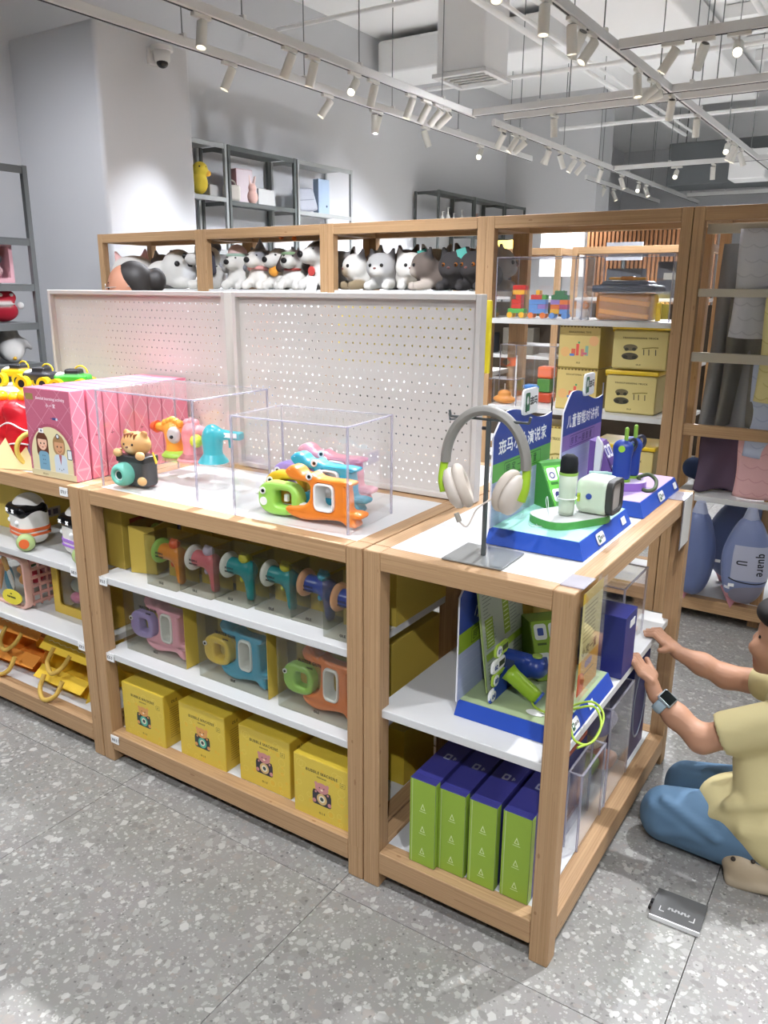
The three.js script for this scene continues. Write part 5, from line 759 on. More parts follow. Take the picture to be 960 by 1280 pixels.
// ---------- end unit, middle shelf ----------
{
  const t = thing('kids_camera_display', 'blue and sage counter display with price panel on the middle shelf', 'counter display', [-0.165, 0.5005, -0.262]);
  tray(t, 0.27, 0.35, 0.034, 0xa8b98c, mat(0x1f47a8, 0.45)); signPanel(t, -0.132, 0.172, -0.172, 0.034, 0.335, signTex('xiao xiao ma ji', '#93b02e', '#45581a', 130), 1.0);
  mesh('info_panel', put(rbox(0.003, 0.25, 0.235, 0.001), 0, 0, 0, 0, 0, 0.14).translate(-0.098, 0.17, 0.0), mat(0xa9bb74, 0.5), t);
  const ip = print('info_print', 0.225, 0.24, printMat(canvas(600, 640, (g, w, h) => { g.fillStyle = '#b9c1b2'; g.fillRect(0, 0, w, h); for (let i = 0; i < 26; i++) { g.fillStyle = 'rgba(80,90,84,0.6)'; g.fillRect(30, 26 + i * 24, rnd(60, 150), 5); g.fillRect(400, 26 + i * 24, rnd(40, 160), 5); } g.fillStyle = '#94b034'; g.fillRect(40, 190, 110, 190); g.fillRect(300, 110, 90, 260); g.fillRect(20, 410, w - 40, 46); for (let i = 0; i < 8; i++) { g.fillStyle = '#dfe8b8'; g.fillRect(55, 205 + i * 22, 80, 6); g.fillRect(312, 124 + i * 30, 66, 8); } }), 0.5), t, -0.0955, 0.17, 0.0, Math.PI / 2, 0); ip.rotation.set(-0.14, Math.PI / 2, 0, 'YXZ');
  for (const [i, y, dz] of [[1, 0.155, 0.085], [2, 0.12, 0.1], [3, 0.085, 0.095], [4, 0.05, 0.108]]) { const pl = mesh('step_label', put(extrude(rrect(0.07, 0.032, 0.015), 0.004, 0.001), 0, 0, 0, 0, Math.PI / 2).translate(-0.062, y, dz), i % 2 ? mat(0xa6c43e, 0.45) : eyeW, t); const nd = mesh('number_disc', put(cyl(0.0135, 0.0135, 0.002, 0, 0, 0, 20), -0.0585, y, dz + 0.018, 0, 0, Math.PI / 2), eyeW, pl); const nn = mesh('number', put(letters('0' + i, 0.011), 0, 0, 0, 0, Math.PI / 2).translate(-0.0573, y, dz + 0.018), mat(0x1c3f8c, 0.5), pl); mesh('caption', put(box(0.001, 0.014, 0.03), -0.0592, y, dz - 0.016), mat(0x3a4422, 0.6), pl); }
  mesh('foot_panel', put(extrude(shapeOf([[-0.02, 0], [0.09, 0], [0.09, 0.05], [0.05, 0.06], [0.0, 0.03]], true), 0.004), 0, 0, 0, 0, Math.PI / 2).translate(-0.06, 0.036, 0.12), mat(0x1f47a8, 0.45), t);
  const wq = new THREE.Group(); wq.name = 'leaflet_wedge'; t.add(wq); wq.position.set(-0.03, 0, -0.105); wq.rotation.y = -0.75; mesh('wedge_body', extrude(shapeOf([[0, 0], [0.12, 0], [0.05, 0.13], [0, 0.13]]), 0.09, 0.001).translate(-0.05, 0.036, 0), mat(0x6f8c22, 0.5), wq);
  const wp = mesh('wedge_print', box(0.001, 0.146, 0.086), printMat(canvas(300, 480, (g) => { g.fillStyle = '#8cae2c'; g.fillRect(0, 0, 300, 480); for (const [x, y] of [[24, 24], [160, 24], [24, 260], [160, 260]]) { rr(g, x, y, 116, 130, 26, '#e4e8e0'); rr(g, x + 30, y + 34, 56, 62, 10, '#3f55a4'); } g.fillStyle = '#4c6412'; for (const [x, y] of [[40, 180], [176, 180], [40, 416], [176, 416]]) g.fillRect(x, y, 84, 18); }), 0.5), wq); wp.rotation.z = 0.494; wp.position.set(0.0365, 0.102, 0);
  print('photo_card', 0.075, 0.075, printMat(canvas(128, 128, (g) => { g.fillStyle = '#b8a8c4'; g.fillRect(0, 0, 128, 128); g.lineWidth = 10; g.strokeStyle = '#4a5a9c'; g.strokeRect(5, 5, 118, 118); circ(g, 60, 60, 22, '#e3c0a6'); circ(g, 86, 66, 18, '#e3c0a6'); g.fillStyle = '#26283a'; g.fillRect(30, 78, 76, 40); circ(g, 56, 46, 16, '#2a2024'); }), 0.4), t, -0.122, 0.29, -0.115, Math.PI / 2);
  mesh('tray_badge', put(extrude(rrect(0.05, 0.026, 0.008), 0.001), 0, 0, 0, 0, Math.PI / 2).rotateZ(0.42).translate(0.129, 0.019, 0.09), eyeW, t); print('tray_badge_print', 0.044, 0.02, zebraBadge, t, 0.1302, 0.0195, 0.09, Math.PI / 2, -0.42); print('price_sticker', 0.03, 0.018, mat(0xf2f2ee, 0.4), t, 0.1292, 0.0195, -0.02, Math.PI / 2, -0.42);
  for (const [x, z] of [[0.045, 0.12], [0.08, 0.04]]) mesh('mat_label', put(cyl(0.016, 0.016, 0.0012, 0, 0, 0, 20).scale(1.4, 1, 0.8), x, 0.0362, z), eyeW, t);
}
{
  const t = thing('kids_camera', 'navy child camera with lime grip lying on the sage mat', 'toy camera', [-0.205, 0.5365, -0.2]);
  mesh('body', blob([B(-0.02, 0.062, -0.03, 0.05, 0.03, 0.022, 0.014, 0x1f3a86), E(0.04, 0.06, -0.045, 0.03, 0.028, 0.03, 0x1f3a86), C([-0.02, 0.02, -0.03], [-0.02, 0.045, -0.03], 0.02, 0.02, 0x16264f)], 0.0035, 0.012), vmat(0.35), t); mesh('grip', put(lathe([[0, -0.045], [0.017, -0.045], [0.018, -0.03], [0.019, 0.03], [0.022, 0.045], [0, 0.047]], 24), 0.035, 0.04, 0.02, 0.15, 0, 0.95), mat(0x93b828, 0.35), t); mesh('grip_cap', put(cyl(0.0185, 0.0185, 0.006, 0, 0, 0, 24), 0.0735, 0.0135, 0.014, 0.15, 0, 0.95), mat(0x3558b0, 0.4), t); mesh('screen', put(rbox(0.05, 0.03, 0.002, 0.001), -0.025, 0.066, -0.007), mat(0x3b4668, 0.2), t); mesh('dial', put(cyl(0.012, 0.012, 0.004, 0, 0, 0, 20), 0.042, 0.089, -0.045), mat(0x8fa648, 0.4), t);
  tag(mesh('usb_cable', [tube([[-0.16, 0.552, -0.2], [-0.13, 0.542, -0.16], [-0.09, 0.542, -0.15], [-0.06, 0.545, -0.2], [-0.02, 0.55, -0.24], [0.012, 0.54, -0.22], [0.02, 0.52, -0.17], [0.012, 0.512, -0.12], [-0.01, 0.525, -0.1], [-0.03, 0.545, -0.12]], 0.0028, 90, 8), tube([[-0.05, 0.546, -0.19], [-0.01, 0.55, -0.22], [0.018, 0.532, -0.19], [0.02, 0.515, -0.14], [0.0, 0.515, -0.09]], 0.0028, 60, 8)], mat(0xa9c63c, 0.4)), 'lime green cable looped over the shelf edge', 'cable');
}
// boxes further along the middle shelf
function clearBox(label, x, y, z, w, h, d, inner, turn = 0) { const t = acrylicCase(label, x, y, z, w, h, d, turn); if (inner) for (const [dx, dy, dz, r, c] of inner) mesh('toy_inside', blob([E(dx, dy, dz, r, r * 0.9, r * 0.8, c), E(dx + r * 0.7, dy + r * 0.5, dz, r * 0.55, r * 0.5, r * 0.5, c)], Math.max(0.005, r / 8), r * 0.3), vmat(0.4), t); return t; }
{
  let t = thing('navy_toy_box', 'navy blue toy box behind the yellow leaflet', 'toy box', [-0.1, 0.5005, -0.53]); mesh('carton', rbox(0.15, 0.17, 0.1, 0.002, 0, 0.085, 0), mat(0x2a2f74, 0.45), t); mesh('label_plate', box(0.001, 0.02, 0.04, 0.0755, 0.14, -0.01), eyeW, t);
  clearBox('empty clear tray box under the child hands', -0.142, 0.5005, -0.715, 0.15, 0.2, 0.22, null);
  t = thing('navy_toy_box', 'low navy box inside the clear tray box', 'toy box', [-0.15, 0.501, -0.72]); mesh('carton', rbox(0.1, 0.05, 0.16, 0.002, 0, 0.0265, 0), mat(0x3a3560, 0.45), t);
  for (const [x, z, l] of [[-0.33, -0.55, 'yellow carton deep on the middle shelf'], [-0.33, -0.74, 'yellow carton at the back of the middle shelf']]) tag(mesh('toy_carton', rbox(0.12, 0.16, 0.16, 0.002, x, 0.5805, z), yellowCard), l, 'carton');
}
// ---------- end unit, bottom shelf ----------
const bookTop = printMat(canvas(256, 512, (g) => { g.fillStyle = '#3a3a86'; g.fillRect(0, 0, 256, 512); g.strokeStyle = '#b9bcd6'; g.lineWidth = 8; rr(g, 96, 210, 66, 66, 10, '#aeb2cc'); circ(g, 129, 243, 18, '#3a3a86'); g.fillStyle = '#aeb2cc'; g.fillRect(186, 226, 16, 36); g.fillRect(206, 236, 8, 20); }), 0.4);
const bookFront = printMat(canvas(192, 640, (g) => { g.fillStyle = '#8fae3a'; g.fillRect(0, 0, 192, 640); g.strokeStyle = 'rgba(230,240,205,0.8)'; g.lineWidth = 5; for (const y of [190, 360, 530]) { g.beginPath(); g.moveTo(84, y + 22); g.lineTo(98, y - 18); g.lineTo(114, y + 22); g.closePath(); g.stroke(); g.fillStyle = 'rgba(230,240,205,0.8)'; g.fillRect(72, y + 36, 52, 4); } g.fillStyle = 'rgba(190,205,160,0.8)'; g.fillRect(14, 0, 5, 640); }), 0.4);
[[-0.342, -0.002, 0.0, 0.235], [-0.27, -0.016, 0.0, 0.225], [-0.19, -0.018, 0.0, 0.225], [-0.105, -0.02, -0.01, 0.228]].forEach(([x, z, r, h], i) => {
  const d = 0.215, t = thing('card_set_box', ['green and violet learning card box leaning by the left post', 'green and violet card box, second from the left post', 'green and violet card box, second from the corner post', 'green and violet card box beside the corner post'][i], 'box set', [x, 0.1065, z - d / 2 - 0.02], r, 'green and violet card boxes');
  mesh('carton', rbox(0.07, h, d, 0.001, 0, h / 2, 0, 1), mat(0x37377c, 0.4), t); mesh('cover', rbox(0.0712, h - 0.001, 0.02, 0.001, 0, h / 2, d / 2 - 0.0105, 1), mat(0x8fae3a, 0.4), t); print('front_print', 0.069, h - 0.003, bookFront, t, 0, h / 2, d / 2 + 0.0003); print('top_print', 0.069, d - 0.022, bookTop, t, 0, h + 0.0003, -0.011, 0, -Math.PI / 2);
});
for (const [x, l] of [[-0.33, 'orange topped navy box behind the leftmost card box'], [-0.23, 'orange topped navy box in the middle behind the card boxes'], [-0.13, 'orange topped navy box behind the corner post']]) { const t = thing('flat_box', l, 'box', [x, 0.1065, -0.36]); mesh('carton', rbox(0.09, 0.24, 0.15, 0.001, 0, 0.12, 0), mat(0x2c2c60, 0.5), t); mesh('orange_lid', rbox(0.088, 0.012, 0.148, 0.001, 0, 0.246, 0), mat(0xa85030, 0.5), t); }
clearBox('clear case of pastel dolls on the bottom shelf', -0.12, 0.1065, -0.59, 0.16, 0.3, 0.2, [[-0.02, 0.06, 0.03, 0.045, 0x9fb85a], [0.0, 0.18, -0.02, 0.05, 0x8a87a8], [-0.02, 0.11, -0.05, 0.04, 0xd8c8b0], [0.02, 0.05, -0.05, 0.035, 0xb87a5a]]);
clearBox('clear case of green toys behind the corner post', -0.058, 0.1065, -0.365, 0.04, 0.22, 0.18, null);
{ const t = thing('magnet_board_box', 'navy box with a ring print at the far end of the bottom shelf', 'toy box', [-0.12, 0.1065, -0.82]); mesh('carton', rbox(0.13, 0.31, 0.16, 0.002, 0, 0.155, 0), mat(0x20265e, 0.4), t); mesh('ring_print', put(new THREE.TorusGeometry(0.06, 0.002, 6, 36).scale(1, 1.8, 1), 0.0655, 0.16, 0, 0, Math.PI / 2), mat(0x8f97a0, 0.4), t); mesh('pale_panel', box(0.001, 0.26, 0.1, 0.0, 0.15, 0.0805), mat(0x88909a, 0.4), t); }
for (let i = 0; i < 3; i++) tag(mesh('yellow_carton', rbox(0.2, 0.3, 0.16, 0.002, -0.36, 0.2565, -0.6 - i * 0.13 + (i ? -0.04 * i : 0)), bmYellow), 'yellow carton deep on the bottom shelf of the end unit', 'carton', 'yellow cartons deep in the end unit');
// ---------- the child kneeling at the end unit ----------
const SK = 0xb98a6c, SKD = 0xa8765a, HAIR = 0x17120f;
function hand(s, wrist, palm, tips, z0, thumbTip) {        // s: +1 left hand (thumb towards -z), -1 right hand (thumb towards +z)
  const p = [C(wrist, [(wrist[0] + palm[0]) / 2, (wrist[1] + palm[1]) / 2, (wrist[2] + palm[2]) / 2], 0.0205, 0.02, SK), B(palm[0], palm[1], palm[2], 0.024, 0.011, 0.028, 0.01, SK, [0, 0, -0.55])];
  const len = [0.046, 0.052, 0.049, 0.038];
  for (let i = 0; i < 4; i++) {
    const z = palm[2] + s * (-0.021 + i * 0.0145), b = [palm[0] - 0.016, palm[1] + 0.008, z], m = [palm[0] - 0.016 - len[i] * 0.5, tips[1] + 0.004 + (i === 1 ? 0.002 : 0), z + s * (i - 1.5) * 0.001], e = [palm[0] - 0.016 - len[i], tips[1], z + s * (i - 1.5) * 0.002];
    p.push({ ...C(b, m, 0.0082, 0.0074, SK), k: 0.005 }, { ...C(m, e, 0.0074, 0.0062, SK), k: 0.003 }, { ...E(e[0] - 0.004, e[1] + 0.0045, e[2], 0.004, 0.0018, 0.0042, 0xe2b79c), k: 0.001, w: 3 });
  }
  const tb = [palm[0] + 0.006, palm[1] - 0.002, palm[2] - s * 0.026], tm = [(tb[0] + thumbTip[0]) / 2, (tb[1] + thumbTip[1]) / 2 - 0.003, (tb[2] + thumbTip[2]) / 2];
  p.push({ ...C(tb, tm, 0.0098, 0.0085, SK), k: 0.008 }, { ...C(tm, thumbTip, 0.0085, 0.007, SK), k: 0.003 });
  return blob(p, 0.0024, 0.008);
}
{
  const t = thing('person', 'child in pale yellow T-shirt and blue trousers kneeling with both hands on the shelf', 'person');
  const lw = [0.042, 0.43, -0.585], rw = [0.045, 0.468, -0.8];
  const skin = blob([
    E(0.342, 0.632, -0.7, 0.09, 0.094, 0.076, SK), E(0.305, 0.575, -0.7, 0.058, 0.06, 0.052, SK), C([0.375, 0.55, -0.7], [0.395, 0.46, -0.69], 0.04, 0.046, SK),
    { ...E(0.25, 0.577, -0.7, 0.012, 0.011, 0.011, SK), k: 0.012 }, { ...C([0.262, 0.61, -0.7], [0.249, 0.583, -0.7], 0.007, 0.01, SK), k: 0.012 }, { ...E(0.262, 0.592, -0.668, 0.024, 0.022, 0.02, SK), k: 0.02 }, { ...E(0.262, 0.592, -0.732, 0.024, 0.022, 0.02, SK), k: 0.02 },
    { ...E(0.256, 0.556, -0.7, 0.009, 0.0055, 0.018, 0xa8604e), k: 0.006 }, { ...E(0.258, 0.547, -0.7, 0.009, 0.006, 0.016, 0xb06a56), k: 0.006 }, { ...E(0.268, 0.527, -0.7, 0.016, 0.013, 0.02, SK), k: 0.02 },
    { ...E(0.35, 0.605, -0.622, 0.016, 0.026, 0.008, SKD), k: 0.006 }, { ...E(0.35, 0.605, -0.778, 0.016, 0.026, 0.008, SKD), k: 0.006 },
    C([0.335, 0.44, -0.585], [0.172, 0.352, -0.565], 0.044, 0.034, SK), C([0.172, 0.352, -0.565], [0.1, 0.393, -0.575], 0.034, 0.031, SK), C([0.1, 0.393, -0.575], lw, 0.031, 0.0205, SK),
    C([0.35, 0.45, -0.79], [0.175, 0.422, -0.82], 0.042, 0.032, SK), C([0.175, 0.422, -0.82], [0.11, 0.446, -0.81], 0.032, 0.03, SK), C([0.11, 0.446, -0.81], rw, 0.03, 0.0205, SK),
    C([0.395, 0.45, -0.69], [0.43, 0.16, -0.67], 0.09, 0.09, SK), C([0.43, 0.13, -0.62], [0.12, 0.075, -0.605], 0.06, 0.05, SK), C([0.43, 0.13, -0.74], [0.13, 0.075, -0.77], 0.06, 0.05, SK), C([0.12, 0.052, -0.605], [0.33, 0.055, -0.58], 0.042, 0.034, SK), C([0.13, 0.052, -0.77], [0.36, 0.055, -0.78], 0.042, 0.034, SK)], 0.006, 0.02);
  const lh = hand(1, lw, [0.014, 0.476, -0.6], [0, 0.5085, 0], 0, [-0.004, 0.498, -0.645]), rh = hand(-1, rw, [0.016, 0.486, -0.805], [0, 0.5085, 0], 0, [0.0, 0.478, -0.765]);
  mesh('body', mergeGeometries([skin, lh, rh]), vmat(0.55), t);
  for (const z of [-0.669, -0.731]) { const e = mesh('eye', sph(0.0115, 0.264, 0.604, z, 0.75, 0.7, 1), mat(0xe8e2da, 0.25), t); mesh('iris', sph(0.0062, 0.2575, 0.603, z, 0.6, 1, 1), mat(0x1e130e, 0.15), e); mesh('eyebrow', put(new THREE.CapsuleGeometry(0.0032, 0.022, 4, 8), 0.262, 0.626, z, Math.PI / 2), mat(HAIR, 0.8), t); }
  mesh('hair', blob([{ ...E(0.362, 0.66, -0.7, 0.094, 0.085, 0.084, HAIR) }, E(0.39, 0.615, -0.7, 0.072, 0.085, 0.083, HAIR), { ...E(0.282, 0.686, -0.7, 0.04, 0.032, 0.062, HAIR), k: 0.02 }, { ...E(0.242, 0.595, -0.7, 0.052, 0.075, 0.08, HAIR), cut: true }], 0.005, 0.02), vmat(0.75), t);
  const SH = 0xcdc08c;
  mesh('t_shirt', blob([C([0.39, 0.44, -0.69], [0.42, 0.2, -0.67], 0.098, 0.135, SH), E(0.39, 0.43, -0.69, 0.075, 0.05, 0.13, SH), C([0.35, 0.445, -0.595], [0.23, 0.385, -0.575], 0.058, 0.056, SH), C([0.36, 0.45, -0.78], [0.28, 0.44, -0.8], 0.055, 0.05, SH), E(0.36, 0.155, -0.64, 0.19, 0.085, 0.13, SH), E(0.4, 0.12, -0.6, 0.15, 0.08, 0.1, SH), E(0.42, 0.13, -0.7, 0.14, 0.11, 0.17, SH),
    C([0.3, 0.33, -0.62], [0.33, 0.2, -0.6], 0.06, 0.07, SH), { ...C([0.26, 0.205, -0.535], [0.36, 0.255, -0.53], 0.007, 0.01, SH), k: 0.03 }, { ...C([0.3, 0.16, -0.515], [0.46, 0.2, -0.53], 0.007, 0.01, SH), k: 0.03 }, { ...C([0.22, 0.15, -0.55], [0.27, 0.22, -0.545], 0.008, 0.008, SH), k: 0.025 },
    { ...C([0.165, 0.345, -0.567], [0.205, 0.372, -0.57], 0.047, 0.047, SH), cut: true }], 0.006, 0.03), vmat(0.8), t);
  const TR = 0x5f7f9a;
  mesh('trousers', blob([C([0.43, 0.13, -0.6], [0.1, 0.088, -0.602], 0.098, 0.066, TR), C([0.43, 0.13, -0.75], [0.12, 0.085, -0.77], 0.098, 0.064, TR), C([0.095, 0.06, -0.602], [0.28, 0.06, -0.585], 0.06, 0.055, TR), C([0.12, 0.06, -0.77], [0.3, 0.06, -0.775], 0.06, 0.055, TR),
    { ...C([0.07, 0.12, -0.56], [0.2, 0.085, -0.535], 0.009, 0.009, TR), k: 0.02 }, { ...C([0.1, 0.145, -0.56], [0.24, 0.11, -0.52], 0.009, 0.009, TR), k: 0.02 }, { ...C([0.1, 0.055, -0.545], [0.16, 0.085, -0.535], 0.008, 0.008, TR), k: 0.02 }], 0.006, 0.022), vmat(0.75), t);
  const SHOE = 0xb3a184;
  for (const [z, k] of [[-0.545, 0], [-0.775, 1]]) {
    const s = mesh('clog', blob([E(0.315, 0.048, z, 0.055, 0.045, 0.042, SHOE), C([0.31, 0.03, z], [0.42, 0.065, z], 0.036, 0.036, SHOE), B(0.36, 0.02, z, 0.085, 0.018, 0.042, 0.016, 0xc4b498, [0, 0, 0.18]), { ...E(0.42, 0.1, z, 0.05, 0.03, 0.028, SHOE), cut: true }], 0.005, 0.02), vmat(0.6), t);
    for (const [x, y, dz] of [[0.29, 0.075, 0.032], [0.31, 0.088, 0.02], [0.335, 0.085, 0.028]]) mesh('vent_hole', sph(0.006, x, y, z + dz), mat(0x3a3128, 0.7), s); mesh('strap_button', cyl(0.01, 0.01, 0.006, 0.385, 0.09, z + 0.036, 16, Math.PI / 2), mat(0x4a5258, 0.4), s); mesh('heel_strap', tube([[0.375, 0.09, z + 0.038], [0.42, 0.115, z + 0.02], [0.43, 0.12, z], [0.42, 0.115, z - 0.02], [0.375, 0.09, z - 0.038]], 0.006, 20, 6), mat(0xc4b498, 0.6), s);
  }
  const w = thing('wrist_watch', 'square smart watch with dark screen and pale strap on the child wrist', 'watch', [0.064, 0.4165, -0.581]); w.rotation.set(-0.2, 0, -0.58);
  const strap = mesh('strap', put(new THREE.TorusGeometry(0.0285, 0.0035, 8, 36), 0, 0, 0, 0, Math.PI / 2).scale(4, 1, 1.02), mat(0xa8bcc4, 0.45), w);
  const face = new THREE.Group(); face.name = 'watch_case'; w.add(face); face.rotation.x = 0.75; mesh('case', rbox(0.042, 0.011, 0.036, 0.005, 0, 0.033, 0), mat(0xb9c6ca, 0.25, { metalness: 0.5 }), face); mesh('screen', rbox(0.035, 0.002, 0.029, 0.001, 0, 0.0388, 0), mat(0x0e1414, 0.1), face);
}
// flat sign holder lying on the floor
{
  const t = thing('sign_holder', 'flat grey clear sign holder lying on the floor by the child', 'sign holder', [0.205, 0.0, -0.335], 0.02);
  mesh('plate', rbox(0.118, 0.006, 0.1, 0.001, 0, 0.009, 0), mat(0x565654, 0.35, { metalness: 0.3 }), t); mesh('front_edge', rbox(0.118, 0.012, 0.004, 0.001, 0, 0.006, 0.052), mat(0xe8e8e6, 0.25), t); mesh('back_plate', rbox(0.116, 0.003, 0.098, 0.0005, 0, 0.0045, 0), black, t);
  mesh('embossed_line', merge(Array.from({ length: 7 }, (_, i) => put(new THREE.BoxGeometry(0.0045, 0.001, 0.009 + (i % 3) * 0.001), -0.02 + i * 0.0075, 0.0124, 0.012, 0, (i % 2 ? 0.4 : -0.3), 0))), mat(0x9a9a96, 0.35), t); for (const s of [-1, 1]) mesh('corner_mark', merge([box(0.002, 0.001, 0.016, s * 0.04, 0.0124, 0.02), box(0.012, 0.001, 0.002, s * 0.035, 0.0124, 0.028)]), mat(0xc8c8c4, 0.4), t); for (const z of [0, 0.02]) mesh('hinge', cyl(0.005, 0.005, 0.012, -0.062, 0.006, z, 12, Math.PI / 2), black, t);
}
// ---------- woman behind the boards ----------
{
  const t = thing('person', 'woman with dark tied hair bending behind the perforated board', 'person', [-2.93, 0, -1.42], 0.9);
  const S = 0x9a6a52, K = 0x34363c;
  mesh('body', blob([E(-0.02, 1.47, 0, 0.085, 0.105, 0.078, S), E(-0.05, 1.42, 0, 0.06, 0.065, 0.058, S), { ...E(-0.11, 1.44, 0, 0.014, 0.016, 0.013, S), k: 0.02 }, C([0.0, 1.4, 0], [0.03, 1.28, 0], 0.05, 0.055, S), C([0.03, 1.25, -0.16], [0.0, 0.98, -0.2], 0.048, 0.036, S), C([0.0, 0.98, -0.2], [-0.18, 0.9, -0.16], 0.036, 0.026, S), C([0.03, 1.25, 0.16], [0.0, 0.98, 0.2], 0.048, 0.036, S), C([0.0, 0.98, 0.2], [-0.18, 0.9, 0.16], 0.036, 0.026, S), B(-0.22, 0.885, 0.16, 0.045, 0.014, 0.032, 0.012, S), B(-0.22, 0.885, -0.16, 0.045, 0.014, 0.032, 0.012, S), C([0.04, 1.25, 0], [0.06, 0.85, 0], 0.12, 0.13, S), C([0.06, 0.82, 0.08], [0.05, 0.45, 0.09], 0.085, 0.055, S), C([0.05, 0.45, 0.09], [0.07, 0.08, 0.09], 0.055, 0.04, S), C([0.06, 0.82, -0.08], [0.05, 0.45, -0.09], 0.085, 0.055, S), C([0.05, 0.45, -0.09], [0.07, 0.08, -0.09], 0.055, 0.04, S), B(0.02, 0.03, 0.09, 0.11, 0.03, 0.042, 0.028, S), B(0.02, 0.03, -0.09, 0.11, 0.03, 0.042, 0.028, S)], 0.012, 0.04), vmat(0.6), t);
  mesh('hair', blob([E(0.025, 1.505, 0, 0.09, 0.09, 0.088, HAIR), E(0.05, 1.45, 0, 0.06, 0.09, 0.08, HAIR), E(0.135, 1.5, 0, 0.05, 0.062, 0.05, HAIR), { ...E(-0.1, 1.435, 0, 0.055, 0.085, 0.075, HAIR), cut: true }], 0.008, 0.02), vmat(0.6), t);
  mesh('shirt', blob([C([0.04, 1.26, 0], [0.06, 0.86, 0], 0.15, 0.16, K), E(0.03, 1.27, 0, 0.1, 0.07, 0.2, K), C([0.03, 1.25, 0.17], [0.0, 1.02, 0.21], 0.068, 0.06, K), C([0.03, 1.25, -0.17], [0.0, 1.02, -0.21], 0.068, 0.06, K)], 0.014, 0.05), vmat(0.85), t); mesh('trousers', blob([C([0.06, 0.84, 0.08], [0.07, 0.12, 0.09], 0.11, 0.07, 0x26282e), C([0.06, 0.84, -0.08], [0.07, 0.12, -0.09], 0.11, 0.07, 0x26282e)], 0.014, 0.04), vmat(0.85), t);
  for (const z of [-0.034, 0.034]) { mesh('eye', sph(0.011, -0.098, 1.458, z, 0.7, 0.7, 1), eyeB, t); mesh('glasses_rim', put(new THREE.TorusGeometry(0.024, 0.002, 6, 24), -0.116, 1.456, z, 0, Math.PI / 2), mat(0xcfd0cc, 0.2, { metalness: 0.6 }), t); mesh('glasses_arm', rod([-0.115, 1.462, z * 1.7], [0.0, 1.47, z * 2.3], 0.0018, 6), mat(0xcfd0cc, 0.2, { metalness: 0.6 }), t); mesh('brow', put(new THREE.CapsuleGeometry(0.003, 0.03, 4, 8), -0.1, 1.486, z, Math.PI / 2), mat(HAIR, 0.8), t); }
}
// ---------- plush animals ----------
const plushM = vmat(0.95), noseM = mat(0x141212, 0.35);
const earK = 0.01;
function plush(name, label, cat, pos, turn, s, prims, parts = [], group) {
  const t = thing(name, label, cat, pos, turn, group); t.scale.setScalar(s);
  mesh('body', blob(prims, 0.009, 0.02), plushM, t);
  for (const [n, g, m] of parts) mesh(n, g, m ?? noseM, t);
  return t;
}
const WHT = 0xd2d0ca, GRY = 0x7d7e84, LGY = 0xa6a5a3, BRN = 0x3a2c28, CHR = 0x3b3838;
const catPrims = (c, c2, e) => [E(0, 0.075, -0.04, 0.085, 0.075, 0.11, c), E(0, 0.12, 0.05, 0.085, 0.075, 0.07, c), { ...E(0, 0.1, 0.1, 0.04, 0.03, 0.03, c2), k: 0.012 }, { ...C([-0.055, 0.17, 0.04], [-0.066, 0.212, 0.035], 0.024, 0.009, e), k: 0.014 }, { ...C([0.055, 0.17, 0.04], [0.066, 0.212, 0.035], 0.024, 0.009, e), k: 0.014 }, C([-0.05, 0.03, 0.04], [-0.055, 0.024, 0.1], 0.026, 0.024, c2), C([0.05, 0.03, 0.04], [0.055, 0.024, 0.1], 0.026, 0.024, c2)];
const eyes = (dx, y, z, r, m) => [['eye', sph(r, -dx, y, z), m], ['eye', sph(r, dx, y, z), m]];
const catParts = (amber) => [...eyes(0.034, 0.128, 0.113, 0.01, amber ? mat(0xb06a2c, 0.2) : noseM), ...(amber ? [['pupil', sph(0.006, -0.034, 0.128, 0.12), noseM], ['pupil', sph(0.006, 0.034, 0.128, 0.12), noseM]] : []), ['nose', sph(0.007, 0, 0.113, 0.128, 1.3, 0.8, 0.8), mat(0x7b4a44, 0.5)]];
const dogPrims = (c, e, patch) => [E(0, 0.07, -0.01, 0.075, 0.075, 0.075, c), E(0, 0.165, 0.02, 0.07, 0.06, 0.062, c), { ...E(0, 0.152, 0.085, 0.042, 0.036, 0.05, c), k: 0.02 }, { ...C([-0.062, 0.195, 0.005], [-0.088, 0.125, 0.01], 0.02, 0.03, e), k: 0.01 }, { ...C([0.062, 0.195, 0.005], [0.088, 0.125, 0.01], 0.02, 0.03, e), k: 0.01 }, C([-0.045, 0.04, 0.04], [-0.05, 0.022, 0.085], 0.028, 0.026, c), C([0.045, 0.04, 0.04], [0.05, 0.022, 0.085], 0.028, 0.026, c), ...(patch ? [{ ...E(0.03, 0.185, 0.045, 0.036, 0.036, 0.03, patch), k: 0.004, w: 4 }] : [])];
const dogParts = (y = 0.16) => [['nose', sph(0.016, 0, y, 0.134, 1.2, 1, 0.7)], ...eyes(0.028, 0.185, 0.075, 0.007)];
const SY = 1.456, sz = RZ - 0.18;
plush('plush_cat', 'white plush cat with pink ears and slanted black eye beside the column', 'plush toy', [-4.03, SY, sz + 0.02], 0.7, 1.15, [E(0, 0.09, 0, 0.13, 0.095, 0.1, WHT), C([0.1, 0.07, -0.05], [0.25, 0.05, -0.1], 0.07, 0.055, WHT), { ...C([-0.08, 0.15, 0], [-0.1, 0.2, 0], 0.026, 0.01, 0xe8b8b4), k: 0.01 }, { ...C([0.06, 0.16, 0], [0.07, 0.215, 0], 0.028, 0.01, 0xe8b8b4), k: 0.01 }, C([0.2, 0.05, 0.0], [0.27, 0.04, 0.06], 0.035, 0.03, WHT)], [['eye', put(sph(0.014, 0, 0, 0, 0.6, 1.7, 0.5), -0.055, 0.105, 0.092, 0, 0, -0.5)], ['eye', put(sph(0.014, 0, 0, 0, 0.6, 1.7, 0.5), 0.055, 0.105, 0.092, 0, 0, 0.5)]]);
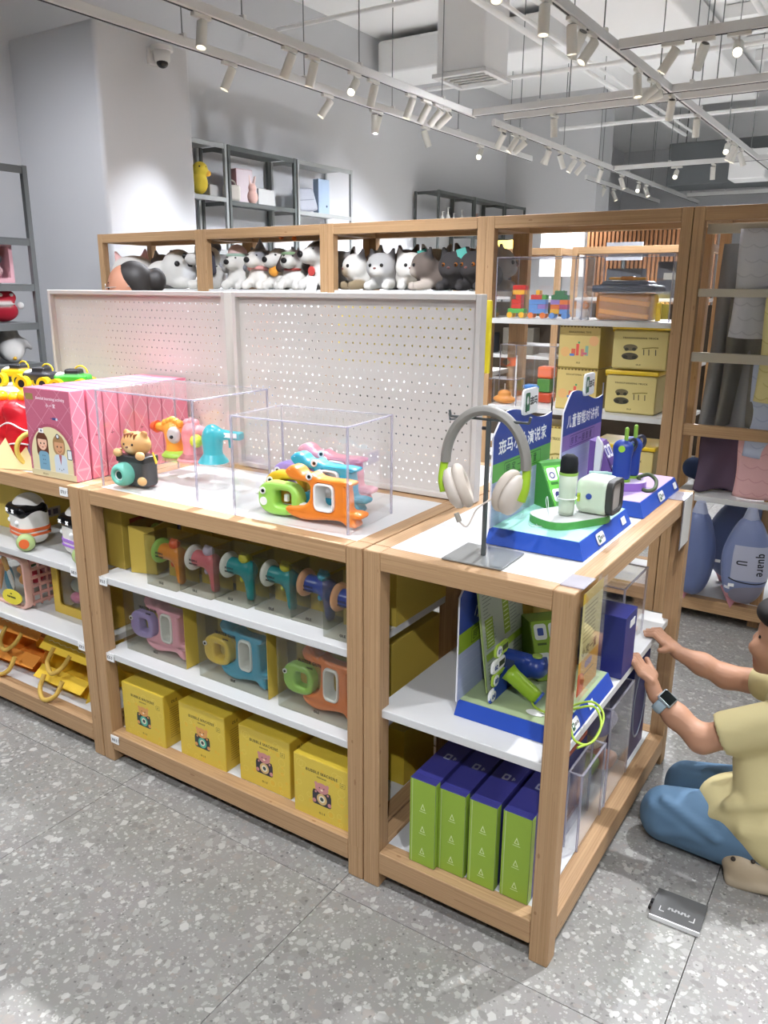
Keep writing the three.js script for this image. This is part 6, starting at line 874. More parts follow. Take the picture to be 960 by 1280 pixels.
plush('plush_seal', 'white plush with a round black eye lying on its side', 'plush toy', [-3.62, SY, sz], 0.5, 1.1, [E(0, 0.11, 0, 0.1, 0.115, 0.1, WHT), E(-0.11, 0.09, -0.02, 0.09, 0.07, 0.08, WHT), E(0.04, 0.035, 0.05, 0.06, 0.035, 0.05, WHT), E(0.07, 0.09, 0.04, 0.05, 0.05, 0.05, 0xdedede)], [['eye', sph(0.016, 0.02, 0.14, 0.093)], ['eye', sph(0.016, 0.085, 0.13, 0.06)]]);
plush('plush_koala', 'small grey plush perched behind the white one', 'plush toy', [-3.5, SY, sz - 0.16], 0.3, 1.15, [E(0, 0.1, 0, 0.07, 0.09, 0.06, GRY), E(-0.01, 0.2, 0.01, 0.075, 0.055, 0.055, GRY), { ...E(-0.065, 0.225, 0, 0.028, 0.026, 0.018, GRY), k: 0.008 }, { ...E(0.05, 0.225, 0, 0.028, 0.026, 0.018, GRY), k: 0.008 }, { ...E(0.0, 0.16, 0.05, 0.03, 0.022, 0.016, WHT), k: 0.006 }], [['nose', sph(0.01, -0.01, 0.2, 0.066)], ...eyes(0.03, 0.215, 0.055, 0.006)]);
plush('plush_hound', 'white plush hound with black ear and dark collar sitting by the post', 'plush toy', [-3.345, SY, sz], -0.9, 1.1, [E(0, 0.065, -0.02, 0.065, 0.07, 0.07, WHT), E(0, 0.175, 0, 0.066, 0.06, 0.066, WHT), { ...E(0, 0.165, 0.085, 0.038, 0.036, 0.055, WHT), k: 0.02 }, { ...C([-0.062, 0.19, -0.02], [-0.078, 0.1, -0.02], 0.018, 0.028, 0x4a4a55), k: 0.006 }, { ...C([0.062, 0.19, -0.02], [0.078, 0.1, -0.02], 0.018, 0.028, 0x4a4a55), k: 0.006 }, C([-0.04, 0.03, 0.03], [-0.05, 0.022, 0.1], 0.026, 0.026, WHT), C([0.04, 0.03, 0.03], [0.05, 0.022, 0.1], 0.026, 0.026, WHT)], [['nose', sph(0.017, 0, 0.18, 0.135)], ...eyes(0.022, 0.2, 0.062, 0.007), ['collar', put(new THREE.TorusGeometry(0.048, 0.008, 8, 24), 0, 0.122, 0, Math.PI / 2)], ['spot', sph(0.02, 0.03, 0.07, 0.045, 1, 1, 0.5)]]);
const hat = (c) => ['party_hat', put(new THREE.ConeGeometry(0.04, 0.075, 18), 0, 0.245, 0.0), mat(c, 0.7)], pom = (c) => ['pompom', sph(0.014, 0, 0.285, 0.0), mat(c, 0.9)];
plush('plush_puppy', 'white plush puppy in a striped pink hat next to the post', 'plush toy', [-3.075, SY, sz + 0.02], 0.15, 0.98, dogPrims(WHT, LGY), [...dogParts(), ['knit_hat', put(lathe([[0.062, 0], [0.058, 0.03], [0.035, 0.06], [0, 0.07]], 20), 0, 0.2, 0.01), mat(0xd8b9b4, 0.9)], ['hat_band', put(new THREE.TorusGeometry(0.06, 0.01, 8, 24), 0, 0.203, 0.01, Math.PI / 2), mat(0x9db5a6, 0.9)]]);
plush('plush_puppy', 'grey and white plush puppy wearing a pink garland', 'plush toy', [-2.915, SY, sz], 0.1, 1.05, dogPrims(0xdcd8d0, GRY, GRY), [...dogParts(), hat(0x8a8a90), ['garland', put(new THREE.TorusGeometry(0.055, 0.012, 8, 24), 0, 0.11, 0.02, Math.PI / 2 - 0.2), mat(0xd89a94, 0.9)]]);
plush('plush_puppy', 'white plush puppy with an orange flower on its chest', 'plush toy', [-2.765, SY, sz - 0.02], -0.1, 1.05, dogPrims(WHT, BRN), [...dogParts(), ['flower', sph(0.03, 0.01, 0.1, 0.075, 1.2, 1, 0.6), mat(0xe09a38, 0.8)], pom(0xd8682c)]);
plush('plush_puppy', 'white plush puppy with one dark eye patch and red collar', 'plush toy', [-2.625, SY, sz + 0.03], 0.2, 1.0, dogPrims(WHT, BRN, BRN), [...dogParts(), ['collar', put(new THREE.TorusGeometry(0.05, 0.007, 8, 24), 0, 0.112, 0.02, Math.PI / 2), mat(0x8a3028, 0.7)], ['clover_band', put(new THREE.TorusGeometry(0.064, 0.009, 8, 24), 0, 0.2, 0.01, Math.PI / 2), mat(0x7d9670, 0.9)], pom(0xe0702c)]);
plush('plush_puppy', 'big spotted plush puppy with dark ears and a red badge', 'plush toy', [-2.445, SY, sz], -0.25, 1.2, dogPrims(WHT, BRN, BRN), [...dogParts(), ['badge', cyl(0.022, 0.022, 0.008, 0.01, 0.085, 0.075, 18, Math.PI / 2), mat(0xc84a44, 0.6)], ['hat', put(new THREE.ConeGeometry(0.035, 0.07, 16), 0.0, 0.245, -0.01), mat(0x7d8ba6, 0.8)], pom(0xe0702c)]);
{ const o = mesh('shelf_card', put(extrude(rrect(0.06, 0.1, 0.008), 0.002), 0, 0, 0, -0.2, 0.3, -0.2)); o.material = mat(0xdfe2e4, 0.5); o.position.set(-2.38, 1.478, RZ + 0.005); tag(o, 'pale price card clipped to the puppy shelf edge', 'price card'); }
const cats = [[-2.16, -0.5, WHT, 0x8a7a60, CHR, 'white and tabby plush cat lying next to the post'], [-2.0, 0.1, LGY, WHT, CHR, 'grey plush kitten with dark cap and white bib'], [-1.85, 0.6, 0xd8d4cc, WHT, 0x4a4440, 'cream plush cat with a teal tag seen from the side'], [-1.7, -0.8, 0x6a5f58, 0xb8ada2, CHR, 'brown and cream plush cat seen from behind'], [-1.565, 0.1, CHR, CHR, CHR, 'charcoal plush cat with amber eyes'], [-1.425, -0.15, CHR, CHR, CHR, 'charcoal plush cat with amber eyes beside the toy rack post']];
cats.forEach(([x, r, a, b, c, l], i) => plush('plush_cat', l, 'plush toy', [x, SY, sz + (i % 2) * 0.02], r, 1.0, catPrims(a, b, c), [...catParts(i > 3), ...(i === 2 || i === 4 ? [['paper_tag', put(new THREE.BoxGeometry(0.05, 0.075, 0.002), 0.06, 0.17, 0.09, 0, 0.2, 0.3), mat(0x57b3a6, 0.6)]] : [])]));
[[-2.1, LGY], [-1.93, 0x6a5f58], [-1.78, LGY], [-1.62, 0x6a5f58], [-1.46, LGY]].forEach(([x, c], i) => plush('plush_cat', 'plush cat in the second row of the cat shelf', 'plush toy', [x, SY, sz - 0.16], i * 0.7 - 1, 1.12, catPrims(c, c, c), catParts(false), 'second row of plush cats'));
[[-3.9, GRY], [-3.05, GRY], [-2.83, LGY], [-2.6, GRY], [-2.42, LGY]].forEach(([x, c], i) => plush('plush_bear', 'grey plush bear at the back of the plush shelf', 'plush toy', [x, SY, sz - 0.17], i, 1.15, catPrims(c, c, c).slice(0, 5), [], 'plush bears at the back'));
// lower plush shelves, glimpsed between the boards
[[-3.0, WHT, 'white plush seen through the gap between the boards'], [-2.85, 0xb98a72, 'tan plush seen through the gap between the boards']].forEach(([x, c, l]) => plush('plush_bear', l, 'plush toy', [x, 1.051, sz + 0.05], 0, 1.2, dogPrims(c, c), dogParts()));
plush('plush_bear', 'pale blue plush low in the gap between the boards', 'plush toy', [-2.93, 0.601, sz + 0.05], 0, 1.3, dogPrims(0x9fb0cc, 0x8fa0bc), dogParts());
// ---------- building toys ----------
const BK = { r: 0xd8322a, y: 0xf0b52c, g: 0x4fae46, b: 0x5f97dc, o: 0xec7a30, p: 0x9b7fc8, d: 0x2f8050, m: 0xb84a7a };
const stud = cyl(0.004, 0.004, 0.003, 0, 0, 0, 8);
acrylicCase('clear case over the brick train on the toy rack', -1.075, 1.3305, RZ - 0.16, 0.4, 0.285, 0.26);
{
  const bricks = (name, label, x, list) => { const t = thing(name, label, 'brick toy', [x, 1.331, RZ - 0.12], 0.1); for (const [bx, by, w, c, h = 0.022] of list) { const m = mesh('brick', merge([rbox(w - 0.001, h - 0.001, 0.045, 0.001, bx, by + h / 2, 0, 1), ...Array.from({ length: Math.max(1, Math.round(w / 0.016)) }, (_, i) => stud.clone().translate(bx - w / 2 + (i + 0.5) * w / Math.max(1, Math.round(w / 0.016)), by + h, 0.008))]), plastic(BK[c]), t); } return t; };
  const wheels = (t, xs, c) => xs.forEach((x) => [-0.026, 0.026].forEach((z) => mesh('wheel', cyl(0.014, 0.014, 0.01, x, 0.014, z, 16, Math.PI / 2), plastic(BK[c]), t)));
  let t = bricks('brick_locomotive', 'red brick locomotive with giraffe head leading the train', -1.195, [[0, 0.022, 0.085, 'g'], [0, 0.044, 0.05, 'r'], [0, 0.066, 0.05, 'r'], [0.01, 0.088, 0.03, 'r'], [0.01, 0.11, 0.06, 'y'], [0.012, 0.132, 0.065, 'r']]); wheels(t, [-0.03, 0.03], 'y');
  t = bricks('brick_wagon', 'blue brick wagon with red roof behind the locomotive', -1.085, [[0, 0.022, 0.085, 'b'], [-0.02, 0.044, 0.045, 'b'], [0.022, 0.044, 0.04, 'p'], [0, 0.066, 0.085, 'b'], [0.03, 0.088, 0.025, 'g'], [-0.005, 0.088, 0.06, 'r'], [0, 0.11, 0.02, 'y']]); wheels(t, [-0.03, 0.03], 'o');
  t = bricks('brick_wagon', 'multicoloured brick wagon with green roof', -0.975, [[-0.02, 0.022, 0.045, 'y'], [0.022, 0.022, 0.04, 'b'], [-0.02, 0.044, 0.045, 'o'], [0.022, 0.044, 0.04, 'm'], [-0.02, 0.066, 0.045, 'p'], [0.022, 0.066, 0.04, 'o'], [0, 0.088, 0.08, 'd'], [0, 0.108, 0.05, 'd']]); wheels(t, [-0.03, 0.03], 'b');
}
plush('toy_astronaut', 'small toy figure with orange head outside the train case', 'toy figure', [-0.855, 1.331, RZ - 0.13], 0, 0.45, [E(0, 0.06, 0, 0.045, 0.055, 0.04, 0xd8dade), E(0, 0.14, 0, 0.042, 0.04, 0.04, 0xe08a48), C([-0.03, 0.02, 0], [-0.035, 0.0, 0.01], 0.02, 0.02, 0xb9bcc2), C([0.03, 0.02, 0], [0.035, 0.0, 0.01], 0.02, 0.02, 0xb9bcc2)], eyes(0.018, 0.145, 0.036, 0.006));
acrylicCase('clear case over the orange tool chest on the toy rack', -0.635, 1.3305, RZ - 0.16, 0.4, 0.29, 0.28);
{
  const t = thing('toy_tool_chest', 'orange toy tool chest with slate blue lid inside the clear case', 'toy chest', [-0.665, 1.331, RZ - 0.16]);
  mesh('chest', rbox(0.25, 0.12, 0.16, 0.02, 0, 0.061, 0), mat(0xc07e36, 0.4), t); mesh('lid', blob([B(0, 0.14, 0, 0.145, 0.016, 0.095, 0.012, 0x6c7484), B(0, 0.155, 0, 0.11, 0.02, 0.07, 0.015, 0x6c7484)], 0.006, 0.01), vmat(0.4), t); mesh('handle', rbox(0.17, 0.012, 0.03, 0.005, 0, 0.185, 0.02), plastic(0xe8a83a), t); mesh('handle_grip', rbox(0.06, 0.018, 0.034, 0.005, 0, 0.186, 0.02), plastic(0xd88a28), t);
  for (const y of [0.03, 0.085]) mesh('tray_band', put(rbox(0.23, 0.022, 0.01, 0.004), 0.01, y, 0.083, 0, 0, -0.1), plastic(0xe89a34), t); mesh('side_prop', rbox(0.02, 0.08, 0.02, 0.004, 0.16, 0.041, 0.06), plastic(0xd8a63a), t);
}
const trainTex = printMat(canvas(256, 240, (g, w, h) => { g.fillStyle = '#d8c078'; g.fillRect(0, 0, w, h); circ(g, 40, 150, 30, 'rgba(236,170,110,0.6)'); circ(g, 220, 80, 30, 'rgba(236,160,120,0.6)'); txt(g, 'EDUCATIONAL TOYS', 128, 28, 15, '#5a4516'); for (const [x, y, a, b, c] of [[80, 130, 26, 40, '#d8674a'], [110, 100, 18, 70, '#e05a4c'], [140, 130, 20, 44, '#d87a6a'], [70, 160, 30, 14, '#5f80c4'], [168, 110, 20, 60, '#8ab4a0'], [120, 86, 12, 12, '#4c9f66'], [150, 150, 30, 14, '#c86a80']]) { g.fillStyle = c; g.fillRect(x, y, a, b); } txt(g, 'OLE', 128, 214, 14, '#5a4516'); }), 0.5);
const truckTex = printMat(canvas(256, 220, (g, w, h) => { g.fillStyle = '#d8c884'; g.fillRect(0, 0, w, h); txt(g, 'TRANSFORMING TRUCK', 128, 36, 15, '#4a3c18'); oval(g, 84, 96, 34, 20, '#6d6244'); circ(g, 66, 108, 10, '#33301f'); circ(g, 102, 106, 10, '#33301f'); oval(g, 84, 150, 40, 22, '#4c4736'); circ(g, 62, 156, 12, '#2a281c'); circ(g, 106, 156, 12, '#2a281c'); g.strokeStyle = '#8a7a34'; g.lineWidth = 6; g.beginPath(); g.moveTo(140, 100); g.lineTo(190, 92); g.lineTo(216, 92); g.stroke(); g.strokeStyle = '#3b3626'; g.lineWidth = 4; for (const x of [148, 172, 204]) { g.beginPath(); g.moveTo(x, 104); g.lineTo(x + 2, 140); g.stroke(); } txt(g, 'OLE', 128, 200, 13, '#4a3c18'); }), 0.5);
function toyCarton(label, x, y, z, w, h, d, tex, turn = 0, tub = false) {
  const t = thing('building_toy_box', label, 'toy box', [x, y, z], turn);
  mesh('carton', tub ? rbox(w, h - 0.022, d, 0.012, 0, (h - 0.022) / 2, 0) : rbox(w, h, d, 0.003, 0, h / 2, 0), mat(tub ? 0xcabb7c : 0xbaa354, 0.5), t); print('front_print', w * 0.97, (tub ? h - 0.03 : h) * 0.94, tex, t, 0, (tub ? h - 0.022 : h) / 2, d / 2 + 0.0006);
  if (tub) { mesh('lid', rbox(w + 0.012, 0.02, d + 0.012, 0.006, 0, h - 0.011, 0), plastic(0xe8c52c), t); mesh('latch', rbox(0.03, 0.03, 0.012, 0.004, -w / 2 - 0.004, h - 0.02, d / 4), plastic(0xe8c52c), t); } else mesh('pinked_edge', merge(Array.from({ length: 12 }, (_, i) => box(w / 26, 0.006, 0.004, -w / 2 + (i + 0.5) * w / 12, h - 0.004, d / 2 + 0.001))), mat(0x6a5018, 0.6), t);
}
toyCarton('yellow brick toy carton on top of its stack', -0.845, 1.108, RZ - 0.16, 0.2, 0.195, 0.2, trainTex); toyCarton('yellow brick toy carton at the foot of its stack', -0.845, 0.9105, RZ - 0.16, 0.2, 0.195, 0.2, trainTex);
toyCarton('yellow truck tub with lid on top of its stack by the post', -0.565, 1.115, RZ - 0.17, 0.25, 0.2, 0.2, truckTex, 0, true); toyCarton('yellow truck tub at the foot of its stack by the post', -0.59, 0.9105, RZ - 0.17, 0.235, 0.2, 0.2, truckTex, 0, true);
toyCarton('yellow tub on the low toy rack shelf by the post', -0.6, 0.5005, RZ - 0.17, 0.3, 0.27, 0.24, truckTex, 0, true); toyCarton('yellow carton on the low toy rack shelf behind the signs', -0.98, 0.5005, RZ - 0.17, 0.22, 0.32, 0.22, truckTex); toyCarton('yellow tub beside the carton on the low toy shelf', -0.79, 0.5005, RZ - 0.2, 0.12, 0.25, 0.2, truckTex, 0, true);
acrylicCase('clear case over orange toys on the middle toy shelf', -1.13, 0.9105, RZ - 0.22, 0.3, 0.29, 0.2); acrylicCase('small clear case with an orange boat at the shelf front', -1.215, 0.9105, RZ - 0.06, 0.17, 0.13, 0.1);
{
  const t = thing('toy_boat', 'small orange wooden toy boat in the small clear case', 'toy boat', [-1.215, 0.911, RZ - 0.06]); mesh('hull', blob([E(0, 0.022, 0, 0.06, 0.022, 0.028, 0xd8924a), E(0, 0.05, 0, 0.035, 0.02, 0.022, 0xd8924a)], 0.004, 0.012), vmat(0.5), t); mesh('mast', rod([0, 0.05, 0], [0, 0.1, 0], 0.003), mat(0xd8d2c4, 0.5), t);
  const s = thing('toy_crane', 'orange and blue toy crane in the larger clear case', 'toy crane', [-1.08, 0.911, RZ - 0.22]); mesh('base', rbox(0.12, 0.05, 0.08, 0.01, 0, 0.026, 0), plastic(0xc04a2c), s); mesh('cab', rbox(0.07, 0.07, 0.06, 0.008, 0.015, 0.087, 0), plastic(0x4f8f46), s); mesh('roof', rbox(0.08, 0.06, 0.07, 0.012, 0.02, 0.152, 0), plastic(0xe8642c), s); mesh('platform', rbox(0.09, 0.02, 0.07, 0.006, -0.05, 0.075, 0), plastic(0x4a86c8), s);
  const f = thing('toy_flag', 'little orange flag on a white pole in the larger case', 'toy flag', [-1.22, 0.911, RZ - 0.2]); mesh('pole', rod([0, 0, 0], [0, 0.23, 0], 0.004), eyeW, f); mesh('flag', extrude(shapeOf([[-0.06, 0.17], [-0.005, 0.175], [-0.005, 0.22], [-0.055, 0.215], [-0.035, 0.193]]), 0.003), plastic(0xe0642c), f);
}
// ---------- quilts and bagged pillows on the last rack ----------
const quiltTex = (base, ink) => noiseTex(512, 512, (g, w, h) => { g.fillStyle = base; g.fillRect(0, 0, w, h); g.strokeStyle = ink; g.lineWidth = 5; for (let y = 0; y < 8; y++) for (let x = 0; x < 8; x++) { g.beginPath(); g.moveTo(x * 64 + (y % 2) * 32, y * 64 + 60); g.quadraticCurveTo(x * 64 + 32 + (y % 2) * 32, y * 64 + 30, x * 64 + 64 + (y % 2) * 32, y * 64 + 60); g.stroke(); } for (let i = 0; i < 500; i++) { g.fillStyle = 'rgba(255,255,255,0.1)'; g.fillRect(rnd(w), rnd(h), 3, 3); } });
const quilts = { cream: quiltTex('#e2d79a', '#d2c684'), blue: quiltTex('#c3cde4', '#b0bcd8'), pink: quiltTex('#e2b4b4', '#d6a2a4'), grey: quiltTex('#c8c8cc', '#b9b9be') };
function drape(name, label, x0, x1, yTop, yBot, z, amp, waves, m, thick = 0.018, lean = 0) {
  const nx = 36, ny = 20, pos = [], uv = [], idx = [];
  for (const side of [0, 1]) for (let j = 0; j <= ny; j++) for (let i = 0; i <= nx; i++) { const u = i / nx, v = j / ny, grow = 0.35 + 0.65 * v, zz = z + Math.sin(u * waves * 6.283 + v * 0.8) * amp * grow + lean * v + Math.sin(v * 9) * 0.004; pos.push(x0 + (x1 - x0) * u + Math.sin(v * 3 + u * 4) * 0.012 * v, yTop + (yBot - yTop) * v - Math.sin(u * 7) * 0.008 * v, zz - side * thick); uv.push(u * (x1 - x0) * 2.2, v * (yTop - yBot) * 2.2); }
  const W = nx + 1, S = W * (ny + 1), q = (a, b, c, d) => idx.push(a, b, c, a, c, d);
  for (let j = 0; j < ny; j++) for (let i = 0; i < nx; i++) { const a = j * W + i; q(a, a + W, a + W + 1, a + 1); q(S + a, S + a + 1, S + a + W + 1, S + a + W); }
  for (let i = 0; i < nx; i++) { q(i, i + 1, S + i + 1, S + i); const b = ny * W + i; q(b, S + b, S + b + 1, b + 1); } for (let j = 0; j < ny; j++) { const a = j * W, b = a + nx; q(a, S + a, S + a + W, a + W); q(b, b + W, S + b + W, S + b); }
  const g = new THREE.BufferGeometry(); g.setAttribute('position', new THREE.Float32BufferAttribute(pos, 3)); g.setAttribute('uv', new THREE.Float32BufferAttribute(uv, 2)); g.setIndex(idx); g.computeVertexNormals();
  return tag(mesh(name, g, m), label, 'blanket');
}
const qm = (k, c = 0xffffff) => new THREE.MeshStandardMaterial({ map: quilts[k], color: c, roughness: 0.9, bumpMap: quilts[k], bumpScale: 0.003 }), greyCloth = mat(0x8f8f90, 0.9);
drape('quilted_blanket', 'grey patterned quilt hanging from the top rail', -0.19, 0.3, 1.71, 1.28, RZ - 0.04, 0.03, 2.2, qm('grey'));
drape('quilted_blanket', 'long grey quilt sweeping down behind the rails', -0.28, -0.05, 1.66, 0.86, RZ - 0.2, 0.05, 1.4, greyCloth, 0.03, 0.1);
drape('quilted_blanket', 'second grey quilt folded beside the cream one', -0.21, -0.06, 1.44, 0.9, RZ - 0.11, 0.04, 1.2, mat(0x7d7a74, 0.9), 0.03, 0.02);
drape('quilted_blanket', 'cream scallop-stitched quilt on the middle rail', -0.06, 0.4, 1.445, 1.02, RZ - 0.03, 0.02, 1.6, qm('cream'), 0.02);
drape('quilted_blanket', 'pale blue scallop-stitched quilt on the lower rail', -0.08, 0.4, 1.18, 0.78, RZ - 0.06, 0.02, 1.4, qm('blue'), 0.02);
drape('quilted_blanket', 'pink scallop-stitched quilt resting on the rack shelf', -0.1, 0.4, 0.86, 0.6, RZ - 0.055, 0.02, 1.3, qm('pink'), 0.02);
drape('quilted_blanket', 'maroon and navy striped quilt corner on the rack shelf', -0.27, -0.1, 0.85, 0.6, RZ - 0.12, 0.03, 0.8, mat(0x5a4a5c, 0.9), 0.03, 0.04);
tag(mesh('rolled_quilt', put(new THREE.CapsuleGeometry(0.05, 0.22, 6, 16), -0.2, 0.636, RZ - 0.22, 0, 0, 1.3), mat(0x34476e, 0.9)), 'navy rolled quilt on the rack shelf', 'blanket');
const bagTex = printMat(canvas(256, 640, (g, w, h) => { g.fillStyle = '#7f8cb4'; g.fillRect(0, 0, w, h); g.fillStyle = '#b9bdd0'; g.fillRect(70, 190, 186, 250); g.fillStyle = '#d08f98'; g.fillRect(0, 560, w, 80); g.fillStyle = '#8a8796'; g.beginPath(); g.ellipse(190, 560, 120, 80, 0, 0, 7); g.fill(); g.save(); g.translate(196, 215); g.rotate(Math.PI / 2); txt(g, 'quare', 100, 0, 60, '#20222c'); txt(g, 'U', 96, 84, 56, '#20222c'); g.restore(); g.strokeStyle = '#20222c'; g.lineWidth = 9; g.beginPath(); g.moveTo(60, 432); g.quadraticCurveTo(150, 480, 250, 440); g.stroke(); g.fillStyle = '#eceef2'; g.fillRect(40, 500, 34, 22); }), 0.35);
function pillowBag(label, x, z, w, turn, lettered) {
  const t = thing('bagged_pillow', label, 'pillow', [x, 0.13, z], turn);
  const g = new THREE.SphereGeometry(1, 28, 24); const p = g.attributes.position, uv = g.attributes.uv;
  for (let i = 0; i < p.count; i++) { let X = p.getX(i), Y = p.getY(i), Z = p.getZ(i); const sq = (v) => Math.sign(v) * Math.pow(Math.abs(v), 0.75); p.setXYZ(i, sq(X) * w / 2 * (Y > 0.2 ? 1 - (Y - 0.2) * 0.35 : 1), 0.2 + Y * 0.2, sq(Z) * 0.075); uv.setXY(i, (Z > -0.2 ? X * 0.5 + 0.5 : 0.1), Y * 0.5 + 0.5); }
  g.computeVertexNormals(); mesh('pillow', g, lettered ? bagTex : mat(0x66749e, 0.4), t);
  mesh('foot_corner', put(new THREE.ConeGeometry(0.05, 0.1, 12).scale(1, 1, 0.5), -w * 0.2, -0.005 + 0.02, 0.0, 0, 0, Math.PI), mat(0xc88a94, 0.4), t); mesh('white_label', put(rbox(0.024, 0.014, 0.002, 0.0008), -w * 0.24, 0.1, 0.072, -0.2), eyeW, t); mesh('neck_knot', cyl(0.02, 0.035, 0.05, 0, 0.41, 0, 14), mat(0xa9b2cc, 0.3), t);
}
pillowBag('bagged pillow with white lettered band on the last rack', 0.0, RZ + 0.0, 0.2, 0.15, true); pillowBag('blue bagged pillow next to the lettered one', -0.21, RZ + 0.01, 0.16, -0.25, false); pillowBag('narrow blue bagged pillow behind the corner post', -0.37 - 0.0 + 0.06, RZ - 0.14, 0.12, 0, false); pillowBag('dark bagged pillow deep in the last rack', -0.08, RZ - 0.3, 0.3, 0, false);
// ---------- goods on the steel shelves ----------
plush('plush_dinosaur', 'yellow plush on the wall shelf beside the column', 'plush toy', [-5.08, 2.262, -4.07], 1.4, 1.05, [E(0, 0.09, 0, 0.075, 0.09, 0.07, 0xe8cf4a), E(0.01, 0.2, 0.01, 0.065, 0.06, 0.06, 0xe8cf4a), { ...E(0.07, 0.17, 0.03, 0.03, 0.025, 0.03, 0xf0b84a), k: 0.015 }], eyes(0.03, 0.215, 0.06, 0.007));
{
  let t = thing('gift_carton', 'dusty pink carton on the darker wall shelf', 'carton', [-5.15, 2.2405, -4.68], 1.45); mesh('carton', rbox(0.2, 0.3, 0.12, 0.003, 0, 0.15, 0), mat(0xb88c90, 0.6), t); print('front_print', 0.19, 0.29, mat(0xd8ccd0, 0.6), t, 0, 0.15, 0.0605);
  t = thing('tote_bag', 'small white tote bag on the darker wall shelf', 'bag', [-5.12, 2.2405, -4.52], 1.2); mesh('pouch', blob([B(0, 0.075, 0, 0.085, 0.075, 0.04, 0.03, 0xd8d2c8)], 0.008), vmat(0.8), t); mesh('handle', put(new THREE.TorusGeometry(0.045, 0.007, 8, 24, Math.PI), 0, 0.145, 0), mat(0xcfc8bc, 0.8), t);
  t = thing('plush_rabbit', 'pale pink plush rabbit next to the tote bag', 'plush toy', [-5.08, 2.2405, -4.76], 1.2); mesh('body', blob([E(0, 0.06, 0, 0.06, 0.065, 0.05, 0xe2b9ae), E(0, 0.14, 0, 0.045, 0.04, 0.04, 0xe2b9ae), C([-0.02, 0.17, 0], [-0.03, 0.25, 0], 0.014, 0.012, 0xe8d0c8), C([0.02, 0.17, 0], [0.035, 0.24, 0], 0.014, 0.012, 0xe8d0c8)], 0.007, 0.015), vmat(0.9), t);
  tag(mesh('white_card', rbox(0.02, 0.17, 0.24, 0.003, -5.22, 2.326, -5.12), white), 'blank white card standing on the darker wall shelf', 'card'); tag(mesh('storage_box', rbox(0.14, 0.1, 0.12, 0.004, -5.15, 2.3115, -4.26), mat(0xcfcfcf, 0.6)), 'low white box next to the yellow plush', 'box');
  t = thing('folded_pillow', 'pale grey pillow leaning on the third wall shelf', 'pillow', [-5.12, 2.2315, -5.62], 1.45); mesh('cover', blob([B(0, 0.12, 0, 0.15, 0.12, 0.03, 0.03, 0xaeb2bc, [-0.25, 0, 0.12])], 0.009), vmat(0.85), t); mesh('stripe', put(rbox(0.22, 0.006, 0.004, 0.001), 0, 0.12, 0.033, -0.25, 0, 0.12), mat(0x8f949e, 0.85), t);
  t = thing('blue_box', 'tall pale blue box on the third wall shelf', 'box', [-5.13, 2.2315, -5.92], 1.45); mesh('carton', rbox(0.17, 0.35, 0.08, 0.003, 0, 0.175, 0), mat(0x9fb4cc, 0.55), t); mesh('logo_mark', cyl(0.012, 0.012, 0.001, 0.04, 0.08, 0.0406, 16, Math.PI / 2), mat(0x33445c, 0.5), t);
  const bot = (label, z, h, c) => { const b = thing('shampoo_bottle', label, 'bottle', [-5.08, 2.2005, z], 0, 'bottles on the far wall shelves'); mesh('bottle', lathe([[0, 0], [0.035, 0], [0.037, 0.02], [0.035, h * 0.6], [0.014, h * 0.72], [0.012, h * 0.8], [0, h * 0.8]], 18), mat(c, 0.4), b); mesh('pump', merge([cyl(0.009, 0.009, h * 0.16, 0, h * 0.88, 0, 10), rbox(0.04, 0.008, 0.012, 0.003, 0.012, h * 0.97, 0)]), mat(c, 0.4), b); };
  [-8.5, -8.65, -8.82, -9.05].forEach((z, i) => bot('pale bottle on the black wall shelf', z, 0.26 + (i % 2) * 0.06, 0xe4e2dc)); bot('tan bottle on the second black wall shelf', -9.42, 0.3, 0xc9a488); bot('rose bottle on the second black wall shelf', -9.5, 0.3, 0xb98a7c);
}
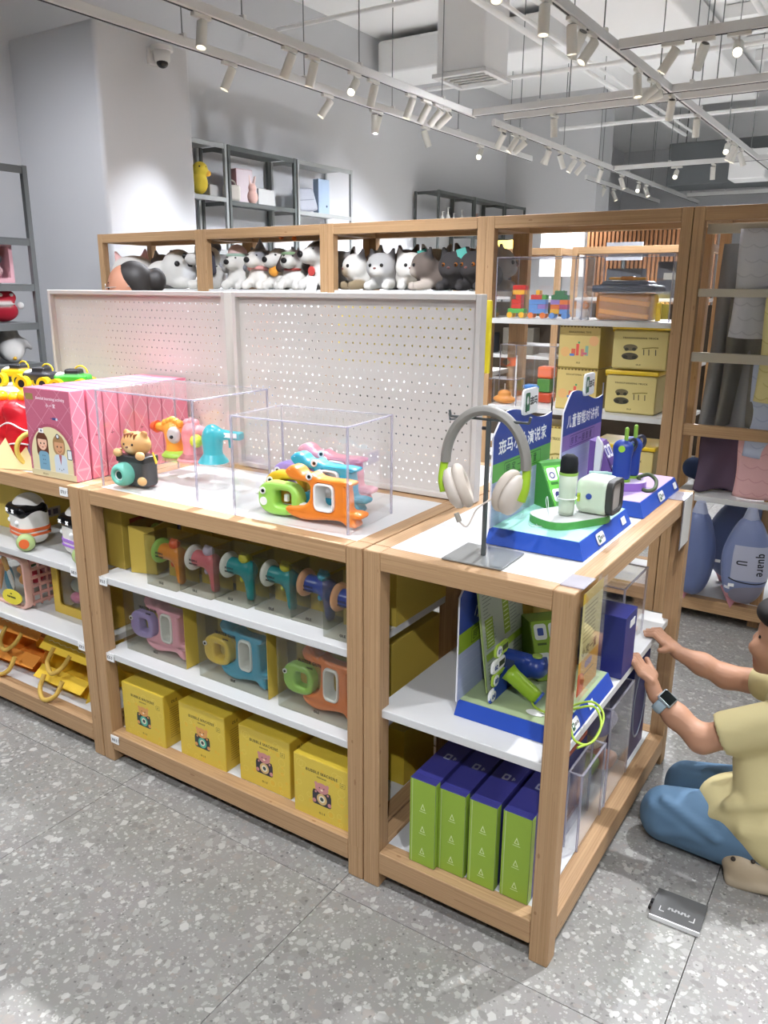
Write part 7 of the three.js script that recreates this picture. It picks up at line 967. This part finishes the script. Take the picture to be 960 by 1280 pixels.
{
  const L = -3.98;
  const red = (z, l) => plush('plush_crab', l, 'plush toy', [L + 0.06, 1.2685, z], 1.35, 1.0, [E(0, 0.06, 0, 0.085, 0.06, 0.06, 0xa8152c), E(0, 0.135, 0.0, 0.08, 0.05, 0.058, 0xc01c34), { ...E(0, 0.1, 0.055, 0.055, 0.012, 0.016, 0xe8e2dc), k: 0.004 }], [['eye', sph(0.01, 0.04, 0.15, 0.05), eyeW], ['eye', sph(0.01, -0.02, 0.15, 0.055), eyeW], ['claw', sph(0.02, 0.095, 0.09, 0.02), eyeW], ['claw', sph(0.02, -0.095, 0.09, 0.02), eyeW]]);
  red(-1.33, 'red plush with white mouth at the end of the steel shelf'); red(-1.12, 'red plush with white mouth further along the steel shelf');
  plush('plush_crab', 'taller red plush behind the other red ones', 'plush toy', [L - 0.08, 1.2685, -1.26], 1.35, 1.15, [E(0, 0.07, 0, 0.09, 0.07, 0.06, 0xa8152c), E(0, 0.15, 0, 0.08, 0.05, 0.055, 0xc01c34)], eyes(0.03, 0.16, 0.055, 0.008, eyeW));
  for (const [z, l] of [[-1.12, 'grey plush penguin with white belly on the steel shelf'], [-1.36, 'grey plush penguin with white belly at the shelf end']]) plush('plush_penguin', l, 'plush toy', [L + 0.05, 1.0405, z], 1.2, 0.95, [E(0, 0.09, 0, 0.085, 0.09, 0.075, 0x9a9896), { ...E(0, 0.07, 0.04, 0.066, 0.07, 0.05, 0xe6e4e0), k: 0.008 }, E(0, 0.18, 0, 0.05, 0.03, 0.05, 0x8d8b89), C([0.08, 0.12, 0], [0.11, 0.08, 0.02], 0.018, 0.012, 0x9a9896)], [['beak', put(new THREE.ConeGeometry(0.012, 0.03, 10), 0, 0.005 + 0.02, 0.1, Math.PI / 2), mat(0xe0b040, 0.5)]]);
  const t = thing('pink_plush_box', 'pink window box with a grey plush on the steel shelf', 'toy box', [L + 0.06, 1.4835, -1.28], 1.45); const s = rrect(0.22, 0.22, 0.004, 0, 0.11); s.holes.push(rrect(0.18, 0.17, 0.012, 0, 0.11, THREE.Path)); mesh('card_frame', extrude(s, 0.12, 0.0006), mat(0xd8a6ae, 0.6), t); mesh('carton_back', box(0.21, 0.21, 0.003, 0, 0.11, -0.055), mat(0xc890a0, 0.6), t); mesh('plush_inside', blob([E(0, 0.065, 0, 0.075, 0.042, 0.04, 0xe6c8c8), E(0, 0.13, 0, 0.075, 0.045, 0.04, 0x6d6868)], 0.008, 0.015), vmat(0.95), t);
}
// stock on the second row of racks
[[-2.9, 0.9, 0x3b3d42], [-2.5, 0.9, 0x6a6458], [-1.75, 0.9, 0x4a4d40], [-1.3, 0.9, 0x5d5a52], [-1.6, 1.4, 0x4c4f54], [-1.2, 1.4, 0x3a3a3e], [-2.7, 1.4, 0x2c2c30], [-0.2, 0.9, 0x5a5d66], [0.3, 0.9, 0x3f4248], [0.1, 1.4, 0x8a5f4c], [-1.8, 0.5, 0x57503c], [-1.2, 0.5, 0x3a3430]].forEach(([x, y, c], i) => { const z = x > -0.6 ? -5.78 : -5.4, h = 0.18 + (i % 3) * 0.05; const t = thing('stock_box', 'dark boxed goods on the second row of racks', 'carton', [x, y + 0.001, z], 0.1 * (i % 3), 'boxed goods on the second row of racks'); mesh('carton', rbox(0.28, h, 0.2, 0.004, 0, h / 2, 0), mat(c, 0.7), t); mesh('label_strip', box(0.12, 0.05, 0.001, -0.03, h * 0.6, 0.1006), mat(0x9a978c, 0.7), t); });

// stock on the lower shelves behind the perforated boards
[RX[0], RX[1], RX[2]].forEach((x0, b) => [1.0505, 0.6005, 0.1085].forEach((y, j) => { for (let i = 0; i < 4; i++) { const w = 0.19, h = 0.3 - ((i + j) % 3) * 0.04, x = x0 + 0.12 + i * 0.215; if (b === 1 && i < 3 && j < 2) continue; const t = thing('storage_bin', 'grey storage bin on the racks behind the perforated boards', 'bin', [x + 0.02, y, RZ - 0.21], 0, 'grey bins behind the perforated boards'); mesh('bin', lathe([[0, 0], [0.115, 0], [0.13, h - 0.02], [0.134, h], [0.126, h], [0.118, 0.02]], 4).rotateY(Math.PI / 4), mat([0x5d6066, 0x66625c, 0x706a62][(i + b) % 3], 0.8), t); mesh('label_card', box(0.06, 0.03, 0.001, 0, h * 0.55, 0.089), mat(0x8a8880, 0.7), t); } }));
renderer.render(scene, camera);
